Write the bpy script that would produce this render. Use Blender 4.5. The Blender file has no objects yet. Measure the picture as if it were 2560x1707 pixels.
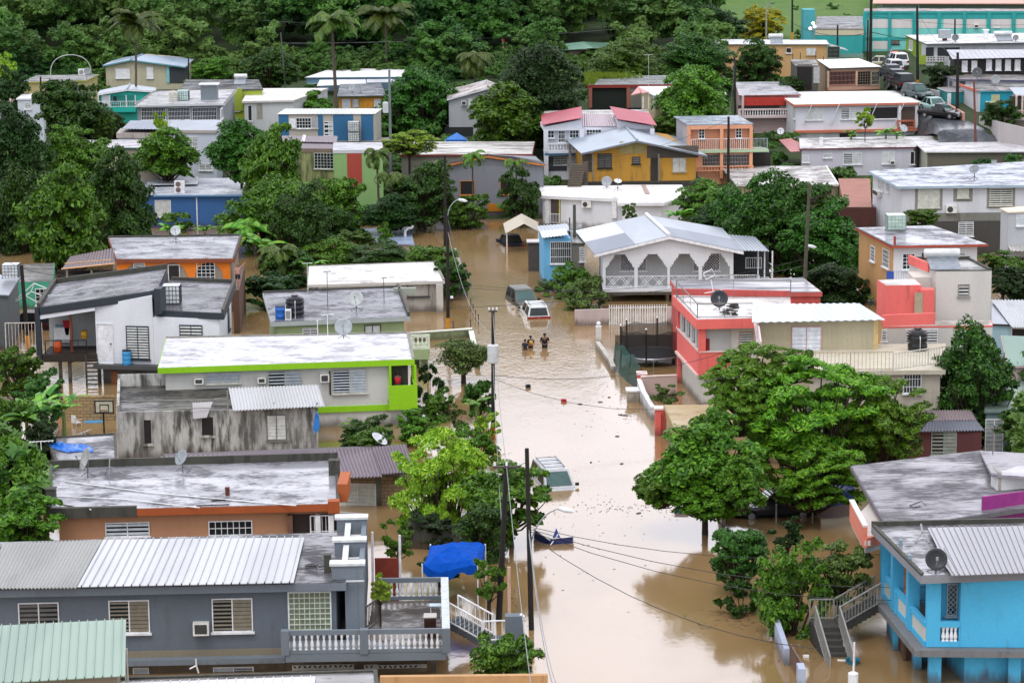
import bpy,bmesh,math,random
import numpy as np
from mathutils import Vector,Matrix
rnd=random.Random(11)
C=bpy.context.scene.collection
SC=bpy.context.scene
# ---------------------------------------------------------------- camera, sky, sun, exposure
F_PX,PITCH,ROLL,CAM_H=6500.0,math.radians(10.9),0.010,35.0
camd=bpy.data.cameras.new('camera');cam=bpy.data.objects.new('camera',camd);C.objects.link(cam)
SC.camera=cam
camd.sensor_width=36.0;camd.lens=36.0*F_PX/2560.0;camd.clip_start=1.0;camd.clip_end=3000.0
FW=Vector((0,math.cos(PITCH),-math.sin(PITCH)));R0=Vector((1,0,0));U0=Vector((0,math.sin(PITCH),math.cos(PITCH)))
RT=R0*math.cos(ROLL)-U0*math.sin(ROLL);UP=U0*math.cos(ROLL)+R0*math.sin(ROLL)
CAM=Vector((0,0,CAM_H))
cam.matrix_world=Matrix(((RT.x,UP.x,-FW.x,CAM.x),(RT.y,UP.y,-FW.y,CAM.y),(RT.z,UP.z,-FW.z,CAM.z),(0,0,0,1)))
world=bpy.data.worlds.new('World');SC.world=world;world.use_nodes=True
SUN_EL,SUN_ROT=math.radians(62),math.radians(200)
nt=world.node_tree;nt.nodes.clear()
wo=nt.nodes.new('ShaderNodeOutputWorld');bg=nt.nodes.new('ShaderNodeBackground');sk=nt.nodes.new('ShaderNodeTexSky')
sk.sky_type='NISHITA';sk.sun_disc=False;sk.sun_elevation=SUN_EL;sk.sun_rotation=SUN_ROT
sk.air_density=1.0;sk.dust_density=6.0;sk.ozone_density=1.0
# overcast deck: the blue of the clear sky is pulled to a pale grey, with soft cloud variation
hs=nt.nodes.new('ShaderNodeHueSaturation');hs.inputs['Saturation'].default_value=0.18
tc=nt.nodes.new('ShaderNodeTexCoord');nz=nt.nodes.new('ShaderNodeTexNoise');nz.inputs['Scale'].default_value=3.0;nz.inputs['Detail'].default_value=4
rp=nt.nodes.new('ShaderNodeMapRange');rp.inputs['From Min'].default_value=.3;rp.inputs['From Max'].default_value=.7
rp.inputs['To Min'].default_value=0.85;rp.inputs['To Max'].default_value=1.15
mx=nt.nodes.new('ShaderNodeMix');mx.data_type='RGBA';mx.inputs[0].default_value=0.72
mx.inputs[7].default_value=(12.0,12.1,13.4,1)
ml=nt.nodes.new('ShaderNodeMix');ml.data_type='RGBA';ml.blend_type='MULTIPLY';ml.inputs[0].default_value=1.0
L=nt.links.new
L(sk.outputs[0],hs.inputs['Color']);L(hs.outputs[0],mx.inputs[6])
L(tc.outputs['Generated'],nz.inputs['Vector']);L(nz.outputs['Fac'],rp.inputs['Value'])
# extra brightness added to the sky low in the north, to whiten water reflections
sx=nt.nodes.new('ShaderNodeSeparateXYZ');L(tc.outputs['Generated'],sx.inputs[0])
def mr(sock,a,b,c,d):
    r=nt.nodes.new('ShaderNodeMapRange');r.interpolation_type='SMOOTHSTEP'
    for i,v in enumerate((a,b,c,d)): r.inputs[i+1].default_value=v
    L(sock,r.inputs[0]);return r.outputs[0]
def mm(op,a,b):
    m=nt.nodes.new('ShaderNodeMath');m.operation=op
    for i,v in enumerate((a,b)):
        if isinstance(v,(int,float)): m.inputs[i].default_value=v
        else: L(v,m.inputs[i])
    return m.outputs[0]
band=mm('MULTIPLY',mm('MULTIPLY',mr(sx.outputs[2],.05,.16,0,1),mr(sx.outputs[2],.42,.75,1,0)),mr(sx.outputs[1],.2,.7,0,1))
fac=mm('MULTIPLY',mm('MULTIPLY_ADD',band,0.9),rp.outputs[0])
fac.node.inputs[0].links[0].from_node.inputs[2].default_value=1.0
L(mx.outputs[2],ml.inputs[6]);L(fac,ml.inputs[7]);L(ml.outputs[2],bg.inputs[0]);bg.inputs[1].default_value=0.10
L(bg.outputs[0],wo.inputs[0])
sund=bpy.data.lights.new('sun','SUN');sun=bpy.data.objects.new('sun',sund);C.objects.link(sun)
sund.energy=0.8;sund.angle=math.radians(20);sund.color=(1,.97,.93)
sun.rotation_euler=(math.radians(90)-SUN_EL,0,math.pi-SUN_ROT)
SC.view_settings.view_transform='Standard';SC.view_settings.look='None';SC.view_settings.exposure=0.38;SC.view_settings.gamma=1.0
SC.cycles.max_bounces=5;SC.cycles.diffuse_bounces=2;SC.cycles.glossy_bounces=2;SC.cycles.transmission_bounces=2;SC.cycles.transparent_max_bounces=6
SC.cycles.use_denoising=True
try: SC.cycles.denoiser='OPENIMAGEDENOISE'
except Exception: pass
# ---------------------------------------------------------------- survey: sight lines -> points in the town
OX=OY=0.0
def reg(rc):
    """coordinates that follow are read in tile rc of the survey grid (row, column)"""
    global OX,OY
    if rc is None: OX=OY=None;return
    OX=(rc % 10)*640.0;OY=(0.0,430.0,860.0,1277.0)[rc // 10]
def nat(x,y):
    if OX is None: return x/.91875,y/.91875
    return OX+x/3.6469,OY+y/3.6469
def ray(x,y):
    a,b=nat(x,y)
    return (FW+RT*((a-1280)/F_PX)-UP*((b-853.5)/F_PX))
def G(x,y,z=0.0):
    r=ray(x,y);return CAM+r*((z-CAM_H)/r.z)
def D(x,y,d):
    r=ray(x,y);return CAM+r*(d/r.y)
def onplane(x,y,P,n):
    r=ray(x,y);return CAM+r*((P-CAM).dot(n)/r.dot(n))
def terr(x,y):
    if y<236: return-1.3
    if y<243: return-1.3+1.35*(y-236)/7
    z=.05+.06*(y-243);nx_=1280+6500*x/y
    if y<345 and nx_>2180: # the higher terrace that carries the upper street
        bx=2330 if y<268 else 2330-(y-268)*2.3 if y<281 else max(2205,2300-(y-281)*7);f=min(1,max(0,(nx_-bx)/22))
        zr=3.1*(y-214)/50 if y<264 else 3.1+.5*(y-264) if y<268 else 5.1+.068*(y-268)
        if y>325: zr=zr+(z-zr)*(y-325)/20
        z=z+(max(z,zr)-z)*f
    if y>400: z += (y-400)*(.26 if x<25 else .12)
    return z
# ---------------------------------------------------------------- scene objects
ORG={}
def tag(o,label=None,cat=None,group=None,kind=None):
    if label: o['label']=label
    if cat: o['category']=cat
    if group: o['group']=group
    if kind: o['kind']=kind
    return o
def thing(name,label,cat,loc=(0,0,0),group=None,rz=0):
    o=bpy.data.objects.new(name,None);C.objects.link(o);o.location=loc;o.rotation_euler=(0,0,rz)
    o.empty_display_size=.3
    ORG[o.name]=Vector(loc) if rz == 0 else Vector((0,0,0))
    return tag(o,label,cat,group)
class MB:
    def __init__(s): s.v=[];s.f=[]
    def add(s,vs,fs):
        n=len(s.v);s.v += [tuple(v) for v in vs];s.f += [tuple(i+n for i in f) for f in fs]
    def hexa(s,p): # 4 bottom, 4 top
        s.add(p,[(0,3,2,1),(4,5,6,7),(0,1,5,4),(1,2,6,5),(2,3,7,6),(3,0,4,7)])
    def box(s,c,sx,sy,sz,rz=0): # c = centre
        c=Vector(c);a=Vector((math.cos(rz),math.sin(rz),0))*sx/2;b=Vector((-math.sin(rz),math.cos(rz),0))*sy/2;h=Vector((0,0,sz/2))
        s.hexa([c-a-b-h,c+a-b-h,c+a+b-h,c-a+b-h,c-a-b+h,c+a-b+h,c+a+b+h,c-a+b+h])
    def prism(s,pts,z0,z1):
        n=len(pts)
        lo=[(p[0],p[1],z0 if not isinstance(z0,(list,tuple)) else z0[i]) for i,p in enumerate(pts)]
        hi=[(p[0],p[1],z1 if not isinstance(z1,(list,tuple)) else z1[i]) for i,p in enumerate(pts)]
        s.add(lo+hi,[tuple(range(n-1,-1,-1)),tuple(range(n,2*n))]+[(i,(i+1) % n,n+(i+1) % n,n+i) for i in range(n)])
    def slab(s,q,t): # thick quad/polygon: q top points, t thickness down
        n=len(q);q=[Vector(p) for p in q]
        s.add([p-Vector((0,0,t)) for p in q]+q,[tuple(range(n-1,-1,-1)),tuple(range(n,2*n))]+[(i,(i+1) % n,n+(i+1) % n,n+i) for i in range(n)])
    def tube(s,pts,r,n=6,r2=None):
        pts=[Vector(p) for p in pts];m=len(pts);base=len(s.v)
        for i,p in enumerate(pts):
            t=(pts[min(i+1,m-1)]-pts[max(i-1,0)]).normalized()
            a=t.cross(Vector((0,0,1)))
            if a.length<.05: a=t.cross(Vector((0,1,0)))
            a.normalize();b=t.cross(a);rr=r if r2 is None else r+(r2-r)*i/(m-1)
            for k in range(n):
                w=2*math.pi*k/n;s.v.append(tuple(p+(a*math.cos(w)+b*math.sin(w))*rr))
        for i in range(m-1):
            for k in range(n):
                s.f.append((base+i*n+k,base+i*n+(k+1) % n,base+(i+1)*n+(k+1) % n,base+(i+1)*n+k))
        s.f.append(tuple(base+k for k in range(n-1,-1,-1)));s.f.append(tuple(base+(m-1)*n+k for k in range(n)))
    def lathe(s,c,prof,n=16,axis=None): # prof: (r, h)
        c=Vector(c);base=len(s.v);ax=Vector(axis or (0,0,1)).normalized()
        a=ax.cross(Vector((1,0,0)));
        if a.length<.1: a=ax.cross(Vector((0,1,0)))
        a.normalize();b=ax.cross(a)
        for r,h in prof:
            for k in range(n):
                w=2*math.pi*k/n;s.v.append(tuple(c+ax*h+(a*math.cos(w)+b*math.sin(w))*r))
        for i in range(len(prof)-1):
            for k in range(n): s.f.append((base+i*n+k,base+i*n+(k+1) % n,base+(i+1)*n+(k+1) % n,base+(i+1)*n+k))
        s.f.append(tuple(base+k for k in range(n-1,-1,-1)));s.f.append(tuple(base+(len(prof)-1)*n+k for k in range(n)))
    def build(s,name,mat,parent=None,smooth=False,local=False):
        if not s.v: return None
        me=bpy.data.meshes.new(name)
        org=Vector((0,0,0)) if (parent is None or local) else ORG[parent.name]
        me.from_pydata([(v[0]-org.x,v[1]-org.y,v[2]-org.z) for v in s.v],[],s.f);me.materials.append(mat)
        o=bpy.data.objects.new(name,me);C.objects.link(o)
        if parent is not None: o.parent=parent
        ORG[o.name]=org
        if smooth: me.polygons.foreach_set('use_smooth',[True]*len(me.polygons))
        bm=bmesh.new();bm.from_mesh(me);bmesh.ops.recalc_face_normals(bm,faces=bm.faces);bm.to_mesh(me);bm.free()
        return o
def copy_tree(o,parent=None):
    c=o.copy();C.objects.link(c);c.parent=parent;ORG[c.name]=ORG.get(o.name,Vector((0,0,0)))
    for ch in list(o.children): copy_tree(ch,c)
    return c
# ---------------------------------------------------------------- materials
def hx(h,k=1.0):
    h=h.lstrip('#');h=''.join(c*2 for c in h) if len(h) == 3 else h;v=[int(h[i:i+2],16)/255 for i in (0,2,4)]
    return tuple(min(1,k*((c/12.92) if c <= .04045 else ((c+.055)/1.055) ** 2.4)) for c in v)+(1,)
MC={}
def newmat(key):
    m=bpy.data.materials.new(key);m.use_nodes=True;t=m.node_tree;b=t.nodes['Principled BSDF']
    return m,t,b
def noise(t,scale,stretch=(1,1,1),detail=3,rough=.6):
    g=t.nodes.new('ShaderNodeNewGeometry');mp=t.nodes.new('ShaderNodeMapping');n=t.nodes.new('ShaderNodeTexNoise')
    mp.inputs['Scale'].default_value=stretch;n.inputs['Scale'].default_value=scale;n.inputs['Detail'].default_value=detail;n.inputs['Roughness'].default_value=rough
    t.links.new(g.outputs['Position'],mp.inputs[0]);t.links.new(mp.outputs[0],n.inputs['Vector'])
    return n.outputs['Fac']
def mrange(t,sock,a,b,c=0.,d=1.):
    r=t.nodes.new('ShaderNodeMapRange');r.interpolation_type='SMOOTHSTEP'
    for i,v in enumerate((a,b,c,d)): r.inputs[i+1].default_value=v
    t.links.new(sock,r.inputs[0]);return r.outputs[0]
def mixc(t,f,a,b,blend='MIX'):
    m=t.nodes.new('ShaderNodeMix');m.data_type='RGBA';m.blend_type=blend
    for i,v in ((0,f),(6,a),(7,b)):
        if isinstance(v,(int,float,tuple)): m.inputs[i].default_value=v
        else: t.links.new(v,m.inputs[i])
    return m.outputs[2]
def plain(h,rough=.6,metal=0.,k=1.,spec=.5):
    key=f'plain {h} {rough} {metal} {k}'
    if key in MC: return MC[key]
    m,t,b=newmat(key);c=hx(h,k)
    n=noise(t,3.0,(1,1,1),4)
    col=mixc(t,mrange(t,n,.3,.7),tuple(x*.82 for x in c[:3])+(1,),tuple(min(1,x*1.08) for x in c[:3])+(1,))
    t.links.new(col,b.inputs['Base Color']);b.inputs['Roughness'].default_value=rough;b.inputs['Metallic'].default_value=metal
    b.inputs['Specular IOR Level'].default_value=spec
    MC[key]=m;return m
def wallm(h,grime=.35,k=.9,dark='#4a4438'):
    """painted render wall: faint mottling, vertical rain streaks, mould"""
    key=f'wall {h} {grime} {k} {dark}'
    if key in MC: return MC[key]
    m,t,b=newmat(key);c=hx(h,k)
    streak=noise(t,1.5,(1.5,1.5,.3),7,.62);blot=noise(t,.55,(1,1,.8),5,.6);fine=noise(t,9,(1,1,1),3)
    mott=mixc(t,mrange(t,fine,.2,.8),tuple(x*.88 for x in c[:3])+(1,),c)
    f1=mrange(t,streak,.66-.26*grime,.88-.28*grime,0,min(1,.3+grime*.65))
    f2=mrange(t,blot,.68-.25*grime,.85,0,min(1,grime*.9))
    c1=mixc(t,f1,mott,hx(dark));c2=mixc(t,f2,c1,tuple(x*.45 for x in c[:3])+(1,))
    g=t.nodes.new('ShaderNodeNewGeometry');sp=t.nodes.new('ShaderNodeSeparateXYZ');t.links.new(g.outputs['Position'],sp.inputs[0]);ad=t.nodes.new('ShaderNodeMath');ad.operation='MULTIPLY_ADD';ad.inputs[1].default_value=-1.1;t.links.new(streak,ad.inputs[0]);t.links.new(sp.outputs[2],ad.inputs[2])
    c3=mixc(t,mrange(t,ad.outputs[0],-.5,.1,.75,0),c2,hx('#5b4631',.6))
    soft=noise(t,.8,(.8,.8,.12),4,.6);c4=mixc(t,mrange(t,soft,.4,.68,0,.22+.2*grime),c3,tuple(x*.55 for x in c[:3])+(1,))
    t.links.new(c4,b.inputs['Base Color']);b.inputs['Roughness'].default_value=.78
    bp=t.nodes.new('ShaderNodeBump');bp.inputs['Strength'].default_value=.15;bp.inputs['Distance'].default_value=.02
    t.links.new(fine,bp.inputs['Height']);t.links.new(bp.outputs[0],b.inputs['Normal'])
    MC[key]=m;return m
def roofm(a,d,amt=.5,wet=.5,st=(.85,1.15,1),sc=.9):
    """flat concrete roof, sealed and rain-wet: a = sealer colour, d = mould/bare colour"""
    key=f'roof {a} {d} {amt} {wet} {st} {sc}'
    if key in MC: return MC[key]
    m,t,b=newmat(key)
    big=noise(t,sc*.55,st,6,.62);fine=noise(t,sc*3,(st[0]*.9,st[1]*1.3,1),7,.7);pud=noise(t,sc*.5,(.6,1.2,1),4,.5)
    s=t.nodes.new('ShaderNodeMath');s.operation='MULTIPLY_ADD';s.inputs[1].default_value=.45;t.links.new(fine,s.inputs[0])
    s2=t.nodes.new('ShaderNodeMath');s2.operation='MULTIPLY';s2.inputs[1].default_value=.62;t.links.new(big,s2.inputs[0]);t.links.new(s2.outputs[0],s.inputs[2])
    f=mrange(t,s.outputs[0],.60-.28*amt,.74-.25*amt,0,.78)
    col=mixc(t,f,hx(a,.8),hx(d,.75))
    t.links.new(col,b.inputs['Base Color'])
    rg=mrange(t,pud,.38,.62,.6-.25*wet,.42-.3*wet);r2=t.nodes.new('ShaderNodeMath');r2.operation='MULTIPLY_ADD';r2.inputs[1].default_value=.35;t.links.new(f,r2.inputs[0]);t.links.new(rg,r2.inputs[2]);t.links.new(r2.outputs[0],b.inputs['Roughness'])
    t.links.new(mrange(t,f,0,1,.3+.3*wet,.12),b.inputs['Specular IOR Level'])
    bp=t.nodes.new('ShaderNodeBump');bp.inputs['Strength'].default_value=.12;bp.inputs['Distance'].default_value=.02
    t.links.new(fine,bp.inputs['Height']);t.links.new(bp.outputs[0],b.inputs['Normal'])
    MC[key]=m;return m
def sheetm(h,rust=.25,k=.75,rough=.38,metal=.25,dark='#5b5048'):
    key=f'sheet {h} {rust} {k} {dark}'
    if key in MC: return MC[key]
    m,t,b=newmat(key);c=hx(h,k*.78)
    n1=noise(t,.5,(1,.35,1),6,.6);n2=noise(t,.28,(1.2,.25,1),2)
    c0=mixc(t,mrange(t,n2,.4,.6),tuple(x*.86 for x in c[:3])+(1,),c)
    col=mixc(t,mrange(t,n1,.78-.35*rust,.9-.2*rust,0,.3+rust*.6),c0,hx(dark))
    t.links.new(col,b.inputs['Base Color']);b.inputs['Roughness'].default_value=rough;b.inputs['Metallic'].default_value=metal
    MC[key]=m;return m
def blockm(h='#a08d72',mortar='#5d5344',bw=.4,bh=.2):
    key=f'block {h}'
    if key in MC: return MC[key]
    m,t,b=newmat(key)
    g=t.nodes.new('ShaderNodeNewGeometry');sp=t.nodes.new('ShaderNodeSeparateXYZ');cb=t.nodes.new('ShaderNodeCombineXYZ');br=t.nodes.new('ShaderNodeTexBrick')
    t.links.new(g.outputs['Position'],sp.inputs[0]);ad=t.nodes.new('ShaderNodeMath');t.links.new(sp.outputs[0],ad.inputs[0]);t.links.new(sp.outputs[1],ad.inputs[1])
    t.links.new(ad.outputs[0],cb.inputs[0]);t.links.new(sp.outputs[2],cb.inputs[1]);t.links.new(cb.outputs[0],br.inputs['Vector'])
    br.inputs['Color1'].default_value=hx(h);br.inputs['Color2'].default_value=hx(h,.75);br.inputs['Mortar'].default_value=hx(mortar)
    br.inputs['Scale'].default_value=1;br.inputs['Brick Width'].default_value=bw;br.inputs['Row Height'].default_value=bh;br.inputs['Mortar Size'].default_value=.015
    n=noise(t,.9,(1,1,.5),5)
    t.links.new(mixc(t,mrange(t,n,.5,.72,0,.6),br.outputs[0],hx('#3a352c')),b.inputs['Base Color']);b.inputs['Roughness'].default_value=.9
    MC[key]=m;return m
def leafm(h1,h2,trans=.2,rough=.5):
    key=f'leaf {h1} {h2}'
    if key in MC: return MC[key]
    m,t,b=newmat(key)
    g=t.nodes.new('ShaderNodeNewGeometry');oi=t.nodes.new('ShaderNodeObjectInfo')
    rr=mrange(t,g.outputs['Random Per Island'],0,1)
    c=mixc(t,rr,hx(h1),hx(h2));hsv=t.nodes.new('ShaderNodeHueSaturation')
    t.links.new(mrange(t,oi.outputs['Random'],0,1,.482,.503),hsv.inputs['Hue']);t.links.new(mrange(t,oi.outputs['Random'],0,1,.6,1.08),hsv.inputs['Value'])
    t.links.new(c,hsv.inputs['Color']);t.links.new(hsv.outputs[0],b.inputs['Base Color'])
    b.inputs['Roughness'].default_value=rough;b.inputs['Specular IOR Level'].default_value=.35
    tr=t.nodes.new('ShaderNodeBsdfTranslucent');ms=t.nodes.new('ShaderNodeMixShader');out=t.nodes['Material Output']
    t.links.new(hsv.outputs[0],tr.inputs['Color']);ms.inputs[0].default_value=trans
    t.links.new(b.outputs[0],ms.inputs[1]);t.links.new(tr.outputs[0],ms.inputs[2]);t.links.new(ms.outputs[0],out.inputs[0])
    MC[key]=m;return m
def netm(h,alpha=.5):
    key=f'net {h}'
    if key in MC: return MC[key]
    m,t,b=newmat(key);b.inputs['Base Color'].default_value=hx(h);b.inputs['Roughness'].default_value=.8;b.inputs['Alpha'].default_value=alpha
    MC[key]=m;return m
WHITE=plain('#eceef0',.45,k=.9);DARK=plain('#1c1b1c',.5);BLACK=plain('#141416',.35);GLASS=plain('#20282b',.08);STEEL=plain('#9aa0a4',.35,.7)
GREYP=plain('#8d9093',.5);WOODP=plain('#2e2620',.8);CONC=wallm('#8f8c84',.6);LOUV=plain('#c9cdcc',.35,.2);MOULD=wallm('#4a4a42',.7,.9,'#1f211c')
# ---------------------------------------------------------------- wall faces
class Face:
    """vertical face of a building: origin O, unit u along the wall, outward normal n"""
    def __init__(s,root,A,B):
        s.root=root;s.O=Vector((A[0],A[1],0));d=Vector((B[0]-A[0],B[1]-A[1],0));s.w=d.length;s.u=d.normalized();s.n=Vector((s.u.y,-s.u.x,0))
    def off(s,n): f=Face(s.root,s.O+s.n*n,s.O+s.n*n+s.u*s.w);return f
    def uz(s,x,y): p=onplane(x,y,s.O,s.n);return (p-s.O).dot(s.u),p.z
    def rect(s,x0,y0,x1,y1):
        xm,ym=(x0+x1)/2,(y0+y1)/2
        u0=s.uz(x0,ym)[0];u1=s.uz(x1,ym)[0];z1=s.uz(xm,y0)[1];z0=s.uz(xm,y1)[1]
        return min(u0,u1),max(u0,u1),z0,z1
    def P(s,u,z,n=0): return s.O+s.u*u+s.n*n+Vector((0,0,z))
    def bx(s,mb,u0,u1,z0,z1,n0,n1):
        P=s.P;mb.hexa([P(u0,z0,n1),P(u1,z0,n1),P(u1,z0,n0),P(u0,z0,n0),P(u0,z1,n1),P(u1,z1,n1),P(u1,z1,n0),P(u0,z1,n0)])
    def box(s,x0,y0,x1,y1,n0,n1,mat,name='band',parent=None):
        mb=MB();s.bx(mb,*s.rect(x0,y0,x1,y1),n0,n1);return mb.build(name,mat,parent or s.root)
    def win(s,x0,y0,x1,y1,kind='louvre',fm=None,sm=None,n=.0,open_=.5,gap=.13,name=None,half=None):
        u0,u1,z0,z1=s.rect(x0,y0,x1,y1);fm=fm or WHITE;sm=sm or LOUV
        mb=MB();t=.05
        for a in ((u0-t,u1+t,z1,z1+t),(u0-t,u1+t,z0-t,z0),(u0-t,u0,z0,z1),(u1,u1+t,z0,z1)): s.bx(mb,*a,n-.02,n+.07)
        if kind in ('louvre','shut','half') and u1-u0>.8: um=(u0+u1)/2;s.bx(mb,um-.025,um+.025,z0,z1,n-.02,n+.06)
        if kind != 'door': s.bx(mb,u0-.12,u1+.12,z0-.13,z0-t,n-.02,n+.16)
        fr=mb.build(name or ('door' if kind == 'door' else 'window'),fm,s.root)
        bk=MB();s.bx(bk,u0,u1,z0,z1,n-.03,n+.012)
        if kind == 'door': bk.build('door_panel',sm,fr);k=MB();s.bx(k,u1-.16,u1-.08,(z0+z1)/2-.05,(z0+z1)/2+.03,n,n+.1);k.build('handle',DARK,fr);return fr
        if kind == 'shut': bk.build('shutter',sm,fr)
        else: bk.build('glass',GLASS if kind != 'hole' else DARK,fr)
        sl=MB()
        if kind in ('louvre','half','shut'):
            k=max(3,int((z1-z0)/gap));h=(z1-z0)/k
            for i in range(k):
                zc=z0+h*(i+.5)
                for (a,b,side) in ((u0,(u0+u1)/2-.03,0),((u0+u1)/2+.03,u1,1)) if u1-u0>.8 else ((u0,u1,0),):
                    hh=h*(.26 if kind == 'louvre' else (.42 if (kind == 'shut' or side == (1 if half is None else half)) else .2))
                    P=s.P;ti=.03
                    sl.hexa([P(a,zc-hh,n+.05),P(b,zc-hh,n+.05),P(b,zc-hh+.01,n+.02),P(a,zc-hh+.01,n+.02),P(a,zc+hh,n+.02+ti*.4),P(b,zc+hh,n+.02+ti*.4),P(b,zc+hh,n+.015),P(a,zc+hh,n+.015)])
            sl.build('louvre',sm,fr)
        elif kind == 'grid':
            nu=max(2,int(round((u1-u0)/.3)));nz=max(2,int(round((z1-z0)/.3)))
            for i in range(1,nu): uu=u0+(u1-u0)*i/nu;s.bx(sl,uu-.018,uu+.018,z0,z1,n+.03,n+.06)
            for i in range(1,nz): zz=z0+(z1-z0)*i/nz;s.bx(sl,u0,u1,zz-.018,zz+.018,n+.035,n+.065)
            sl.build('grille',fm,fr)
        elif kind == 'bars':
            nu=max(2,int(round((u1-u0)/.16)))
            for i in range(1,nu): uu=u0+(u1-u0)*i/nu;s.bx(sl,uu-.014,uu+.014,z0,z1,n+.03,n+.055)
            for zz in (z0+(z1-z0)*.3,z0+(z1-z0)*.7): s.bx(sl,u0,u1,zz-.018,zz+.018,n+.035,n+.065)
            sl.build('grille',fm,fr)
        elif kind == 'lattice':
            w,h=u1-u0,z1-z0;st=.22
            for sg in (1,-1):
                c=-h
                while c<w:
                    a0,a1=max(c,0),min(c+h,w)
                    if a1>a0:
                        za,zb=(a0-c),(a1-c)
                        if sg<0: za,zb=h-za,h-zb
                        sl.tube([s.P(u0+a0,z0+za,n+.05),s.P(u0+a1,z0+zb,n+.05)],.02,4)
                    c += st
            sl.build('grille',fm,fr)
        elif kind == 'arch': pass
        return fr
    def ac(s,x0,y0,x1,y1,split=False,n=0.):
        u0,u1,z0,z1=s.rect(x0,y0,x1,y1);mb=MB();s.bx(mb,u0,u1,z0,z1,n,n+(.32 if split else .35));o=mb.build('air_conditioner',plain('#dcdcd6',.5),s.root)
        g=MB()
        if split:
            r=(z1-z0)*.38;g.lathe(s.P(u0+(u1-u0)*.38,(z0+z1)/2,n+.32),[(r,0),(r,.02),(r*.3,.03)],14,s.n)
        else:
            s.bx(g,u0+.08,u1-.08,z0+.08,z1-.06,n+.35,n+.36)
        g.build('fan_grille',plain('#3a3b3c',.6),o);return o
    def col(s,x,y0,y1,w,n0,n1,mat,name='column'):
        u0,_,z0,z1=s.rect(x,y0,x,y1);mb=MB();s.bx(mb,u0-w/2,u0+w/2,z0,z1,n0,n1);return mb.build(name,mat,s.root)
BALU=[(.055,0),(.055,.08),(.035,.1),(.06,.25),(.06,.35),(.03,.7),(.045,.8),(.045,.9),(.055,.92),(.055,1)]
def railing(root,A,B,h,kind='bars',mat=None,mat2=None,gap=None,name='railing',z=None,w=.07):
    """railing standing on the line A-B (floor level points)"""
    mat=mat or WHITE;A=Vector(A);B=Vector(B);d=B-A;Lh=Vector((d.x,d.y,0)).length;rz=math.atan2(d.y,d.x);H=Vector((0,0,h))
    mb=MB();u=d.normalized();sd=Vector((-math.sin(rz),math.cos(rz),0))*w/2
    def beam(z0,z1,ww=1.0):
        a,b=A+Vector((0,0,z0)),B+Vector((0,0,z0));t=Vector((0,0,z1-z0));q=sd*ww
        mb.hexa([a-q,b-q,b+q,a+q,a-q+t,b-q+t,b+q+t,a+q+t])
    if kind == 'balu':
        beam(0,h*.16,2);beam(h*.8,h,2)
        for e in (A,B): mb.box(e+Vector((0,0,h/2)),.16,.16,h*.99,rz)
        o=mb.build(name,mat,root)
        n=max(2,int(Lh/(gap or .24)));b2=MB()
        for i in range(n):
            c=A+d*((i+.5)/n)+Vector((0,0,h*.16));b2.lathe(c,[(r*1.25,k*h*.64) for r,k in BALU],8)
        b2.build('balusters',mat2 or WHITE,o);return o
    beam(h-.05,h);beam(.06,.1,.7)
    n=max(2,int(Lh/(gap or .14)))
    if kind == 'chev':
        for i in range(n+1):
            f=(i/n*4) % 1.0;sg=1 if int(i/n*4) % 2 == 0 else-1
            c=A+d*(i/n);e=c+d.normalized()*sg*h*.8
            t=(e-A).dot(u)/d.length
            if 0 <= t <= 1: mb.tube([c+Vector((0,0,.08)),e+Vector((0,0,h-.03))],.022,4)
    else:
        for i in range(n+1):
            c=A+d*(i/n);big=(i % 12 == 0) or i == n;r=.03 if big else .014
            mb.box(c+Vector((0,0,h/2)),r*2,r*2,h-.04,rz)
    return mb.build(name,mat,root)
def ribbed(mb,A,B,Cc,Dd,n,amp=.035,t=.03,kind='wave'):
    """sheet roofing from eave/ridge edge A-B to edge D-C, ribs run from A towards D"""
    A,B,Cc,Dd=map(Vector,(A,B,Cc,Dd));prof=[]
    if kind == 'wave':
        m=n*4
        for i in range(m+1): prof.append((i/m,amp*math.sin(2*math.pi*i/4)))
    else:
        for i in range(n):
            for a,z in ((0,0),(.42,0),(.46,amp),(.54,amp),(.58,0)): prof.append(((i+a)/n,z))
        prof.append((1,0))
    base=len(mb.v);k=len(prof);up=Vector((0,0,1))
    for tt in (0,-t):
        for f,z in prof: mb.v.append(tuple(A.lerp(B,f)+up*(z+tt)))
        for f,z in prof: mb.v.append(tuple(Dd.lerp(Cc,f)+up*(z+tt)))
    for i in range(k-1):
        mb.f.append((base+i,base+i+1,base+k+i+1,base+k+i))
        mb.f.append((base+2*k+i,base+3*k+i,base+3*k+i+1,base+2*k+i+1))
        mb.f.append((base+i,base+2*k+i,base+2*k+i+1,base+i+1));mb.f.append((base+k+i,base+k+i+1,base+3*k+i+1,base+3*k+i))
    for e in (0,k-1): mb.f.append((base+e,base+k+e,base+3*k+e,base+2*k+e))
def inset(P,o):
    """move the edges of a convex quad (front, right, back, left) inwards by o[i]"""
    if not isinstance(o,(list,tuple)): o=[o]*len(P)
    n=len(P);c=sum((Vector((p[0],p[1],0)) for p in P),Vector())/n;Ls=[]
    for i in range(n):
        a=Vector((P[i][0],P[i][1],0));b=Vector((P[(i+1) % n][0],P[(i+1) % n][1],0));u=(b-a).normalized();m=Vector((-u.y,u.x,0))
        if (c-a).dot(m)<0: m=-m
        Ls.append((a+m*o[i],u))
    out=[]
    for i in range(n):
        p,u=Ls[i-1];q,v=Ls[i];den=u.x*v.y-u.y*v.x;w=q-p;s=(w.x*v.y-w.y*v.x)/den;out.append(p+u*s)
    return out
HOUSES={}
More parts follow.
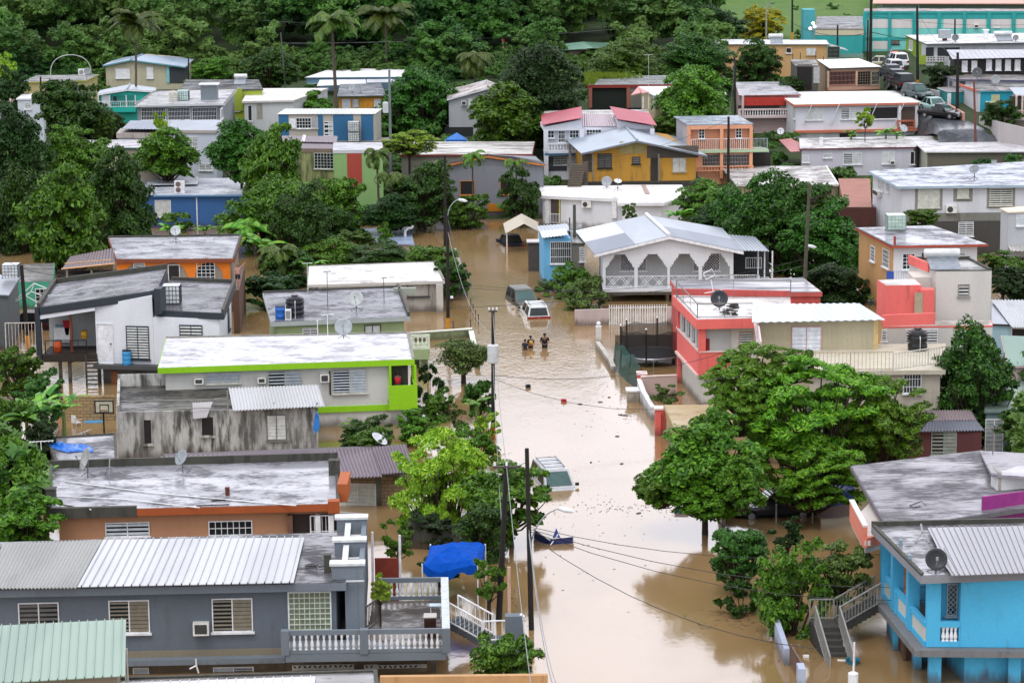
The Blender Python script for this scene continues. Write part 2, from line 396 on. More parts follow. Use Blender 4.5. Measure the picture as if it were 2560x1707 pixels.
class House:
    """flat-roofed masonry house surveyed from its four roof corners (front-left, front-right, back-right, back-left)"""
    def __init__(s,label,FL,FR,BR,BL,d,wall,roof,fascia=None,t=.25,over=.35,z0=None,rim=0,rimm=None,cat='house',name='house',ref='L',base=None,group=None,notop=False):
        zr=(D(*FL,d) if ref == 'L' else D(*FR,d)).z;s.zr=zr
        q=[G(*p,zr) for p in (FL,FR,BR,BL)];s.q=q
        c=(q[0]+q[1])/2;tz=min(terr(p.x,p.y) for p in q)-.5 if z0 is None else z0
        if base is not None: tz=base
        s.z0=tz;s.root=thing(name,label,cat,(c.x,c.y,max(tz,-1.3)),group);r=s.root
        w=inset(q,over);s.w=w;s.t=t
        mb=MB();mb.prism([(p.x,p.y) for p in w],tz,zr-t);s.wall=mb.build('wall',wall,r)
        s.F=Face(r,w[0],w[1]);s.R=Face(r,w[1],w[2]);s.Lf=Face(r,w[3],w[0]);s.E=Face(r,q[0],q[1]);s.EL=Face(r,q[3],q[0]);s.ER=Face(r,q[1],q[2])
        if notop: return
        mb=MB();mb.prism([(p.x,p.y) for p in q],zr-t,zr-.012);s.slab=mb.build('roof',fascia or wall,r)
        iq=inset(q,.05);mb=MB();mb.prism([(p.x,p.y) for p in iq],zr-.02,zr+.015);s.top=mb.build('roof_surface',roof,s.slab)
        if rim:
            mb=MB();iq=inset(q,.16)
            sides=rim if isinstance(rim,dict) else {0: rim,1: rim,2: rim,3: rim}
            for i,h in sides.items():
                a,b,c_,d_=q[i],q[(i+1) % 4],iq[(i+1) % 4],iq[i]
                mb.prism([(p.x,p.y) for p in (a,b,c_,d_)],zr-.005,zr+h)
            mb.build('parapet',rimm or fascia or wall,r)
    def top_at(s,x,y): return G(x,y,s.zr+.015)
def sheet_roof(root,pts,n,mat,kind='rib',amp=.04,name='sheet_roof',t=.03):
    mb=MB();ribbed(mb,*pts,n,amp,t,kind);return mb.build(name,mat,root)
def gable(label,eL,ap,eR,bL,bap,bR,d,wall,roofmat,nr=14,z0=None,kind='wave',amp=.03,th=.1,over=(.35,.5),trim=None,amat=None,cat='house',ref=None,name='house'):
    """gabled house, ridge running away from us: front eave-left, apex, eave-right and the back ones"""
    A=D(*ap,d);EL=D(*eL,d);ER=D(*eR,d)
    BA=G(*bap,A.z);BL=G(*bL,EL.z);BR=G(*bR,ER.z)
    H=House.__new__(House);tz=min(terr(EL.x,d),terr(BA.x,BA.y))-.5 if z0 is None else z0;H.z0=tz
    c=(EL+ER)/2;r=thing(name,label,cat,(c.x,c.y,max(tz,-1.3)));H.root=r
    q=[EL,ER,BR,BL];w=inset([(p.x,p.y) for p in q],[over[1],over[0],over[1],over[0]]);H.q=q;H.w=w
    mb=MB();ridge=(BA-A);zl,zrr=EL.z-.1,ER.z-.1
    def zc(p): # roof height above p, by the ridge line
        u=Vector((ER.x-EL.x,ER.y-EL.y,0));L2=u.length;u.normalize()
        g=Vector((p.x,p.y,0))-Vector((EL.x,EL.y,0));rd=Vector((ridge.x,ridge.y,0));
        det=u.x*rd.y-u.y*rd.x;a=(g.x*rd.y-g.y*rd.x)/det;am=Vector((A.x-EL.x,A.y-EL.y,0)).dot(u)
        return EL.z+(A.z-EL.z)*a/am if a<am else A.z+(ER.z-A.z)*(a-am)/(L2-am)
    rd=Vector((ridge.x,ridge.y,0));u=(w[1]-w[0]).normalized()
    def onr(p,base):
        g=Vector((A.x,A.y,0))-base;uu=u;det=uu.x*rd.y-uu.y*rd.x;a=(g.x*rd.y-g.y*rd.x)/det;return base+uu*a
    fa,ba=onr(A,w[0]),onr(A,w[3]);pts=[w[0],fa,w[1],w[2],ba,w[3]]
    tops=[zc(p)-th-.03 for p in pts]
    n=6;mb.add([(p.x,p.y,tz) for p in pts]+[(p.x,p.y,z) for p,z in zip(pts,tops)],[(5,4,3,2,1,0)]+[(i,(i+1) % n,n+(i+1) % n,n+i) for i in range(n)]+[(6,7,10,11),(7,8,9,10)])
    H.wall=mb.build('wall',wall,r)
    H.F=Face(r,w[0],w[1]);H.Lf=Face(r,w[3],w[0]);H.R=Face(r,w[1],w[2]);H.E=Face(r,q[0],q[1])
    mb=MB();ribbed(mb,EL,BL,BA,A,nr,amp,.03,kind);ribbed(mb,A,BA,BR,ER,nr,amp,.03,kind);H.slab=mb.build('roof',roofmat,r)
    mb=MB()
    for a,b in ((EL,A),(A,ER)):
        f=Vector((a.x,a.y,0));n_=(b-a).cross(Vector((0,0,1))).normalized()*.05
        p=[a,b];mb.hexa([a-Vector((0,0,th+.08))-n_,b-Vector((0,0,th+.08))-n_,b-Vector((0,0,th+.08))+n_,a-Vector((0,0,th+.08))+n_,a-Vector((0,0,.035))-n_,b-Vector((0,0,.035))-n_,b-Vector((0,0,.035))+n_,a-Vector((0,0,.035))+n_])
    mb.build('fascia',trim or WHITE,r)
    mb=MB();mb.tube([A+Vector((0,0,.05)),BA+Vector((0,0,.05))],.12,6);mb.build('ridge_cap',amat or roofmat,H.slab)
    H.zr=EL.z;H.A,H.EL_,H.ER_,H.BA,H.BL_,H.BR_=A,EL,ER,BA,BL,BR
    return H
# ================================================================= setting
mb=MB();nx,ny=260,230
xs=[-260+520*i/nx for i in range(nx+1)];ys=[40+700*(j/ny) for j in range(ny+1)]
for yy in (236,243,236.1,242.9): ys.append(yy)
ys=sorted(ys)
for yy in ys:
    for xx in xs: mb.v.append((xx,yy,terr(xx,yy)+(rnd.uniform(-.04,.04) if yy>250 else 0)))
w_=nx+1
for j in range(len(ys)-1):
    for i in range(nx): mb.f.append((j*w_+i,j*w_+i+1,(j+1)*w_+i+1,(j+1)*w_+i))
m,t,b=newmat('ground');n1=noise(t,.25,(1,1,1),5);n2=noise(t,2.2,(1,1,1),4)
t.links.new(mixc(t,mrange(t,n1,.4,.6),mixc(t,mrange(t,n2,.3,.7),hx('#1e3012'),hx('#33501c')),mixc(t,n2,hx('#2c2a1c'),hx('#304418'))),b.inputs['Base Color']);b.inputs['Roughness'].default_value=1
tag(mb.build('ground',m,None,True),kind='structure')
# flood water
m,t,b=newmat('flood water')
b.inputs['Base Color'].default_value=(.27,.16,.065,1);b.inputs['Roughness'].default_value=.1;b.inputs['IOR'].default_value=1.9;b.inputs['Specular IOR Level'].default_value=.5
nb=noise(t,.12,(1,.6,1),4);t.links.new(mixc(t,mrange(t,nb,.35,.65),(.235,.15,.065,1),(.28,.18,.085,1)),b.inputs['Base Color'])
s1=noise(t,2.6,(1,.55,1),3,.6);s2=noise(t,.5,(1,.5,1),3,.5);cal=noise(t,.045,(1,.8,1),2)
am=mrange(t,cal,.38,.62,.25,1.0);mu=t.nodes.new('ShaderNodeMath');mu.operation='MULTIPLY';t.links.new(s1,mu.inputs[0]);t.links.new(am,mu.inputs[1])
ad=t.nodes.new('ShaderNodeMath');t.links.new(mu.outputs[0],ad.inputs[0]);t.links.new(s2,ad.inputs[1])
bp=t.nodes.new('ShaderNodeBump');bp.inputs['Strength'].default_value=.35;bp.inputs['Distance'].default_value=.035;t.links.new(ad.outputs[0],bp.inputs['Height'])
t.links.new(bp.outputs[0],b.inputs['Normal'])
mb=MB();mb.add([(-260,40,0),(260,40,0),(260,242.6,0),(-260,242.6,0)],[(0,1,2,3)])
WATER=mb.build('flood_water',m);tag(WATER,kind='structure')

# ================================================================= grey house, bottom left
reg(31)
GREYW=wallm('#66707a',.3,.95);GREYL=wallm('#747e87',.15,.95)
H=House('grey two-storey house with balustraded terrace and ribbed metal roof, nearest on the left',(-2500,722),(820,655),(1015,185),(-2400,285),107,GREYW,
          roofm('#77767c','#2f2d2e',.5,.8),GREYL,t=.34,over=.5,ref='R')
r=H.root;F=H.F
mb=MB();a=H.q[3]+(H.q[2]-H.q[3])*0
ps=[G(-2500,705,H.zr+.16),G(342,650,H.zr+.16),G(440,240,H.zr+.16),G(-2300,290,H.zr+.16)]
sp=[G(-1400-230,690,H.zr+.17),ps[1],ps[2],G(-1400+10,258,H.zr+.17)]
sheet_roof(r,[sp[0],sp[1],sp[2],sp[3]],26,sheetm('#dcdee2',.45,.85,.35,.1,'#8d8f90'),'rib',.09,'sheet_roof')
sheet_roof(r,[ps[0],G(-1400-240,697,H.zr+.17),G(-1400+0,262,H.zr+.17),ps[3]],26,sheetm('#b9bab6',.55,.9,.5,.1,'#5d6058'),'wave',.04,'sheet_roof')
# stepped gable wall at the street end
zf=D(1735,1300,105.4).z
mb=MB();u0=F.uz(815,900)[0];u1=F.uz(985,800)[0];F.bx(mb,u0,u1,zf,H.zr-.02,-9.2,.02);mb.build('end_wall',GREYL,r)
mb=MB();F.bx(mb,u1-.22,u1,zf,H.zr+.35,-9.4,.06)
for k,nn in enumerate((-.25,-4.1,-8.0)):
    F.bx(mb,u1-1.35,u1+.02,H.zr-.05,H.zr+.62,nn-.3,nn+.25)
mb.build('stepped_parapet',GREYL,r)
mb=MB()
for k,nn in enumerate((-.25,-4.1,-8.0)): F.bx(mb,u1-1.45,u1+.08,H.zr+.62,H.zr+.72,nn-.36,nn+.32)
for k,nn in enumerate((-2.2,-6.0)): F.bx(mb,u1-.95,u1-.7,H.zr+.38,H.zr+.5,nn-1.6,nn+1.6);F.bx(mb,u1-.75,u1-.05,H.zr+.3,H.zr+.34,nn-.1,nn+.02)
F.bx(mb,u1-.75,u1+.03,H.zr-.02,H.zr+.03,.2,.3)
mb.build('coping',plain('#c9cdcc',.6),r)
F.win(300-0,738,680,1080,'grid',plain('#e4e8dc',.4),plain('#b9c2ae',.3)) if False else None
fr=F.win(302,740,678,1078,'open',WHITE)
bk=[c for c in fr.children][0];bk.data.materials[0]=plain('#7c8674',.12);bk.name='glass_blocks'
u0_,u1_,z0_,z1_=F.rect(302,740,678,1078);mb=MB()
for i in range(9): uu=u0_+(u1_-u0_)*i/8;F.bx(mb,uu-.017,uu+.017,z0_,z1_,.01,.06)
for i in range(8): zz=z0_+(z1_-z0_)*i/7;F.bx(mb,u0_,u1_,zz-.017,zz+.017,.01,.063)
mb.build('mortar_grid',plain('#cfd6c2',.5),fr)
for x in (-2155,-1330,-390):
    F.win(x,{-2155: 842,-1330: 820,-390: 803}[x],x+350,{-2155: 1045,-1330: 1100,-390: 1088}[x],'louvre' if x ==-2155 else 'half',None,plain('#7b7463' if x>-2000 else '#5e5c57',.5),gap=.17,half=1)
F.ac(-570,1002,-425,1115)
# terrace deck, ledge and balustrades
A_,B_,C_,D_=G(268,1312,zf),G(1735,1290,zf),G(1722,812,zf),G(1075,822,zf)
E_=F.P(F.uz(985,1000)[0]+.02,zf,0);F_=F.P(F.uz(268,1000)[0],zf,0)
mb=MB();mb.prism([A_,B_,C_,D_,E_,F_],zf-.32,zf);mb.build('terrace_slab',GREYL,r)
mb=MB();mb.prism(inset([A_,B_,C_,D_],.12)[1:3]+[D_,E_],zf,zf+.012);mb.build('terrace_floor',roofm('#6e655c','#2f2a25',.5,1.0),r)
F.box(-2500,1335,268,1385,-.1,.45,GREYL,'ledge')
z1=Vector((0,0,0));up=.02
for a,b in ((A_,A_.lerp(B_,.48)),(A_.lerp(B_,.5),B_),(D_.lerp(C_,.05),C_)):
    railing(r,a+Vector((0,.12,up)),b+Vector((0,.12,up)),1.02,'balu',GREYL,WHITE,.24,'balustrade')
mb=MB()
for p,q_ in ((B_,C_),):
    d_=(q_-p).normalized();sd=Vector((d_.y,-d_.x,0))*.14;hh=Vector((0,0,1.02))
    mb.hexa([p-sd,q_-sd,q_+sd,p+sd,p-sd+hh,q_-sd+hh,q_+sd+hh,p+sd+hh])
for p in (A_,A_.lerp(B_,.49),B_): mb.box(p+Vector((0,.12,.53)),.34,.34,1.06)
mb.build('terrace_parapet',GREYL,r)
mb=MB();d_=(C_-B_).normalized();sd=Vector((d_.y,-d_.x,0))*.17;mb.hexa([B_-sd+Vector((0,0,1.02)),C_-sd+Vector((0,0,1.02)),C_+sd+Vector((0,0,1.02)),B_+sd+Vector((0,0,1.02))]+[p+Vector((0,0,1.08)) for p in (B_-sd,C_-sd,C_+sd,B_+sd)]);mb.build('coping',plain('#b9c0c2',.5),r)
# ground storey with pierced blocks
BEI=wallm('#8d8470',.3,.9)
mb=MB();Fo=F.off(-.05);u9=F.uz(1560,1400)[0];F.bx(mb,0,F.uz(-100,1400)[0],H.z0,zf-.3,-.4,.03);F.bx(mb,F.uz(-100,1400)[0],u9,H.z0,zf-.3,-.6,.03)
mb.build('lower_wall',BEI,r)
for x0,x1,rows in ((330,895,1),(985,1110,1),(1110,1560,2)):
    u0_,u1_,z0_,z1_=F.rect(x0,1395,x1,1395+rows*80);mb=MB();mk=MB();st=.44
    F.bx(mb,u0_,u1_,z0_,z1_,.02,.06);mb.build('pierced_block_screen',plain('#cfcfc6',.7),r)
    for rr in range(rows):
        for i in range(int((u1_-u0_)/st)):
            cu,cz=u0_+st*(i+.5),z1_-st*(rr+.5)+.03
            for sx,sz in ((1,1),(1,-1),(-1,1),(-1,-1)):
                c=F.P(cu+sx*.105,cz+sz*.105,.062);a=(F.u*sx+Vector((0,0,sz))).normalized();bb=(F.u*sx-Vector((0,0,sz))).normalized()
                n0=len(mk.v);mk.v += [tuple(c-a*.1),tuple(c+bb*.045),tuple(c+a*.1),tuple(c-bb*.045)];mk.f.append((n0,n0+1,n0+2,n0+3))
    mk.build('block_openings',BLACK,r)
F.win(-1110,1432,-985,1520,'shut',WHITE,plain('#aab0b4',.5));F.win(-380,1425,-30,1475,'half',WHITE,plain('#aab3bb',.5),half=0)
F.col(1620,1340,1568,.22,.5,.75,GREYL)
# outside stair from the terrace to the flooded yard
S0=B_+(C_-B_)*.42;S1=G(2065,1205,.55);
P0=G(1742,1010,zf);P1=G(2062,1190,.62)
mb=MB();n=9;dv=P1-P0;sv=Vector((-dv.y,dv.x,0)).normalized()*.55
if sv.y<0: sv=-sv
for i in range(n):
    a=P0+dv*(i/n);b_=P0+dv*((i+1)/n);z=a.z-.02;a=Vector((a.x,a.y,0));b_=Vector((b_.x,b_.y,0))
    mb.hexa([p+Vector((0,0,z-.3)) for p in (a,b_,b_+sv*2,a+sv*2)]+[p+Vector((0,0,z)) for p in (a,b_,b_+sv*2,a+sv*2)])
mb.prism([P1,P1+Vector((1.25,.1,0)),P1+Vector((1.25,.1,0))+sv*2,P1+sv*2],-1.2,.6)
st=mb.build('stair',plain('#4f555b',.7),r)
for off in (Vector((0,0,0)),sv*2):
    railing(r,P0+off,P1+off,.95,'bars',WHITE,gap=.2,name='stair_railing')
railing(r,P1+Vector((.05,0,0)),P1+Vector((1.15,.1,0)),.95,'bars',WHITE,gap=.25,name='stair_railing');railing(r,P1+Vector((1.15,.1,0)),P1+Vector((1.15,.1,0))+sv*2,.95,'bars',WHITE,gap=.25,name='stair_railing')
# roof vent block
t_=thing('chimney','mossy square vent stub on the wet roof of the grey house','vent',G(655,560,H.zr));mb=MB();p=G(655,557,H.zr);mb.box(p+Vector((0,0,.38)),.3,.3,.76);mb.box(p+Vector((0,0,.78)),.34,.34,.06);mb.build('shaft',MOULD,t_)
t_=thing('hose','black hose coiled on the wet roof of the grey house','hose',G(500,515,H.zr));p=G(500,515,H.zr+.05);mb=MB()
mb.tube([p+Vector((math.cos(a)*.25,math.sin(a)*.25,.01*a)) for a in [i*.5 for i in range(26)]]+[p+Vector((.4+.1*i,.12*i,.02)) for i in range(7)],.025,5);mb.build('hose_coil',BLACK,t_)
# things on the terrace
def wood_cabinet(P):
    t=thing('cabinet','brown wooden cabinet left out on the terrace of the grey house','cabinet',P);P=Vector(P)
    mb=MB();mb.box(P+Vector((0,0,.42)),.5,.6,.84);mb.build('body',plain('#3a1e12',.5),t);mb=MB();mb.box(P+Vector((0,0,.87)),.56,.66,.05);mb.build('top',plain('#8a8178',.2),t)
    mb=MB();mb.box(P+Vector((-.02,-.31,.4)),.4,.02,.66);mb.build('door',plain('#2f170e',.4),t)
wood_cabinet(G(1590,1130,zf+.02))
t_=thing('folding_table','small pale blue table against the terrace rail','table',G(1640,960,zf));p=G(1640,975,zf);mb=MB();mb.box(p+Vector((0,0,.6)),.55,.45,.03);mb.build('tabletop',plain('#9db7c4',.3),t_);mb=MB()
for sx in (-.22,.22):
    for sy in (-.18,.18): mb.box(p+Vector((sx,sy,.3)),.03,.03,.6)
mb.build('frame',WHITE,t_)
t_=thing('loose_gate','loose grille gate leaning on the side wall of the grey house','gate',G(1060,1000,zf));p0=G(1000,1075,zf+.02);p1=G(1130,980,zf+.02);railing(t_,p0,p1,1.0,'bars',plain('#6c5f52',.6),gap=.16,name='grille')
reg(30)
# green shed roof, bottom-left corner
ZS=D(600,1330,96).z
t_=thing('shed','shed with a pale green ribbed metal roof in front of the grey house','shed',D(600,1540,96))
Aq=[G(-260,1580,ZS),G(1140,1500,ZS),G(1150,985,ZS+.15),G(-180,1050,ZS+.15)]
sheet_roof(t_,Aq,17,sheetm('#a3bfae',.3,.85,.45,.05,'#7f8f84'),'rib',.07,'roof');mb=MB();ww=inset([(p.x,p.y) for p in Aq],.3);mb.prism(ww,-1.3,ZS-.1);mb.build('wall',BEI,t_)
mb=MB();
for k in range(2): p=G(1135+20*k,1250,ZS);mb.box((p.x,p.y,ZS/2),.05,.05,ZS)
mb.build('downpipe',plain('#c8c8c0'),t_)
# nearest roof strip along the bottom edge
reg(31)
HB=House('low house whose white ribbed roof edge shows along the bottom of the view',(-1750,1760),(1130,1700),(1105,1460),(-1700,1545),97,wallm('#b98f63',.4),roofm('#8f8c8c','#3b3a38',.4,.8),wallm('#8c8c80',.6),t=.3,over=.3,ref='R',rim=.1,rimm=MOULD)
sheet_roof(HB.root,[G(-1700,1760,HB.zr+.12),G(520,1720,HB.zr+.12),G(540,1505,HB.zr+.12),G(-1500,1575,HB.zr+.12)],24,sheetm('#f2f4f6',.15,.95,.3,.1),'rib',.06,'sheet_roof')
t_=thing('garden_wall','stained apricot garden wall along the bottom edge beside the street','wall',G(1600,1568,0));p=D(1130,1512,97.5);q_=D(2660,1490,97.5);mb=MB();mb.prism([p,q_,q_+Vector((0,.25,0)),p+Vector((0,.25,0))],-1.2,p.z);mb.build('wall_body',wallm('#c79a68',.5),t_)

# ================================================================= house with the orange fascia
reg(21)
TAN=wallm('#b98a68',.15,.95)
H=House('tan house with orange roof edge and wide wet grey roof, behind the grey house',(-1900,1520),(762,1455),(745,1055),(-1880,1130),123,TAN,roofm('#a2a2aa','#3c3b40',.42,1.0),wallm('#a65222',.35,.95),t=.36,over=.5,ref='R',rim={1: .12,2: .42,3: .25},rimm=MOULD)
r=H.root;F=H.F
mb=MB();Fe=H.E;Fe.bx(mb,0,Fe.uz(-1090,1500)[0],H.zr-.4,H.zr+.12,-.25,.03);mb.build('fascia_mossy',MOULD,r)
H.E.box(655,1432,762,1540,-.5,.04,wallm('#a65222',.35,.95),'parapet')
p=G(790,1370,H.zr);mb=MB();mb.box((p.x,p.y+1.2,H.zr+.1),.5,2.6,.9);mb.build('parapet',wallm('#b5602c',.4),r)
p=G(715,1190,H.zr);mb=MB();mb.box((p.x,p.y,H.zr+.4),.55,.5,.8);mb.build('chimney_block',MOULD,r)
reg(30)
F.win(970,110,1355,222,'louvre',WHITE,plain('#c4ccd2',.4),gap=.16);F.win(1910,95,2292,212,'grid',WHITE)
F.box(735,45,738,235,0,.02,DARK,'downpipe') if False else None
reg(31)
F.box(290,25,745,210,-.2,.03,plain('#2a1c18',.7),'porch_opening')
for x in (330,565,685,750): F.col(x if x>400 else 312,25,210,.26 if x != 750 else .12,.0,.35,WHITE if x>400 else plain('#6a4a3a'))
a,b_=F.uz(500,200)[0],F.uz(745,200)[0];zz=F.uz(600,190)[1];railing(r,F.P(a,zz,.2),F.P(b_,zz,.2),.9,'bars',WHITE,gap=.18)
zz=F.uz(760,160)[1];railing(r,D(770,165,124),D(985,180,126.5) ,.9,'bars',WHITE,gap=.2,name='stair_railing')
reg(20)
def stub(label,x,y,w,h,mat,reg_z): 
    p=G(x,y,reg_z);t=thing('chimney',label,'vent',p);mb=MB();mb.box(p+Vector((0,0,h/2)),w,w,h);mb.box(p+Vector((0,0,h)),w*1.15,w*1.15,.05);mb.build('shaft',mat,t);return t
stub('thick blackened concrete stub at the left end of the orange-edged roof',470,1450,.45,.75,MOULD,H.zr);stub('small rusty brick stub on the orange-edged roof',2075,1380,.2,.4,plain('#5a2a1e'),H.zr)
ZORF=H.zr
def pipe(label,pts,r=.03,mat=None,name='pipe',cat='pipe'):
    pts=[Vector(p) for p in pts];o=thing(name,label,cat,pts[0]);mb=MB();mb.tube(pts,r,5);mb.build('tube',mat or WHITE,o);return o
pipe('long white pipe lying diagonally across the orange-edged roof',[G(595,1250,ZORF+.06),G(1300,1345,ZORF+.06),G(2334,1440,ZORF+.06),G(2700,1470,ZORF+.06)],.035)
pipe('shorter white pipe lying below the long one on the orange-edged roof',[G(520,1385,ZORF+.05),G(1100,1410,ZORF+.07),G(1820,1490,ZORF+.06)],.03)
for x,y,L_,m_ in ((450,1455,160,WHITE),(560,1460,170,WOODP),(770,1475,60,WHITE),(1790,1470,300,WOODP),(1930,1425,150,WOODP)):
    pipe('loose lath dropped near the front edge of the orange-edged roof',[G(x,y,ZORF+.05),G(x+L_,y+(35 if x<1000 else-10),ZORF+.05)],.03,m_,'lath','debris')['group']='loose laths on the orange-edged roof'

# ================================================================= purple corrugated roof house
reg(21)
H=House('block house with a long purple-grey corrugated roof and white shutters',(-700,1165),(1450,1185),(1370,915),(-860,1000),135,blockm('#9a866a'),plain('#4a4247'),wallm('#6f6a60',.5),t=.12,over=.4,ref='R')
r=H.root;F=H.F;z=H.zr+.05
Q=lambda x,y,dz=0: G(x,y,z+dz)
PUR=sheetm('#8f7f8b',.3,.8,.5,.1,'#5c4a4c')
mb=MB();ribbed(mb,Q(-870,1105),Q(690,1070),Q(1065,945,.15),Q(-870,1025,.1),44,.05);ribbed(mb,Q(770,1220),Q(1150,1205),Q(1065,945,.15),Q(670,960,.15),12,.05);ribbed(mb,Q(1150,1185,.04),Q(1460,1160,.04),Q(1365,912,.2),Q(1065,940,.2),11,.05);mb.build('sheet_roof',PUR,r)
F.win(770,1275,1088,1505,'shut',WHITE,plain('#c7cdc6',.5),gap=.19)
F.box(1090,1200,1148,1700,-.1,.05,wallm('#6d7268',.5),'column')
# dish on that roof, seen edge on
# ================================================================= ruined white house
reg(20)
RW=wallm('#c9c9c4',.95,.9,'#26241f')
H=House('roofless white-grey house streaked with black mould',(1065,640),(3060-165,600),(2750,345),(1075,385),147,RW,roofm('#55524d','#2a2825',.5,.5),RW,t=.15,over=.0,rim={0: .12,2: .75,3: .5},rimm=RW)
r=H.root;F=H.F;RUZ=H.zr
F.win(1315,690,1380,905,'hole',RW);F.win(1840,665,1945,830,'hole',RW);F.win(2440-2,648,2605,868,'shut',plain('#6f706b'),plain('#d4d6d2',.5),gap=.2) if False else None
reg(21);F.win(105,650,270,868,'shut',plain('#6f706b'),plain('#d4d6d2',.5),gap=.2)
# white metal lean-to on its roof
sheet_roof(r,[G(10-220,605,RUZ+.3),G(625,565,RUZ+.3),G(565,370,RUZ+.75),G(-250,400,RUZ+.75)],28,sheetm('#cfd0d2',.3,.9,.4,.15),'wave',.04,'lean_to_roof')
mb=MB()
for x in (-210,170,560): p=G(x,600,RUZ);mb.box((p.x,p.y,RUZ+.2),.08,.08,.5)
mb.build('posts',plain('#7d7b75'),r)
reg(20)
mb=MB()
for y,x0,x1,dz in ((520,1080,2080,.35),(500,1950,2080,.5),(565,1500,2080,.3),(595,1420,1950,.3)): mb.tube([G(x0,y,RUZ+dz),G(x1,y-15,RUZ+dz)],.03,4)
p=G(2080,640,RUZ);mb.tube([p,p+Vector((0,0,1.4))],.04,4);mb.build('roof_frame',plain('#8a8880'),r)
t_=thing('metal_sheet','loose white metal sheets hanging off the edge of the ruined house','metal sheet',G(1850,640,RUZ));sheet_roof(t_,[D(1760,680,147-.15),D(1885,665,147-.15),D(1940,525,147.6),D(1755,535,147.6)],8,sheetm('#d9d5d6',.3,.95),'wave',.03,'sheet')
t_=thing('tarpaulin','bright blue cloth hanging at the corner of the ruined house','tarpaulin',D(2884,700,146.5));reg(21);mb=MB()
vs=[D(545,610,146.6),D(572,660,146.6),D(578,770,146.4),D(550,815,146.4),D(520,780,146.5),D(530,690,146.6)];mb.add(vs+[v+Vector((.02,.12,0)) for v in vs],[(0,1,2,3,4,5),(11,10,9,8,7,6)]+[(i,(i+1) % 6,6+(i+1) % 6,6+i) for i in range(6)]);mb.build('cloth',plain('#0f6fb8',.5),t_)
# flat roof with blue tarp, left of the ruin
reg(20)
H=House('low flat-roofed annexe with a blue tarpaulin on it, left of the ruined house',(520,1120),(1075,1115),(1060,820),(420,860),138,wallm('#77736a',.7),roofm('#8f8f96','#46444a',.5,.9),MOULD,over=.1,rim=.08);ANZ=H.zr
t_=thing('tarpaulin','crumpled blue tarpaulin spread on the low annexe roof','tarpaulin',G(620,940,ANZ));mb=MB();N=26
path=[(415,880),(500,920),(620,950),(740,945),(845,965)]
for i in range(N+1):
    f=i/N*4;k=min(3,int(f));ff=f-k;x=path[k][0]+(path[k+1][0]-path[k][0])*ff;y=path[k][1]+(path[k+1][1]-path[k][1])*ff
    for j in range(7): mb.v.append(tuple(G(x,y+(j-3)*(14-6*abs(f-1.6)/2.4),ANZ+.05)+Vector((0,0,rnd.uniform(0,.28)*(1-abs(j-3)/3.5)))))
for i in range(N):
    for j in range(6): mb.f.append((i*7+j,i*7+j+1,i*7+7+j+1,i*7+7+j))
o=mb.build('cloth',plain('#1f6fd0',.3),t_,True);sm=o.modifiers.new('thick','SOLIDIFY');sm.thickness=.02
# ================================================================= lime house
reg(21)
WL=wallm('#cfcfca',.22,.95);LIME=wallm('#93cf0c',.06,.95)
H=House('white house with lime green bands and a woman on its corner balcony',(-898,218),(1446,138),(1395,-100),(-820,-55),155,WL,roofm('#e3e3e8','#94949c',.44,.8),LIME,t=.36,over=.42,ref='R',rim={2: .1,1: .1},rimm=CONC)
H.root['label']='long white house with lime green bands and a green corner balcony'
r=H.root;F=H.F
zf=D(1446,520,154.6).z;LZF=zf
ub=F.uz(1215,300)[0];ue=F.uz(1446,300)[0]
# corner balcony: flat panel painted dark for the recess shade, parapet, side arch
mb=MB();F.bx(mb,ub+.05,H.F.w+.02,zf,H.zr-.36,-.02,.03);mb.build('recess_shade_panel',plain('#31352a',.8),r)
LIMEP=F.P(F.uz(1290,350)[0],LZF,.24);F.bx(mb2 := MB(),ub-.1,ue+.1,zf-.55,zf+.95,.5,.62);F.bx(mb2,ue-.08,ue+.1,zf-.55,zf+.95,-2.2,.55);mb2.build('balcony_parapet',LIME,r)
F.bx(mb2 := MB(),ub-.1,ue+.1,zf-.2,zf,-.1,.52);mb2.build('balcony_floor',CONC,r)
F.bx(mb2 := MB(),ub-.04,ub+.1,zf,H.zr-.36,.0,.42);F.bx(mb2,ue-.06,ue+.08,zf,H.zr-.36,-1.8,-1.2);F.bx(mb2,ue-.06,ue+.08,zf,H.zr-.36,.3,.42);mb2.build('column',LIME,r)
F.box(-1000,588,1205,632,-.2,.2,LIME,'band') if False else None
F.bx(mb2 := MB(),F.uz(556,600)[0],ub,F.uz(900,612)[1],F.uz(900,560)[1],-.1,.12);mb2.build('band',LIME,r)
F.win(705,235,1003,440,'half',plain('#bdbdb2'),plain('#b4bcc4',.35,.3),gap=.17,half=1);F.win(115,250,415,400,'half',plain('#bdbdb2'),plain('#a9b2b8',.35,.3),gap=.17,half=1);F.win(-455,262,-155,350,'shut',plain('#bdbdb2'),plain('#a3adb5',.35,.3),gap=.17)
F.ac(582,268,665,340);F.ac(12,298,88,350);F.ac(-565,305,-480,360)
F.box(668,245,682,460,0,.06,WOODP,'downpipe')
mb=MB();F.bx(mb,0,F.w,H.z0,zf-.9,-.3,-.02);mb.build('lower_wall',blockm('#8d7a5f'),r)
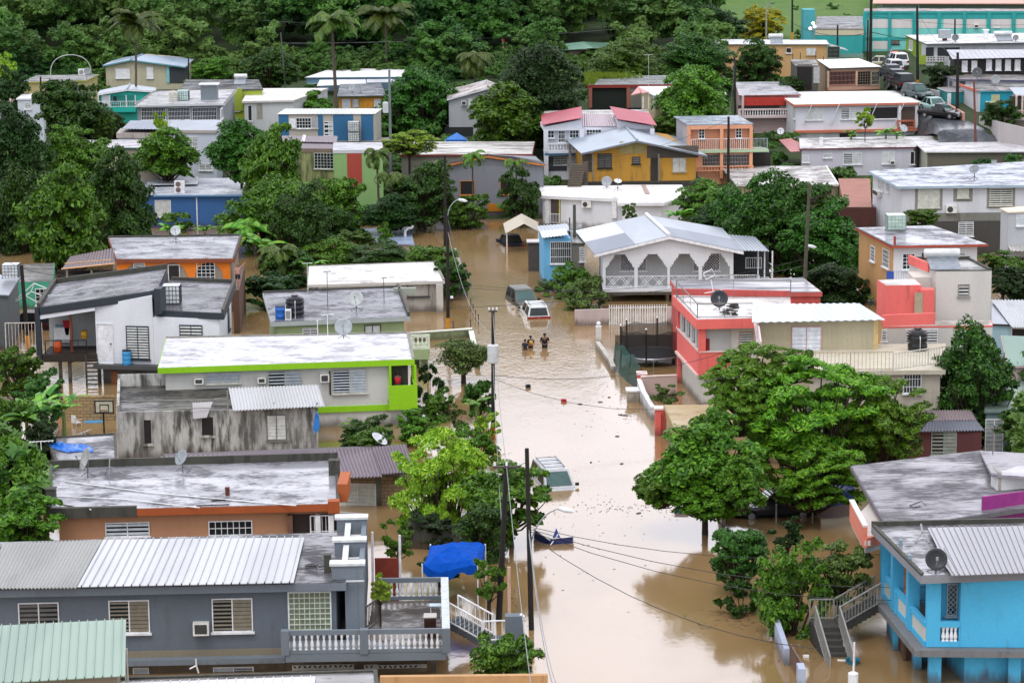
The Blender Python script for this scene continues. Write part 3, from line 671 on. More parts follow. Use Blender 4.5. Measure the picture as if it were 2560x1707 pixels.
# left annex wall under the ruin handled by its wall
# ================================================================= light green house
reg(11)
LG=wallm('#9db283',.12,.95)
H=House('pale green house with grey wet roof carrying tanks and a dish',(135,1370),(1405,1318),(1300,1050),(60,1100),172,LG,roofm('#8e8e98','#2c2b33',.5,1.0),wallm('#aeb8b6',.15),t=.3,over=.4,ref='R',rim={2: .12,1: .3},rimm=MOULD)
r=H.root;F=H.F;LGZ=H.zr
F.win(430,1425,560,1490,'louvre');F.win(995,1400,1130,1470,'shut',DARK,plain('#c9cfcb'))
mb=MB();p=G(1300,1120,LGZ);mb.box(p+Vector((.4,1.2,.05)),1.6,.35,.5);mb.build('parapet',wallm('#a8b0a4',.4),r)
# garden walls and balcony to its right
zt=D(1600,1470,164).z
t_=thing('garden_wall','long pale green garden wall between the lime house and the street','wall',D(1650,1500,166));mb=MB();a=D(1400,1475,182);b_=D(1945,1455,183.5);c_=G(2010,1798,0)
mb.prism([a,b_,b_+Vector((0,.2,0)),a+Vector((0,.2,0))],-1.2,a.z);mb.prism([b_,b_+Vector((.25,0,0)),c_+Vector((.25,0,0)),c_],-1.2,b_.z);mb.build('wall_body',LG,t_)
mb=MB();mb.prism([a+Vector((0,-.06,0)),b_+Vector((.2,-.06,0)),b_+Vector((.2,.26,0)),a+Vector((0,.26,0))],a.z,a.z+.08);mb.prism([b_+Vector((-.06,0,0)),b_+Vector((.3,0,0)),c_+Vector((.3,0,0)),c_+Vector((-.06,0,0))],b_.z,b_.z+.09);mb.build('coping',plain('#d8dcd0'),t_)
reg(21)
BX=Face(r,D(1420,60,172),D(1575,60,172));zz=BX.uz(1500,48)[1]
mb=MB();BX.bx(mb,0,BX.w,zz-.7,zz,-2.6,0);mb.build('porch_slab',LG,r);mb=MB();BX.bx(mb,BX.w-.6,BX.w-.1,-1.2,zz-.7,-1,-.4);BX.bx(mb,BX.w*.1,BX.w*.4,-1.2,zz-.7,-2,-1.6);mb.build('column',LG,r)
railing(r,BX.P(0,zz,-.1),BX.P(BX.w,zz,-.1),1.0,'balu',plain('#cfd8c4'),plain('#dfe6d8'),.26,'balustrade')
# ================================================================= low white house beside the street
reg(11)
H=House('low white flat-roofed house with an open flooded carport at the street end',(470,1030),(1722,993),(1640,818),(480,860),194,wallm('#d6d6d0',.35,.95),roofm('#f0efee','#9c938c',.34,.6),wallm('#c9c7c0',.3),t=.22,over=.25,ref='R',rim={1: .12,2: .06},rimm=CONC)
r=H.root;F=H.F
F.box(1310,1020,1640,1420,.0,.04,plain('#2c2824',.8),'carport_opening') if False else None
u0_,u1_=F.uz(1330,1100)[0],F.uz(1650,1100)[0]
F.bx(mb := MB(),u0_,u1_,-.2,H.zr-.25,.0,.02);mb.build('back_wall',wallm('#aaa69e',.5),r)
F.win(1385,1025,1572,1130,'open',plain('#3a3a3a'));F.box(1640,1018,1700,1330,-.1,.6,wallm('#d0ccc4',.4),'column');F.box(600,1050,820,1062,-.1,.03,plain('#b8b4ac'),'band')
F.win(480,1052,570,1085,'grid')
t_=thing('low_wall','vine-draped low wall with a rust coping beside the street','wall',G(1800,1100,0));A0=D(1705,1135,206);mb=MB();a=G(1700,1135,0);b_=G(1932,1130,0);c_=G(1830,800,0)
mb.prism([a,b_,b_+Vector((0,.2,0)),a+Vector((0,.2,0))],-1.2,1.0);mb.prism([b_,b_+Vector((-.2,0,0)),c_+Vector((-.2,0,0)),c_],-1.2,1.0);mb.build('wall_body',wallm('#9a948a',.5),t_)
mb=MB();mb.prism([a+Vector((0,-.05,0)),b_+Vector((.05,-.05,0)),b_+Vector((.05,.25,0)),a+Vector((0,.25,0))],1.0,1.1);mb.build('coping',plain('#6a2b22'),t_)
# flooded pale blue flat roof
H=House('flooded shed whose pale blue flat roof barely clears the water',(1090,640),(1450,668),(1405,500),(850,520),228,wallm('#b9b6ac',.4),roofm('#9fb0c9','#7c8ba6',.3,.6),wallm('#c0c4c8',.3),t=.15,over=.1,ref='L',cat='shed',name='shed')
p=G(1360,590,H.zr);pipe('white curved vent pipe on the pale blue flat roof',[p,p+Vector((0,0,.5)),p+Vector((.25,0,.75)),p+Vector((.6,0,.8)),p+Vector((.7,0,1.0))],.13)
# ================================================================= white house with charcoal trim, left
reg(10)
WH=wallm('#e3e7ee',.04,.95);CH=plain('#2b323c',.6)
d0=168.0
r=thing('house','white house with charcoal roof edging and a raised porch, left side','house',D(900,1500,d0));RF=roofm('#77777f','#33323a',.45,1.0)
P=lambda x,y,d=d0: D(x,y,d)
# sloped left wing: front edge (360,1240)-(1430,1085), back edge (500,1010)-(1515,870)
a,b_,e=P(352,1238),P(1430,1082),P(858,1165)
bk0,bk1=G(500,1015,a.z),G(1520,880,b_.z)
mb=MB();mb.slab([a,b_,bk1,bk0],.5);mb.build('roof',CH,r)
mb=MB();o_=Vector((0,0,.03));i_=lambda p,q,f: p.lerp(q,f)
mb.slab([i_(a,bk0,.02)+o_,i_(b_,bk1,.02)+o_,i_(bk1,b_,.04)+o_,i_(bk0,a,.04)+o_],.04);mb.build('roof_surface',RF,r)
mb=MB()
for p,q in ((bk0,bk1),(a,bk0)): d_=(q-p);s_=Vector((-d_.y,d_.x,0)).normalized()*.12;h=Vector((0,0,.32));mb.hexa([p-s_,q-s_,q+s_,p+s_,p-s_+h,q-s_+h,q+s_+h,p+s_+h])
mb.build('parapet',MOULD,r)
# right wing
z2=P(1425,1262).z;q2=[P(1425,1262),G(2042,1290,z2),G(2150,1010,z2),G(1560,985,z2)]
mb=MB();mb.prism(q2,z2-.42,z2);mb.build('roof',CH,r);mb=MB();mb.prism(inset(q2,.12),z2-.1,z2+.02);mb.build('roof_surface',RF,r)
mb=MB();iq=inset(q2,.2)
for i in (1,2): mb.prism([q2[i],q2[(i+1) % 4],iq[(i+1) % 4],iq[i]],z2,z2+.25)
mb.build('parapet',MOULD,r)
F=Face(r,P(862,1300),G(2042,1290,z2));W=inset([(p.x,p.y) for p in (P(862,1300),q2[1],q2[2],G(1060,1000,z2))],[.25,.35,.3,0])
zl=D(1000,1748,d0).z
F=Face(r,W[0],W[1])
us=F.uz(1425,1300)[0];bd=(bk0-a)*.94;bd.z=0;pu=lambda u,z,k=0: F.P(u,z,0)+bd*k;zt0,zt1=F.uz(862,1215)[1],F.uz(1425,1130)[1]
mb=MB();mb.hexa([pu(0,zl),pu(us-.25,zl),pu(us-.25,zl,1),pu(0,zl,1),pu(0,zt0),pu(us-.25,zt1),pu(us-.25,zt1,1),pu(0,zt0,1)]);mb.build('wall',WH,r)
wr=[F.P(us-.24,0,0),W[1],W[2],F.P(us-.24,0,0)+bd];mb=MB();mb.prism([(p[0],p[1]) for p in wr],zl,z2-.4);mb.build('right_wing_wall',WH,r)
mb=MB();n0=Vector((.07,0,0));f0,f1=Vector((b_.x,b_.y,0)),Vector((bk1.x,bk1.y,0));mb.hexa([Vector((p.x,p.y,z2-.2)) for p in (f0,f0+n0,f1+n0,f1)]+[Vector((p.x,p.y,b_.z-.3)) for p in (f0,f0+n0,f1+n0,f1)]);mb.build('step_fascia',CH,r)
F.box(1418,1060,1475,1290,-.9,.3,CH,'fascia_drop')
F.win(1160,1410,1355,1700,'louvre',CH,LOUV,gap=.17);F.win(1645,1400,1840,1515,'louvre',CH,LOUV,gap=.17)
F.win(893,1385,1028,1740,'door',WHITE,plain('#e6e9ee',.4))
FR=Face(r,W[1],W[2]);FR.win(2075,1250,2085,1440,'louvre',CH);
# left wing end: front beam, corner post, porch back wall
FP=Face(r,a,P(862,1165));mb=MB();pf=FP.P;uw=FP.uz(862,1200)[0]
mb.hexa([pf(0,FP.uz(358,1345)[1],-.05),pf(uw,FP.uz(862,1265)[1],-.05),pf(uw,FP.uz(862,1265)[1],-.3),pf(0,FP.uz(358,1345)[1],-.3),pf(0,a.z-.3,-.05),pf(uw,FP.uz(862,1170)[1]-.3,-.05),pf(uw,FP.uz(862,1170)[1]-.3,-.3),pf(0,a.z-.3,-.3)]);mb.build('beam',WH,r)
mb=MB();u_=FP.uz(358,1400)[0];FP.bx(mb,u_-.75,u_-.05,-1.2,a.z-.3,-.4,-.02);mb.build('corner_post',CH,r) if False else None
FP.box(325,1235,372,1760,-.4,.0,CH,'corner_post')
zp=FP.uz(600,1665)[1];mb=MB();FP.bx(mb,.1,uw,zp-.5,zp,-3.0,-.05);mb.build('porch_floor',WOODP,r)
mb=MB();FP.bx(mb,.1,uw,zp,a.z+.3,-3.2,-3.0);mb.build('porch_back_wall',wallm('#b7bcbc',.3),r)
railing(r,FP.P(.3,zp,-.15),FP.P(uw*.82,zp,-.15),.95,'bars',BLACK,gap=.5)
mb=MB()
for k in (.25,.42,.95): mb=MB();FP.bx(mb,uw*k,uw*k+.22,-1.2,zp-.5,-1.4,-1.2);mb.build('porch_post',wallm('#8b8880',.5),r)
ux=FP.uz(640,1500)[0];mb=MB();FP.bx(mb,ux-.08,ux+.08,zp-.6,a.z+.3,-.5,-.35);mb.build('rusty_post',plain('#6b3420'),r)
# ladder stair
mb=MB();n=9
for i in range(n): z=zp-.35-i*(zp+.2)/n;FP.bx(mb,uw*.82,uw*1.02,z-.05,z,-.3+i*.12,.0+i*.12)
mb.build('stair',plain('#4a3b30'),r)
mb=MB();FP.bx(mb,uw*.80,uw*.83,-.8,zp,.2,.3);mb.build('stair_post',plain('#3a3b3d'),r)
# lower storey
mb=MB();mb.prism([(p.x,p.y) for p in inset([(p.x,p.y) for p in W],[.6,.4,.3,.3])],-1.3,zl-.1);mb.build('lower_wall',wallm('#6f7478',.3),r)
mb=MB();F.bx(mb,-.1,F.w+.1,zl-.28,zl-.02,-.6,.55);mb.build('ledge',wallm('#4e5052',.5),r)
FO=F.off(-.55);FO.win(1210,1832,1315,1920,'open',plain('#8d8d88'));FO.box(1015,1815,1080,1960,-.1,.03,plain('#a4683f'),'door_post')
# things on the porch
def drum(name,label,P,rr,h,mat,lid=None,cat='barrel',rings=3):
    t=thing(name,label,cat,P);P=Vector(P);mb=MB();pr=[(rr*.92,0),(rr*.98,.03*h)]
    for i in range(rings): z=h*(i+.5)/rings;pr += [(rr*.97,z-.06*h),(rr*1.03,z-.02*h),(rr*1.03,z+.02*h),(rr*.97,z+.06*h)]
    pr += [(rr*.97,h*.97),(rr*.9,h)];mb.lathe(P,pr,18);mb.build('body',mat,t,True)
    mb=MB();mb.lathe(P+Vector((0,0,h)),[(rr*.98,0),(rr*.98,.06),(rr*.6,.08),(.02,.08)],18);mb.build('lid',lid or BLACK,t);return t
drum('barrel','light blue plastic barrel on the ledge below the window of the white house',F.P(F.uz(1165,1650)[0],zl-.02,.28),.3,.95,plain('#3c95cf',.3))
pp=lambda x,n: FP.P(FP.uz(x,1600)[0],zp,n)
drum('bucket','orange bin on the raised porch of the white house',pp(505,-.9),.26,.75,plain('#c8501a'),plain('#777'),'bucket',1)
drum('bucket','small yellow bucket high on the porch of the white house',pp(735,-1.6)+Vector((0,0,.8)),.22,.45,plain('#c9971a'),plain('#9a7a1a'),'bucket',1)
t_=thing('washing_machine','white washing machine at the back of the raised porch','washing machine',pp(520,-2.5));p=pp(520,-2.5);mb=MB();mb.box(p+Vector((0,0,.9)),1.1,.6,.95);mb.build('body',WHITE,t_);mb=MB();mb.box(p+Vector((0,.15,1.45)),1.0,.2,.15);mb.build('control_panel',plain('#5f7f88'),t_)
t_=thing('garment','red cloth hanging on the porch of the white house','cloth',pp(565,-2)+Vector((0,0,1.0)));mb=MB();p=pp(565,-2.2);mb.slab([],0) if False else None
mb.hexa([p+Vector(v) for v in ((-.1,0,.9),(.1,0,.9),(.1,.06,.9),(-.1,.06,.9),(-.28,0,1.9),(.22,0,1.9),(.22,.06,1.9),(-.28,.06,1.9))]);mb.build('cloth',plain('#9c1626',.8),t_)
tx=bpy.data.curves.new('wall_lettering','FONT');tx.body='Familia';tx.size=.42;tx.extrude=.005;to=bpy.data.objects.new('wall_lettering',tx);C.objects.link(to);to.parent=r
q=FP.P(FP.uz(450,1400)[0],FP.uz(500,1368)[1],-2.985) ;to.location=q-ORG[r.name];to.rotation_euler=(math.radians(90),0,math.atan2(FP.u.y,FP.u.x));to.data.shear=.3;bpy.context.view_layer.update();me_=bpy.data.meshes.new_from_object(to);me_.materials.clear();me_.materials.append(DARK);ml_=to.location.copy();mr_=to.rotation_euler.copy();bpy.data.objects.remove(to);to=bpy.data.objects.new('wall_lettering',me_);C.objects.link(to);to.parent=r;to.location=ml_;to.rotation_euler=mr_
# ---- orange arcade house behind
H=House('orange arcaded house with a wet grey flat roof',(1060,795),(2140,790),(2205,580),(985,600),195,wallm('#9c8f80',.3),roofm('#b8bac2','#45464d',.46,1.0),wallm('#8c4a2c',.5),t=.3,over=.3,rim={2: .15,1: .12},rimm=MOULD);r=H.root
H.F=H.F.off(0);OR=wallm('#e37c18',.15,1.0)
E=H.E.off(-.25);mb=MB();zt=H.zr-.3;zb=E.uz(1500,1010)[1];xs_=[1062,2100];arches=[(1135,1385),(1440,1710),(1775,2035)]
ub0,ub1=E.uz(1065,900)[0],E.uz(2100,900)[0];spans=[(E.uz(x0,900)[0],E.uz(x1,900)[0]) for x0,x1 in arches];ztop=E.uz(1500,828)[1]
N=120
for i in range(N):
    ua,uc=ub0+(ub1-ub0)*i/N,ub0+(ub1-ub0)*(i+1)/N;um=(ua+uc)/2;z0=-1.2
    for (s0,s1) in spans:
        if s0<um<s1: q=(um-(s0+s1)/2)/((s1-s0)/2);z0=ztop-(s1-s0)*.5*(1-math.sqrt(1-q*q))*1.15
    E.bx(mb,ua,uc,z0,zt,-.2,.0)
mb.build('arcade',OR,r);FF=H.F.off(-.3)
H.F=H.F.off(.03);H.F.win(1225,835,1320,990,'louvre',None,LOUV);H.F.win(1540,850,1635,985,'hole');H.F.win(1800,825,1955,985,'grid');H.F.box(1130,985,2040,1060,-.1,.2,wallm('#8f8579',.3),'low_parapet')
H.R=H.ER;mb=MB();p0,p1=H.q[1],H.q[2];
# ---- brown shack roof
t_=thing('shack','shack with a dark brown sheet roof on pale posts beside the orange house','shack',D(800,1000,196));z=D(600,820,196).z
sheet_roof(t_,[D(560,890,195),D(1045,830,195),D(1050,690,200),D(640,770,200)],16,sheetm('#5b3a40',.4,.9),'wave',.03,'roof');mb=MB()
for x in (610,835,1040): p=D(x,900,196);mb.box((p.x,p.y,p.z/2-.3),.15,.15,p.z+.7)
mb.build('posts',plain('#b7b0a4'),t_);mb=MB();p,q_=D(520,900,199),D(1060,860,199);mb.prism([p,q_,q_+Vector((0,.2,0)),p+Vector((0,.2,0))],-1.2,p.z);mb.build('back_wall',plain('#2b2320',.9),t_)
mb=MB();mb.tube([D(560,885,194.8),D(1045,835,194.8)],.06,4);mb.tube([D(590,835,195.2),D(1020,800,195.2)],.04,4);mb.build('beam',plain('#c99c72'),t_)
# ---- teal house, far left
H=House('teal green house with white antenna frame at the left edge',(95,1005),(480,1000),(500,830),(110,850),197,wallm('#4aae8c',.2,.9),roofm('#8b8a88','#494742'),t=.1,over=.02);H.F.win(330,1068,440,1210,'grid')
H2=House('grey metal-roofed house at the left edge with a caged tank on top',(-260,1105),(85,1125),(185,965),(-220,900),180,wallm('#5d6468',.3),sheetm('#b6bcc6',.2,.9),t=.1,over=.15,ref='R')
t_=thing('wall','pale green wall panel beside the white fence at the left edge','wall',D(20,1500,182));mb=MB();p,q_=D(-60,1372,182),D(50,1372,182);mb.prism([p,q_,q_+Vector((0,.2,0)),p+Vector((0,.2,0))],-1.2,p.z);mb.build('wall_body',wallm('#6cc79c',.2),t_)
t_=thing('fence','white picket railing in front of the teal house','fence',D(200,1600,180));p,q_=D(55,1560,180),D(385,1560,180);zt=D(200,1372,180).z;railing(t_,Vector((p.x,p.y,0)),Vector((q_.x,q_.y,0)),zt,'bars',plain('#d9d2ca'),gap=.23,name='pickets')
mb=MB();
for (x0,y0,x1,y1) in ((50,1250,310,1015),(310,1015,460,1075),(285,1090,50,1240),(285,1090,440,1150),(235,1130,370,1205),(310,1015,285,1090),(285,1090,240,1130)): mb.tube([D(x0,y0,185),D(x1,y1,185)],.035,4)
t_=thing('trellis','white pipe frame leaning in front of the teal house','frame',D(200,1200,185));mb.build('pipes',WHITE,t_)
# ---- blue house, left
H=House('bright blue house with a white flat roof among the trees, left',(1240,212),(2270,208),(2300,55),(1300,62),239,wallm('#3767a2',.15,.95),roofm('#dfe2e8','#8790a0',.48,.9),wallm('#6f9cc8',.1),t=.16,over=.3,rim={3: .12},rimm=WHITE);r=H.root;F=H.F
F.win(1418,262,1555,405,'shut',WHITE,plain('#c6c9c4'));F.box(1792,232,1802,510,0,.06,WHITE,'downpipe');BLZ=H.zr
sheet_roof(r,[G(1340,120,BLZ+.25),G(1800,110,BLZ+.25),G(1810,42,BLZ+.3),G(1350,48,BLZ+.3)],12,sheetm('#dfe6ee',.05,.9),'rib',.02,'roof_panel')
for k in (0,1): pass
t_=thing('air_conditioner','white two-fan air conditioner on the roof of the blue house','air conditioner',G(1640,200,BLZ));p=G(1640,195,BLZ);mb=MB();mb.box(p+Vector((0,0,.6)),.95,.4,1.15);mb.build('body',WHITE,t_);mb=MB()
for z in (.35,.88): mb.lathe(p+Vector((-.12,-.2,z)),[(.24,0),(.24,.02),(.08,.03)],14,(0,-1,0))
mb.build('fan_grille',plain('#6b5a55'),t_)

# ================================================================= white house with scalloped arcade
reg(12)
r=thing('house','white house with stepped scalloped arches and a silver gable roof above the flood','house',D(1430,1070,197))
d0=197.0;A=D(1435,582,d0);EL=D(750,748,d0);ER=D(2112,722,d0);BA=G(1225,392,A.z);BL=G(575,535,EL.z);BR=G(1915,510,ER.z)
RS1,RS2,RS3=sheetm('#b7c0cb',.2,.95,.35,.2,'#7c8087'),sheetm('#8e97a5',.25,.95,.35,.2,'#6a6e76'),sheetm('#dfe8ec',.1,.95,.3,.1,'#9aa0a4')
def quad(a,b,c,d,u0,u1,v0,v1):
    f=lambda u,v: a.lerp(b,u).lerp(d.lerp(c,u),v);return [f(u0,v0),f(u1,v0),f(u1,v1),f(u0,v1)]
# left slope a=EL(front) .. direction u to apex, v to the back
for (u0,u1,v0,v1,m_) in ((0,.55,0,.5,RS2),(0,.55,.5,1,RS3),(.55,1,0,1,RS1)):
    q=quad(EL,A,BA,BL,u0,u1,v0,v1);sheet_roof(r,[q[0],q[3],q[2],q[1]],12,m_,'wave',.025,'roof_sheet')
for (u0,u1,v0,v1,m_) in ((0,1,0,.5,RS2),(0,1,.5,1,RS1)):
    q=quad(A,ER,BR,BA,u0,u1,v0,v1);sheet_roof(r,[q[0],q[3],q[2],q[1]],12,m_,'wave',.025,'roof_sheet')
L1=G(1975,572,ER.z-.1);L2=G(2215,588,ER.z-.35);L3=D(2345,722,d0+1.5);L4=D(2105,716,d0+.2);sheet_roof(r,[L4,L3,L2,L1],8,RS1,'wave',.025,'roof_sheet')
mb=MB();mb.tube([A+Vector((0,0,.08)),BA+Vector((0,0,.08))],.14,6);mb.build('ridge_cap',WHITE,r)
F=Face(r,D(830,900,d0+.35),D(2018,900,d0+.35));WA=wallm('#dfe1e4',.06,.95)
mb=MB();N=150;spans=[(F.uz(a,860)[0],F.uz(b,860)[0]) for a,b in ((855,1118),(1150,1415),(1440,1700),(1732,1990))];zlo=F.uz(1400,865)[1];zhi=F.uz(1400,748)[1];um=F.uz(1435,600)[0]
zf=F.uz(1400,1058)[1]
gz=lambda u: (A.z+(EL.z-A.z)*(um-u)/(um-(F.uz(750,748)[0])) if u<um else A.z+(ER.z-A.z)*(u-um)/(F.uz(2112,722)[0]-um))-.08
for i in range(N):
    ua,uc=F.w*i/N,F.w*(i+1)/N;u=(ua+uc)/2;z0=zf
    for s0,s1 in spans:
        if s0<u<s1:
            q=abs(u-(s0+s1)/2)/((s1-s0)/2);lv=max(0,min(6,int((q-.38)/.1+.999)));z0=zhi-(zhi-zlo)*lv/6
    mb.hexa([F.P(ua,z0,0),F.P(uc,z0,0),F.P(uc,z0,-.15),F.P(ua,z0,-.15),F.P(ua,gz(ua),0),F.P(uc,gz(uc),0),F.P(uc,gz(uc),-.15),F.P(ua,gz(ua),-.15)])
mb.build('arcade',WA,r)
mb=MB()
for a,b in ((EL,A),(A,ER)): h=Vector((0,0,.26));n_=Vector((0,.04,0));mb.hexa([a-h-n_,b-h-n_,b-h+n_,a-h+n_,a-n_-h*.15,b-n_-h*.15,b+n_-h*.15,a+n_-h*.15])
mb.build('fascia',WHITE,r)
mb=MB();F.bx(mb,0,F.w,zf-.25,zf,-9,.25);mb.build('floor_slab',WA,r)
mb=MB();FB=F.off(-1.6);F.bx(mb,.16,F.w-.1,zf,gz(0)-.06,-8.6,-1.6);mb.build('wall',wallm('#c6c9c8',.12),r)
FL_=Face(r,F.P(0,0,-9),F.P(0,0,0));mb=MB();F.bx(mb,.02,.15,zf,gz(0)-.04,-8.6,-.16);mb.build('side_wall',WA,r)
for x0,x1 in ((990,1115),(1150,1222),(1655,1705),(1735,1890)): FB.win(x0,752,x1,895,'lattice',WHITE)
for i,(s0,s1) in enumerate(spans): railing(r,F.P(s0,zf,-.08),F.P(s1,zf,-.08),.95,'chev',WHITE,gap=.2)
railing(r,F.P(F.w+.05,zf,-.1),F.P(F.w+1.1+.9,zf,-.1),.95,'bars',WHITE,gap=.17);
mb=MB();F.bx(mb,F.w,F.w+3.2,zf-.2,zf,-5,0)
mb.build('side_porch_floor',WA,r);mb=MB()
for u in (F.w+2.0,F.w+2.5,F.w+3.1): F.bx(mb,u,u+.1,-1.2,ER.z-.3,-1.6,-1.5)
mb.build('post',WHITE,r);mb=MB();F.bx(mb,F.w,F.w+3.2,zf,ER.z-.4,-5,-4.8);mb.build('side_porch_back',plain('#33383a',.8),r)
railing(r,F.P(F.w+1.2,zf+1.0,-2.6),F.P(F.w+2.4,zf+1.0,-2.6),.9,'bars',WHITE,gap=.17)
mb=MB()
for x in (838,1418,1960): u=F.uz(x,1200)[0];F.bx(mb,u-.1,u+.14,-1.2,zf-.25,-.5,-.25);F.bx(mb,u-.1,u+.14,-1.2,zf-.25,-4.5,-4.2)
mb.build('undercroft_post',wallm('#7f776b',.5),r)
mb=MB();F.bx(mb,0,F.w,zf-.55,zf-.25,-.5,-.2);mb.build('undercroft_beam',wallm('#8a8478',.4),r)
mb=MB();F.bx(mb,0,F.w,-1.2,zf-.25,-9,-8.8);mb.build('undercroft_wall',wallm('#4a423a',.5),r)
# yard wall and sliding gate
t_=thing('yard_wall','pale stained yard wall left of the white slatted gate','wall',G(720,1400,0));a,b_=G(572,1402,0),G(885,1392,0);zt=D(572,1258,a.y).z;mb=MB();mb.prism([a,b_,b_+Vector((0,.18,0)),a+Vector((0,.18,0))],-1.2,zt);mb.build('wall_body',wallm('#c3b4b0',.45,.95,'#6b5550'),t_)
t_=thing('yard_wall','short pale wall between the slatted gate and the coral house','wall',G(1450,1380,0));a2,b2=G(1408,1385,0),G(1520,1385,0);mb=MB();mb.prism([a2,b2,b2+Vector((0,.18,0)),a2+Vector((0,.18,0))],-1.2,zt+.1);mb.build('wall_body',wallm('#c3b4b0',.45,.95,'#6b5550'),t_)
t_=thing('gate','white slatted sliding gate standing in the flood','gate',G(1150,1390,0));railing(t_,G(888,1392,0)+Vector((0,.05,0)),G(1408,1385,0)+Vector((0,.05,0)),zt+.1,'bars',WHITE,gap=.21,name='slats');
mb=MB();
for i in range(25): c=(G(888,1392,0)).lerp(G(1408,1385,0),i/24);mb.box(c+Vector((0,0,zt/2+.12)),.06,.04,zt+.35)
mb.build('pickets',WHITE,t_)
# ---- white flat-roofed house behind
H=House('white flat-roofed house behind the scalloped arcade house',(255,222),(1385,270),(1240,122),(252,128),238,wallm('#dfe2e6',.05,.95),roofm('#f6f3f2','#c9c0bc',.25,.5),wallm('#eceef0',.1),t=.22,over=.25,rim={0: .06},rimm=WHITE);r=H.root
H.q;F=H.F;F.ac(645,262,728,322,True)
q=[G(960,285,H.zr-.05),G(1385,285,H.zr-.05),G(1600,215,H.zr-.05),G(1550,120,H.zr-.05),G(1000,122,H.zr-.05)]
mb=MB();mb.prism(q,H.zr-.3,H.zr-.02);mb.build('roof',wallm('#eceef0',.1),r);mb=MB();mb.prism(inset(q[:5],.1),H.zr-.1,H.zr+.004);mb.build('roof_surface',roofm('#f6f3f2','#c9c0bc',.25,.5),r)
mb=MB();mb.prism(inset(q,.4),0,H.zr-.3);mb.build('wall',wallm('#dfe2e6',.05,.95),r)
mb=MB();mb.prism([G(1180,125,H.zr),G(1215,125,H.zr),G(1255,205,H.zr),G(1215,205,H.zr)],H.zr,H.zr+.1);mb.build('upstand',plain('#a08b80'),r)
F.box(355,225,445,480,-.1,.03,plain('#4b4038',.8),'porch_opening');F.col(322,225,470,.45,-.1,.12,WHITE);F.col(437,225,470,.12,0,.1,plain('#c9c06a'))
railing(r,F.P(F.uz(355,440)[0],F.uz(400,468)[1],.1),F.P(F.uz(440,440)[0],F.uz(400,468)[1],.1),.9)
F.box(915,225,960,420,-.1,.2,WHITE,'pilaster')
# ---- blue shack
t_=thing('shack','small light blue shack with white window bars and a tin roof','shack',D(400,850,205));dd=205;p=[D(288,600,dd),D(538,590,dd)];bb=[p[1]+Vector((-.3,4.5,0)),p[0]+Vector((-.3,4.5,0))]
mb=MB();mb.prism([p[0],p[1],bb[0],bb[1]],-1.2,D(400,605,dd).z);mb.build('wall',wallm('#6db4dd',.15,.95),t_);Fs=Face(t_,p[0],p[1]);Fs.win(355,640,535,830,'bars',WHITE)
sheet_roof(t_,[D(275,600,dd-.5),D(512,572,dd-.5),D(490,515,dd+2.5),D(252,540,dd+2.5)],8,RS3,'wave',.03,'roof');sheet_roof(t_,[D(245,545,dd+2.5),D(540,535,dd+2.5),D(500,470,dd+6),D(222,492,dd+6)],9,RS1,'wave',.03,'roof')
mb=MB();pp_=D(570,560,207);mb.box((pp_.x,pp_.y,D(570,300,207).z/2),.24,.24,D(570,300,207).z);mb.build('concrete_column',MOULD,t_)
mb=MB();pp_=D(526,560,208);zz=D(526,418,208).z;mb.box((pp_.x,pp_.y,zz/2),.1,.1,zz);pp_=D(995,400,225);
mb.build('concrete_column',MOULD,t_)
H=House('dark masonry annexe between the blue shack and the arcade house',(545,650),(665,650),(640,480),(500,480),204,wallm('#77746c',.7),roofm('#8f8f8d','#44423e'),MOULD,t=.15,over=.05,cat='annexe',name='annexe');H.F.win(622,690,663,810,'louvre')
t_=thing('kiosk','dark kiosk box with a pale lid standing in the flood','kiosk',D(205,700,215));p=D(205,700,213);mb=MB();mb.box((p.x,p.y,.6),1.05,1.3,3.6);mb.build('cabinet',plain('#4a4643',.7),t_);mb=MB();mb.box((p.x,p.y,2.43),1.3,1.6,.08);mb.build('lid',plain('#b9b4b2',.4),t_)
# ---- carport
t_=thing('carport','cream corrugated gable carport in the flooded street','carport',G(100,680,0));z_=2.1;ap=D(110,470,222);el=D(-60,560,222);er=D(255,545,222)
bv=Vector((-.2,6,0));cm=sheetm('#d8cfbd',.1,.95,.6,0)
sheet_roof(t_,[el,el+bv,ap+bv,ap],8,cm,'rib',.06,'roof');sheet_roof(t_,[ap,ap+bv,er+bv,er],8,cm,'rib',.06,'roof');mb=MB()
for q in (el,er): 
    for k in (.1,5.9): mb.tube([(q.x+(.12 if q is el else-.12),q.y+k,-1),(q.x+(.12 if q is el else-.12),q.y+k,q.z)],.06,6)
mb.build('post',plain('#cfc6b4'),t_)

# ================================================================= coral house
CO=wallm('#ec7069',.3,.98);CW=wallm('#d6d4cc',.1,.95)
H=House('coral and white two-storey house with roof terrace, right of the street',(1680,1345),(2560,1325),(2540,1145),(1462,1122),158.7,CW,roofm('#ebe9e9','#a8a29c',.38,.5),CO,t=.62,over=.5);r=H.root;CZ=H.zr
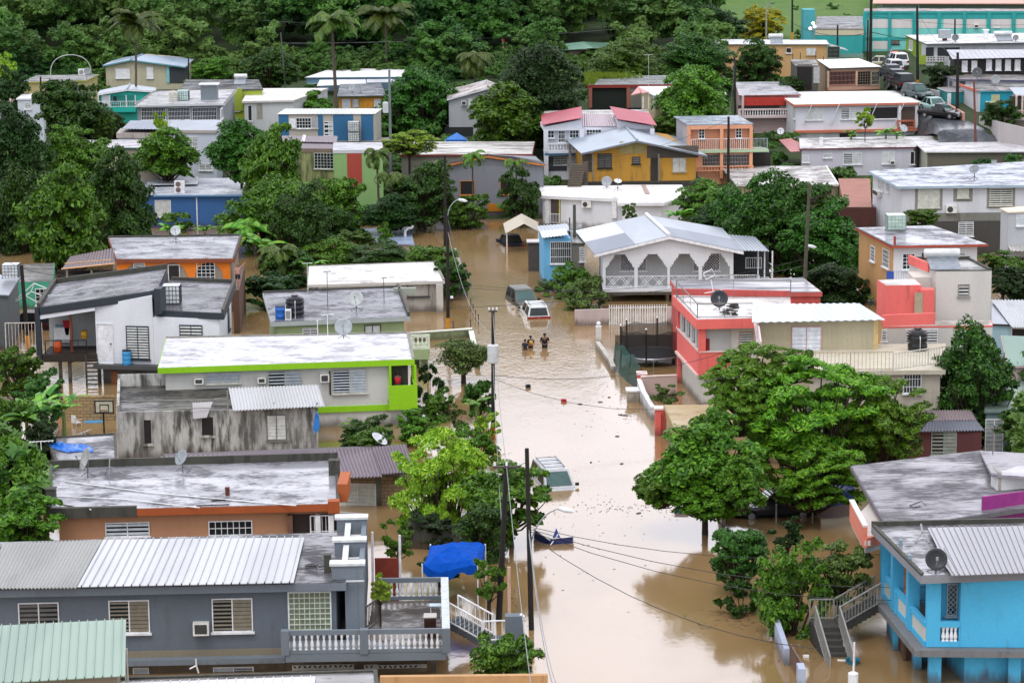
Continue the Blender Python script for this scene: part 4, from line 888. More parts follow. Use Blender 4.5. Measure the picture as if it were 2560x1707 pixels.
# left balcony band + posts on the street side
EL_=H.EL;E=H.E
zb1=D(1695,1568+20,158.7).z
reg(22)
zs=D(1690,300,158.7).z;zp=D(1700,85,158.7).z
mb=MB();Lf=H.Lf.off(.28);Lf.bx(mb,-.1,Lf.w+.02,zs,zp,-.18,0);FF=H.F.off(.28);FF.bx(mb,-.28,FF.uz(2000,200)[0],zs,zp,-.18,0);mb.build('balcony_parapet',CO,r)
mb=MB();Lf.bx(mb,-.1,Lf.w,zs-.12,zs+.04,-.2,.14);Lf.bx(mb,-.1,Lf.w,zp,zp+.08,-.22,.05);FF.bx(mb,-.28,FF.uz(2000,200)[0],zp,zp+.07,-.2,.04);mb.build('coping',plain('#d9c6bf'),r)
mb=MB()
for k in (.12,.36,.6,.82): Lf.bx(mb,Lf.w*k,Lf.w*k+.5,zp,CZ-.6,-.16,-.04)
mb.build('post',wallm('#c3c6c8',.2),r);mb=MB();FF.bx(mb,-.3,.15,zp,CZ-.6,-.2,0);Lf.bx(mb,Lf.w*-.01,Lf.w*.03,-1.2,CZ-.6,-.2,.02);mb.build('corner_post',CO,r)
mb=MB();H.F.bx(mb,0.0,H.F.uz(2000,0)[0],zs,CZ-.62,-.02,.02);mb.build('balcony_back',wallm('#b9bcbb',.2),r)
H.F.box(1745,-50,1800,85,.02,.06,plain('#7c1420'),'door');
reg(12)
E1=H.F.off(.03);E1.win(2075,1462,2190,1568,'louvre',plain('#b5a08a'))
# low dark roof strip behind
H3=House('low house with a streaked grey roof behind the coral terrace',(1520,1105),(2830,1095),(2660,965),(1440,985),171,wallm('#c9564e',.4),roofm('#98989e','#46464c',.48,1.0,(.2,2,1)),wallm('#c9605a',.4),t=.3,over=.1)
# roof railings
zt=CZ+.02
rl=plain('#75706c',.6)
railing(r,G(1500,1125,zt),G(1690,1335,zt),.95,'bars',rl,gap=2.2,name='roof_railing');railing(r,G(1690,1335,zt),G(2190,1330,zt),.95,'bars',rl,gap=3.2,name='roof_railing');railing(r,G(1500,1150,zt),G(2540,1150,zt),1.2,'bars',rl,gap=2.8,name='roof_railing')
mb=MB();a,b_=H.q[3],H.q[2];mb.prism([a,b_,b_+Vector((0,.2,0)),a+Vector((0,.2,0))],CZ-.1,CZ+.42);mb.build('parapet',wallm('#cc5a55',.5),r)
# beige corrugated upper house
reg(13)
H=House('beige corrugated house with pale sheet roof built against the coral house',(-130,1355),(1062,1340),(830,1200),(-150,1210),152,wallm('#c8bfa2',.1,.95),sheetm('#dfe9f0',.03,.95),WHITE,t=.1,over=.3,notop=True);r=H.root;F=H.F;z=H.zr
mb=MB();sheet_roof(r,[G(-145,1370,z),G(1068,1345,z),G(830,1195,z+.5),G(-150,1205,z+.5)],16,sheetm('#dfe9f0',.03,.95,.35,.05),'wave',.03,'roof')
mb=MB();N=95
for i in range(N): u=F.w*(i+.5)/N;F.bx(mb,u-.03,u+.03,3.0,z-.12,0,.03)
mb.build('wall_ribs',wallm('#c8bfa2',.1,.95),r)
F.win(220,1412,478,1640,'shut',plain('#c99a9c'),plain('#e0e6ee',.4),n=.04,gap=.22)
H.Lf.win(-108,1395,-60,1520,'shut',plain('#d9b8b4'),plain('#c9ced4'))
mb=MB();F.bx(mb,F.w-.25,F.w+.02,0,z-.12,0,.05);mb.build('corner_trim',plain('#c9b07a'),r)
# tower
H=House('tall cream stair tower with a solar tank above the coral house',(1535,905),(2040,900),(1840,795),(1290,800),158,wallm('#d3d0c9',.12,.95),roofm('#a3a29e','#5a5a58',.5,.9),wallm('#d3d0c9',.15),t=.1,over=0,rim={1: .12,2: .2,0: .05},rimm=MOULD,z0=-1.2,cat='tower',name='stair_tower');r=H.root;TZ=H.zr;F=H.F
F.win(1740,1030,1828,1125,'louvre',plain('#8c8a88'),plain('#b9b7b4'),gap=.2);
mb=MB();p0,p1=H.q[3],H.q[0];e_=H.EL;e_.bx(mb,0,e_.w*.75,TZ-.25,TZ+.3,-.1,.1);mb.build('coral_fascia',CO,r)
mb=MB();F.bx(mb,-1.3,0,CZ,TZ-.5,-3.0,-.8);mb.build('side_wing',wallm('#ddd8ce',.1),r)
reg(13)
H2=House('coral roof-stair hut beside the cream tower',(1075,1035),(1400,1030),(1340,975),(995,985),156.5,CO,roofm('#e9e6e2','#b9b3ac'),CO,t=.1,over=0,z0=CZ,cat='hut',name='roof_hut')
H2.F.bx(mb := MB(),H2.F.w-.1,H2.F.w+.75,CZ,H2.zr-.25,-.5,.35);mb.build('side_pier',CO,H2.root);H2.F.box(1325,1090,1400,1290,.36,.4,plain('#a89c84'),'hatch')
t_=thing('roof_wall','coral parapet wall under the tower on the roof terrace','wall',D(1300,1400,153));mb=MB();p,q_=D(1045,1305,153.5),D(1525,1300,154);mb.prism([p,q_,q_+Vector((0,.2,0)),p+Vector((0,.2,0))],D(1300,1405,153.5).z,p.z);mb.build('wall_body',CO,t_)
# lower right block with terrace and black tank
H=House('cream lower house below the tower with louvred windows and a small terrace',(1050,1408),(2050,1398),(2040,1350),(1060,1360),155.5,wallm('#d2cfc8',.12,.95),roofm('#d8d4ce','#98948c'),CO,t=.1,over=.02);r=H.root;F=H.F
F.win(1260,1440,1540,1590,'louvre',gap=.17);F.win(1700,1440,1880,1570,'louvre',gap=.17);F.box(1692,1400,1960,1436,0,.05,wallm('#d0683a',.3),'band');F.win(1042,1445,1075,1535,'louvre')
reg(23)
zt=D(1500,175,148).z
t_=thing('terrace','railed roof terrace holding the black tank below the cream tower','terrace',D(1300,250,148));mb=MB();q=[D(330,190,146),D(1620,200,146),D(1620,60,154),D(400,80,154)];mb.prism(q,zt-.25,zt);mb.build('slab',wallm('#cfc8b4',.4),t_);mb=MB();mb.prism(inset([(p.x,p.y) for p in q],.3),-1.2,zt-.25);mb.build('wall',wallm('#c9c3b2',.3),t_)
railing(t_,Vector((q[0].x,q[0].y+.1,zt)),Vector((q[1].x-3,q[1].y+.1,zt)),1.1,'bars',plain('#b9a98e'),gap=.22)
railing(t_,D(1140,240,144),D(1640,170,147),1.0,'bars',plain('#cfc9bd'),gap=.24);Ft=Face(t_,q[0]+Vector((0,.28,0)),q[1]+Vector((0,.28,0)));Ft.win(1240,265,1390,440,'bars')
# ---- yard walls between the coral house and the street
def wallseg(label,pts,h,mat,th=.2,name='garden_wall',cop=None,cat='wall',z0=-1.2):
    t=thing(name,label,cat,pts[0]);mb=MB();pts=[Vector(p) for p in pts];cp=MB()
    hs=h if isinstance(h,(list,tuple)) else [h]*len(pts)
    for i in range(len(pts)-1):
        a,b=pts[i],pts[i+1];u=(b-a);s=Vector((-u.y,u.x,0)).normalized()*th/2
        mb.hexa([Vector((p.x,p.y,z0)) for p in (a-s,b-s,b+s,a+s)]+[Vector((p.x,p.y,hh)) for p,hh in ((a-s,hs[i]),(b-s,hs[i+1]),(b+s,hs[i+1]),(a+s,hs[i]))])
        if cop: cp.hexa([Vector((p.x,p.y,hh)) for p,hh in ((a-s*1.3,hs[i]),(b-s*1.3,hs[i+1]),(b+s*1.3,hs[i+1]),(a+s*1.3,hs[i]))]+[Vector((p.x,p.y,hh+.07)) for p,hh in ((a-s*1.3,hs[i]),(b-s*1.3,hs[i+1]),(b+s*1.3,hs[i+1]),(a+s*1.3,hs[i]))])
    mb.build('wall_body',mat,t)
    if cop: cp.build('coping',cop,t)
    return t
reg(22)
PW=wallm('#d3d6d8',.15,.95)
wallseg('white curved-top garden wall with coral pillars beside the street',[G(1160,500,0),G(1200,560,0),G(1285,690,0)],[1.25,.85,.75],PW,.22,cop=WHITE)
for x,y,h,lb in ((1150,480,1.45,'farther'),(1310,835,1.6,'nearer')):
    t_=thing('gate_pillar',lb+' coral gate pillar at the white garden wall','pillar',G(x,y,0));p=G(x,y,0);mb=MB();mb.box(p+Vector((.25,.3,h/2-.5)),.55,.7,h+1);mb.build('shaft',CO,t_);mb=MB();mb.box(p+Vector((.25,.3,h+.04)),.68,.85,.1);mb.build('cap',plain('#e9d3cf'),t_)
wallseg('rust red garden wall stepping toward the dark tree',[G(1355,820,0),G(1450,880,0),G(1560,990,0)],[1.5,1.1,.9],wallm('#a33b28',.3),.3)
wallseg('pinkish cross wall between the trampoline yard and the planter yard',[G(1175,505,0),G(1500,490,0)],1.45,wallm('#c9b3ab',.2),.2,cop=plain('#d9c3bb'))
t_=thing('meter_box','white box with flat lid standing in the flood by the garden wall','box',G(1110,540,0));p=G(1105,525,0);mb=MB();mb.box(p+Vector((0,.3,.1)),.75,.85,1.2);mb.build('body',wallm('#d8d0c2',.2),t_);mb=MB();mb.box(p+Vector((-.02,.25,.74)),.88,1.1,.09);mb.build('lid',WHITE,t_)
H=House('low house with a sandy concrete roof behind the feathery tree',(1480,770),(2600,800),(2500,545),(1380,555),145,wallm('#b9a27c',.3),roofm('#b7a076','#8d7a58',.2,.2),wallm('#b39b70',.2),t=.2,over=.1);
reg(22)
t_=thing('fence','green netting fence bowed toward the water','fence',G(920,180,0));mb=MB();pts=[G(915,190,0),G(960,260,0),G(1040,335,0),G(1140,420,0)];N=16
for i in range(N+1):
    f=i/N*3;k=min(2,int(f));p=pts[k].lerp(pts[k+1],f-k);lean=math.sin(i/N*math.pi)*.35
    mb.v.append((p.x,p.y,-.1));mb.v.append((p.x+lean*.3+.1,p.y,.8));mb.v.append((p.x+lean+.2,p.y,1.65-.15*math.sin(i)))
for i in range(N):
    for j in (0,1): mb.f.append((i*3+j,i*3+3+j,i*3+4+j,i*3+1+j))
mb.build('netting',netm('#12453a',.8),t_);mb=MB();
for i in range(0,4): mb.tube([pts[i]-Vector((0,0,1)),pts[i]+Vector((.3,0,1.6))],.03,5)
mb.build('post',plain('#2b3a34'),t_)
reg(12);wallseg('white picket-topped curb wall leading to the ball-topped pillar',[G(780,1600,0),G(900,1770,0),G(925,1830,0)],.45,WHITE if False else wallm('#cfcabf',.3),.3)
t_=thing('gate_pillar','white pillar with a ball finial at the flooded gateway','pillar',G(790,1570,0));p=G(790,1590,0);mb=MB();mb.box(p+Vector((0,0,.3)),.38,.38,2.2);mb.build('shaft',wallm('#e2e0da',.1),t_);mb=MB();mb.lathe(p+Vector((0,0,1.4)),[(.22,0),(.22,.06),(.06,.08),(.13,.14),(.16,.24),(.12,.34),(.02,.4)],14);mb.build('ball_finial',WHITE,t_)
# ================================================================= right foreground: slope-roofed pink house
reg(23)
r=thing('house','pink and magenta house under a broad sloping grey concrete roof, right','house',D(1500,1600,116));za=D(1090,1683,113.5).z
a=D(1095,1690,113.5);z0_=a.z;c_=G(748,1112,z0_);e_=G(1925,968,z0_+.25);f_=D(2500,1470,117)
mb=MB();mb.slab([a,f_,G(2500,1100,f_.z+.1),e_,c_],.2);mb.build('roof',wallm('#6f6c70',.5),r)
mb=MB();u=Vector((0,0,.02));mb.slab([p+u for p in (a.lerp(e_,.01),f_,G(2500,1100,f_.z+.1),e_.lerp(a,.01),c_.lerp(e_,.01))],.02);mb.build('roof_surface',roofm('#86838a','#48464b',.45,.6,(.5,1.0,1)),r)
up1=[G(1925,968,z0_+.3),G(2040,1185,z0_+.95),G(2600,1225,z0_+.95),G(2600,1010,z0_+.9)]
mb=MB();mb.slab([up1[1],up1[2],up1[3],up1[0]],.14);mb.build('upper_roof',roofm('#9f9aa2','#6b6870',.4,.8),r)
Fu=Face(r,D(2095,1300,119.8),D(2600,1290,120.2));Fu.box(2095,1190,2600,1400,-1,0,wallm('#e2e5e2',.1),'upper_wall')
mb=MB();p0,p1=G(1960,1075,z0_+.1),G(2095,1345,z0_+.1);mb.hexa([p0,p1,p1+Vector((.15,0,0)),p0+Vector((.15,0,0))]+[p0+Vector((0,0,.2)),p1+Vector((0,0,.95)),p1+Vector((.15,0,.95)),p0+Vector((.15,0,.2))]);mb.build('clerestory_side',wallm('#a7a39a',.4),r)
W=inset([(p.x,p.y) for p in (a,f_,G(2500,1100,f_.z),c_)],[.6,.3,.4,2.2]);mb=MB();mb.prism([(p[0],p[1]) for p in W],-1.2,z0_-.2);mb.build('wall',wallm('#d98a86',.1,.98),r)
reg(33);F=Face(r,W[0],W[1]);F.box(1955,-160,2420,250,-.1,.03,plain('#8f2a78',.7),'magenta_wall')
# balcony on the street side
zf=D(880,335,112).z
b0,b1=D(885,350,112.0),G(760,90,zf);b0=Vector((b0.x,b0.y,zf));w0,w1=Vector((W[0][0],W[0][1],zf)),Vector((W[3][0],W[3][1],zf))
mb=MB();mb.prism([b0,w0+Vector((0,-.3,0)),w1,b1],zf-.25,zf);mb.build('balcony_slab',wallm('#c9c2bb',.3),r)
SA=wallm('#e08268',.1,.98)
mb=MB();
def seg(mb,p,q,w,z0,z1): s=Vector((-(q-p).y,(q-p).x,0)).normalized()*w/2;mb.hexa([Vector((v.x,v.y,z0)) for v in (p-s,q-s,q+s,p+s)]+[Vector((v.x,v.y,z1)) for v in (p-s,q-s,q+s,p+s)])
seg(mb,b0,b1,.18,zf,zf+.95);seg(mb,b0,w0,.18,zf,zf+.45);mb.build('balcony_parapet',SA,r)
mb=MB();seg(mb,b0,b1,.24,zf+.95,zf+1.03);
for k in (.02,.5,.96): p=b0.lerp(b1,k);mb.box(p+Vector((.1,0,(z0_-zf)/2)),.26,.26,z0_-zf-.2)
mb.build('column',wallm('#ddd5d0',.15),r);mb=MB();seg(mb,w0+Vector((-.03,0,0)),w1+Vector((-.03,0,0)),.04,zf,z0_-.3);mb.build('porch_back',plain('#3a2a26',.8),r)
# ================================================================= bright blue house, nearest right
BLU=wallm('#49b0da',.3,1.0);GY=wallm('#8c8f96',.25)
H=House('bright blue two-storey house with balcony columns and a black dish, nearest on the right',(1395,592),(2750,545),(2620,95),(942,135),104,BLU,roofm('#8b8b90','#3b393b',.5,.8),GY,t=.34,over=[.6,.3,.2,2.1],z0=-1.2,rim={2: .22,3: .1},rimm=MOULD);r=H.root;BZ=H.zr;F=H.F
F=Face(r,D(1450,800,104.6),D(2700,790,104.6-.3))
zf=D(1450,1238,104.6).z;
FB=H.F
mb=MB();F.bx(mb,F.uz(1755,900)[0],F.w,zf,BZ-.34,-3.2,0);F.bx(mb,0,F.uz(1575,900)[0],zf,BZ-.34,-.55,0);F.bx(mb,F.uz(1575,900)[0],F.uz(1760,900)[0],zf,F.uz(1600,1190)[1],-.2,0);F.bx(mb,F.uz(1575,900)[0],F.uz(1760,900)[0],F.uz(1600,1060)[1],F.uz(1600,1008)[1],-.2,0);F.bx(mb,F.uz(1745,900)[0],F.uz(1760,900)[0],F.uz(1600,1190)[1],F.uz(1600,1050)[1],-.2,0);mb.build('front_wall',BLU,r)
mb=MB();
for x in (1600,1636,1675,1712): c=F.P(F.uz(x,1100)[0],F.uz(1600,1190)[1],-.1);mb.lathe(c,[(q_*1.4,k*.62) for q_,k in BALU],8)
mb.build('balusters',WHITE,r)
F.off(-1.0).win(1640,668,1716,940,'lattice',plain('#9fb0b6'))
mb=MB();F.bx(mb,F.uz(1575,900)[0],F.uz(1760,900)[0],zf,BZ-.34,-1.15,-1.03);mb.build('recess_wall',BLU,r)
# side balcony
s0=F.P(.02,0,-.1);s1=G(1045,760,zf);s0=Vector((s0.x,s0.y,0));s1=Vector((s1.x,s1.y,0))
mb=MB();seg(mb,s0,s1,.2,zf-.02,zf+.22);seg(mb,s0,s1,.2,zf+.82,zf+1.05);mb.build('balcony_parapet',BLU,r);mb=MB();seg(mb,s0,s1,.1,zf+.22,zf+.82);mb.build('balcony_panel',wallm('#cfd0c6',.3),r)
mb=MB();
for k in (.36,.72,.97): p=s0.lerp(s1,k);mb.box(p+Vector((.1,0,(BZ-.34+zf)/2)),.5,.6,BZ-.34-zf)
for k in (.3,.62): p=s0.lerp(s1,k);mb.box(p+Vector((-.04,0,zf+.5)),.3,.22,1.0)
mb.build('column',BLU,r)
mb=MB();s2=F.P(F.w,0,0);mb.prism([s0+Vector((-.55,-.5,0)),s2+Vector((0,-.5,0)),s2+Vector((0,4,0)),s1+Vector((3.5,0,0)),s1+Vector((-.55,0,0))],zf-.3,zf-.02);mb.build('floor_slab',wallm('#77787a',.5),r)
LWm=plain('#20262a',.7)
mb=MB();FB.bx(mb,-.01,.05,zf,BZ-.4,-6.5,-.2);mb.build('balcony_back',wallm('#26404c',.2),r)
# ground storey
G0=F.off(0);mb=MB()
for x in (1465,2190): u=G0.uz(x,1500)[0];mb=MB();G0.bx(mb,u,u+.52,-1.2,zf-.3,-.5,0);mb.build('ground_column',BLU,r)
pass;mb=MB();u=G0.uz(1480,1500)[0];G0.bx(mb,u,G0.w,-1.2,zf-.3,-3.4,-3.2);mb.build('ground_wall',BLU,r);mb=MB();G0.bx(mb,-.25,.05,-1.2,zf-.3,-3.4,-2.0);G0.bx(mb,-.9,-.7,-1.2,zf-.3,-8,-4.6);mb.build('ground_side_wall',BLU,r);mb=MB();G0.bx(mb,-.62,-.5,-1.2,zf-.5,-4.6,-3.2);mb.build('ground_door',plain('#5a4636',.7),r)
sheet_roof(r,[G(1672,588,BZ+.2),G(2760,545,BZ+.2),G(2620,130,BZ+.2),G(1455,150,BZ+.2)],22,sheetm('#a3a3aa',.35,.85,.3,.2,'#4a4a4c'),'rib',.06,'sheet_roof')
sheet_roof(r,[G(1680,586,BZ+.22),G(1760,583,BZ+.22),G(1640,338,BZ+.22),G(1505,342,BZ+.22)],2,sheetm('#a3a3aa',.35,.85,.3,.2,'#4a4a4c'),'rib',.05,'sheet_roof')
mb=MB()
for x,y in ((1210,315),(1290,455)): p=G(x,y,BZ);mb.box(p+Vector((0,0,.14)),.14,.2,.28)
mb.build('roof_block',plain('#7f93a0'),r)
# outside stair of the blue house
t_=thing('stair','concrete stair with grey railings climbing from the flood to the blue house balcony','stair',G(560,1300,0))
zm=.95;m0=G(430,1060,zm);m1=G(650,1060,zm);m0b,m1b=m0+Vector((-.1,1.2,0)),m1+Vector((-.1,1.2,0));CS=plain('#3f3d3a',.8)
mb=MB();mb.prism([m0,m1,m1b,m0b],-1.2,zm);n=8
dn=Vector((.35,-2.6,0))
for i in range(n): a=m0+dn*(i/n);b_=m1+dn*(i/n);c_=dn/n;z=zm-(i+1)*.2;mb.hexa([Vector((p.x,p.y,-1.3)) for p in (a+c_,b_+c_,b_,a)]+[Vector((p.x,p.y,z)) for p in (a+c_,b_+c_,b_,a)])
tp=s1+Vector((-.3,-.8,zf));fl=tp-m1b;n=9;wv=Vector((-.1,1.2,0))
for i in range(n): a=m1.lerp(Vector((tp.x,tp.y-.6,0)),i/n);b_=m1.lerp(Vector((tp.x,tp.y-.6,0)),(i+1)/n);z=zm+(zf-zm)*(i+1)/n;q_=[Vector((p.x,p.y,0)) for p in (a,b_,b_+wv,a+wv)];mb.hexa([p+Vector((0,0,z-.4)) for p in q_]+[p+Vector((0,0,z)) for p in q_])
mb.build('steps',CS,t_);RL=plain('#8a8a86',.5);top=Vector((tp.x,tp.y-.6,zf))
railing(t_,m1,top,.95,'bars',RL,gap=.17);railing(t_,m0b,m1b,.95,'bars',RL,gap=.17);railing(t_,m1b,top+wv,.95,'bars',RL,gap=.17);dd_=Vector((.35,-2.6,-1.5));railing(t_,m0,m0+dd_,1.0,'bars',RL,gap=.14);railing(t_,m1,m1+dd_,1.0,'bars',RL,gap=.14)
# street-side garden walls lower right
wallseg('pale lavender garden wall with a stepped top in the flood, lower right',[G(60,1130,0),G(170,1405,0)],[1.0,.75],wallm('#a9b3c6',.15,.95),.24)
reg(33);t_=thing('fence','rusty railing between two lavender walls, lower right','fence',G(280,1500,0));railing(t_,G(205,1400,0),G(320,1600,0),.95,'bars',plain('#6b5348'),gap=.18,name='railing');
wallseg('lavender gate pillar at the bottom right edge of the street',[G(290,1600,0),G(310,1660,0)],1.05,wallm('#a9b3c6',.15,.95),.3,'gate_pillar',cat='pillar')
t_=thing('post','white plastic post in a white pot near the bottom edge','post',G(775,1600,0));p=G(775,1590,0);mb=MB();mb.tube([p,p+Vector((.03,0,1.9))],.04,6);mb.build('pole',WHITE,t_);mb=MB();mb.lathe(p-Vector((0,0,.6)),[(.2,0),(.22,1.15),(.12,1.2)],12);mb.build('base',WHITE,t_)
# maroon corrugated shack and neighbours (right)
reg(23)
H=House('maroon corrugated shack under a dark sheet roof between the trees, right',(1160,790),(1985,790),(1900,600),(1250,600),141,wallm('#6e3f40',.3,.9),sheetm('#8f8f98',.5,.8),DARK,t=.08,over=.2,ref='R',notop=True);r=H.root;F=H.F;z=H.zr
sheet_roof(r,[G(1100,800,z),G(1975,785,z),G(1900,690,z+.25),G(1150,700,z+.25)],30,sheetm('#8f93a0',.4,.8),'wave',.04,'roof');sheet_roof(r,[G(1150,700,z+.27),G(1900,690,z+.27),G(1850,600,z+.5),G(1180,605,z+.5)],28,sheetm('#b9a9ad',.5,.8),'wave',.04,'roof')
mb=MB()
for i in range(60): u=F.w*(i+.5)/60;F.bx(mb,u-.035,u+.035,-.5,z-.12,0,.03)
mb.build('wall_ribs',wallm('#6e3f40',.3,.9),r)
F.win(1495,800,1710,1000,'half',plain('#9aa29a'),plain('#8f968c'),gap=.2,n=.03)
House('grey band-roofed outbuilding under the feathery tree',(1395,600),(1700,600),(1680,500),(1400,500),147,wallm('#7f8284',.3),roofm('#6f7276','#4a4c50'),t=.3,over=.1,cat='outbuilding',name='outbuilding')
H=House('grey-green house wall with white shutters at the right edge',(1975,615),(2700,610),(2650,250),(1960,300),143.5,wallm('#6a7f82',.25,.9),sheetm('#9fb5a8',.2,.85),t=.1,over=.1);H.F.win(1985,690,2135,1050,'shut',WHITE,plain('#9aa3a3'),gap=.24);
H=House('house with a pale green sheet roof behind the round tree, right edge',(2180,200),(2700,210),(2650,-60),(2120,-80),152,wallm('#cdb3b1',.2),sheetm('#7fa694',.15,.9,.5,.05),plain('#ccaaaa'),t=.1,over=.2)
reg(13)
H=House('shed with streaked grey sheet roof and pale blue wall, right edge',(2030,1385),(2420,1400),(2400,1180),(2030,1165),172,wallm('#9fc4d2',.15),sheetm('#a9b0bb',.5,.85),DARK,t=.1,over=.15,cat='shed',name='shed');H.F.win(2225,1430,2420,1560,'hole')
sheet_roof(H.root,[G(2225,1415,H.zr+.1),G(2500,1420,H.zr+.1),G(2400,1165,H.zr+.2),G(2035,1165,H.zr+.2)],12,sheetm('#cfd4d8',.5,.9),'wave',.04,'roof_sheet')
# ================================================================= right side, middle rows
reg(13)
H=House('cream and white house with coral roof edge and a pale tank on its wet roof',(1120,675),(2010,660),(1500,488),(790,508),190,wallm('#dedfe0',.08,.95),roofm('#a6a6b0','#3a3a42',.5,1.0),wallm('#b5482f',.4),t=.16,over=[.5,.6,.3,.3],rim={3: .05},rimm=DARK);r=H.root;F=H.F;CWZ=H.zr
H.wall;F.win(1230,750,1332,882,'grid');F.win(1400,735,1468,795,'open');F.win(1725,730,1795,795,'louvre',gap=.17)
L_=H.Lf;mb=MB();L_.bx(mb,0,L_.w+.02,H.z0,CWZ-.16,-.05,.03);mb.build('side_wall',wallm('#c89a62',.15),r);L_=L_.off(.04);L_.win(940,680,975,810,'grid');L_.win(1050,712,1105,865,'grid')
pz=F.uz(1200,980)[1];mb=MB();F.bx(mb,-.3,F.uz(1500,900)[0],pz-.3,pz,-.1,2.2);mb.build('terrace_slab',wallm('#b9bbba',.3),r);railing(r,F.P(-.3,pz,2.1),F.P(F.uz(1480,900)[0],pz,2.1),1.0,'bars',plain('#aeb9c6'),gap=.18)
F.off(2.1).box(1080,905,1145,975,0,.05,plain('#2f55a8'),'blue_slats')
# long grey-white house
H=House('long white two-storey house with patched windows and a wet streaked roof, right',(1180,135),(2750,118),(2600,-110),(905,-10),218,wallm('#d7dae0',.28,.95),roofm('#b3bccb','#4e5159',.47,.9),wallm('#a9bccb',.1),t=.2,over=[.4,.2,.2,.5]);r=H.root;F=H.F
for x0,y0,x1,y1,p in ((1370,158,1560,320,30),(1730,155,1825,230,40),(2025,140,2222,300,30)):
    F.box(x0-p,y0-5,x1+p,y1+p,0,.02,wallm('#8f8f86',.3),'patch');F.win(x0,y0,x1,y1,'louvre' if x0 == 2025 else 'shut',plain('#c9c9bd'),plain('#c9cbc0'),n=.02,gap=.17)
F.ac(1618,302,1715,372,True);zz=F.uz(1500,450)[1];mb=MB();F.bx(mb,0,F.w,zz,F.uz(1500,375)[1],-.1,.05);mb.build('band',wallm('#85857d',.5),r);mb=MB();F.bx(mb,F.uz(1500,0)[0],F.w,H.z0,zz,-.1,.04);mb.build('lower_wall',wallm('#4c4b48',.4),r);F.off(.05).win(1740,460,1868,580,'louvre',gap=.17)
Lf=H.Lf;Lf.win(1012,65,1052,165,'shut',gap=.2);Lf.win(1085,95,1107,180,'louvre',gap=.2);Lf.ac(985,165,1035,215)
H=House('white house corner with a cream roof edge at the right border',(2185,365),(2700,355),(2600,295),(2110,330),203,wallm('#c3c7cb',.1),plain('#d9cdb4'),plain('#d9cdb4'),t=.1,over=.1);F=H.F;F.win(2270,390,2400,485,'shut',WHITE,plain('#c9d3d6'));sheet_roof(H.root,[D(2215,718,201),D(2500,725,201),D(2500,670,203),D(2190,675,203)],8,sheetm('#d7d7d0',.2,.9),'wave',.04,'awning');F.win(2255,780,2400,930,'bars',plain('#8c8a86'))
F.off(-.0)
# small tan house with outside stairs
reg(12)
H=House('tan house with outside steps and a weathered white roof, middle right',(2045-0,120),(2980,118),(2870,-55),(1905,-50),246,wallm('#b5a582',.35,.9),roofm('#dcd9d7','#5f5551',.5,.5),wallm('#c9c6bd',.3),t=.14,over=.3,rim={1: .08},rimm=WHITE);r=H.root;F=H.F
reg(13);F.win(478,140,592,268,'shut',plain('#8c8270'),plain('#b0a88e'),gap=.18);mb=MB();u=F.uz(300,200)[0];
for i in range(8): z=H.zr-.5-i*.22;F.bx(mb,F.uz(530,200)[0]-i*.45,F.uz(530,200)[0]-i*.45+.5,z-.2,z,.02,.7)
mb.build('stair',plain('#35302a'),r)
wallseg('dark moss-stained retaining wall behind the round tree',[D(420,320,226),D(985,320,224)],[D(420,322,226).z,D(985,322,224).z],wallm('#5a2e26',.8,.7,'#201c18'),.3,'retaining_wall')
t_=thing('yard','red-brown stained concrete yard beside the long white house','yard',D(850,250,235));mb=MB();q=[D(700,320,227),D(945,320,226),D(930,60,250),D(640,60,250)];mb.prism(q,-1,[p.z+0 for p in q]);mb.build('slab',wallm('#a6705f',.5,.9,'#5a2018'),t_)
# brown and lilac row
reg(3)
H=House('lilac white house with a maroon roof edge and stained white roof',(285,1358),(1345,1340),(1560,1240),(280,1262),262,wallm('#cfcdd6',.06,.95),roofm('#dcdad8','#5f5a55',.5,.6),plain('#6a2430'),t=.12,over=.25);r=H.root;F=H.F
F.win(318,1425,368,1478,'shut');F.win(510,1408,578,1436,'louvre',gap=.15);F.win(690,1395,850,1495,'half',half=1,gap=.16);F.win(1045,1388,1150,1490,'shut');F.win(1300,1385,1332,1495,'hole');F.ac(1105,1465,1152,1500);LLZ=H.zr
sheet_roof(r,[D(205,1385,263),D(430,1372,263),D(205,1262,272),D(100,1275,272)],8,sheetm('#c1443d',.1,.9),'wave',.02,'red_roof')
H=House('long house with an unpainted grey wall and white roof, right edge',(1430,1385),(2800,1380),(2700,1255),(1305,1272),258,wallm('#6f6b5d',.4,.9),roofm('#dddbde','#a09ca0',.45,.5),wallm('#d9d8d6',.1),t=.1,over=.3);r=H.root;F=H.F;F.win(1960,1465,2080,1510,'half',plain('#b9c4cc'),gap=.15);mb=MB();H.Lf.bx(mb,0,H.Lf.w,H.z0,H.zr-.1,0,.03);mb.build('side_wall',wallm('#b9b8a8',.3),r);F.win(2318,1465,2400,1540,'half',gap=.15)
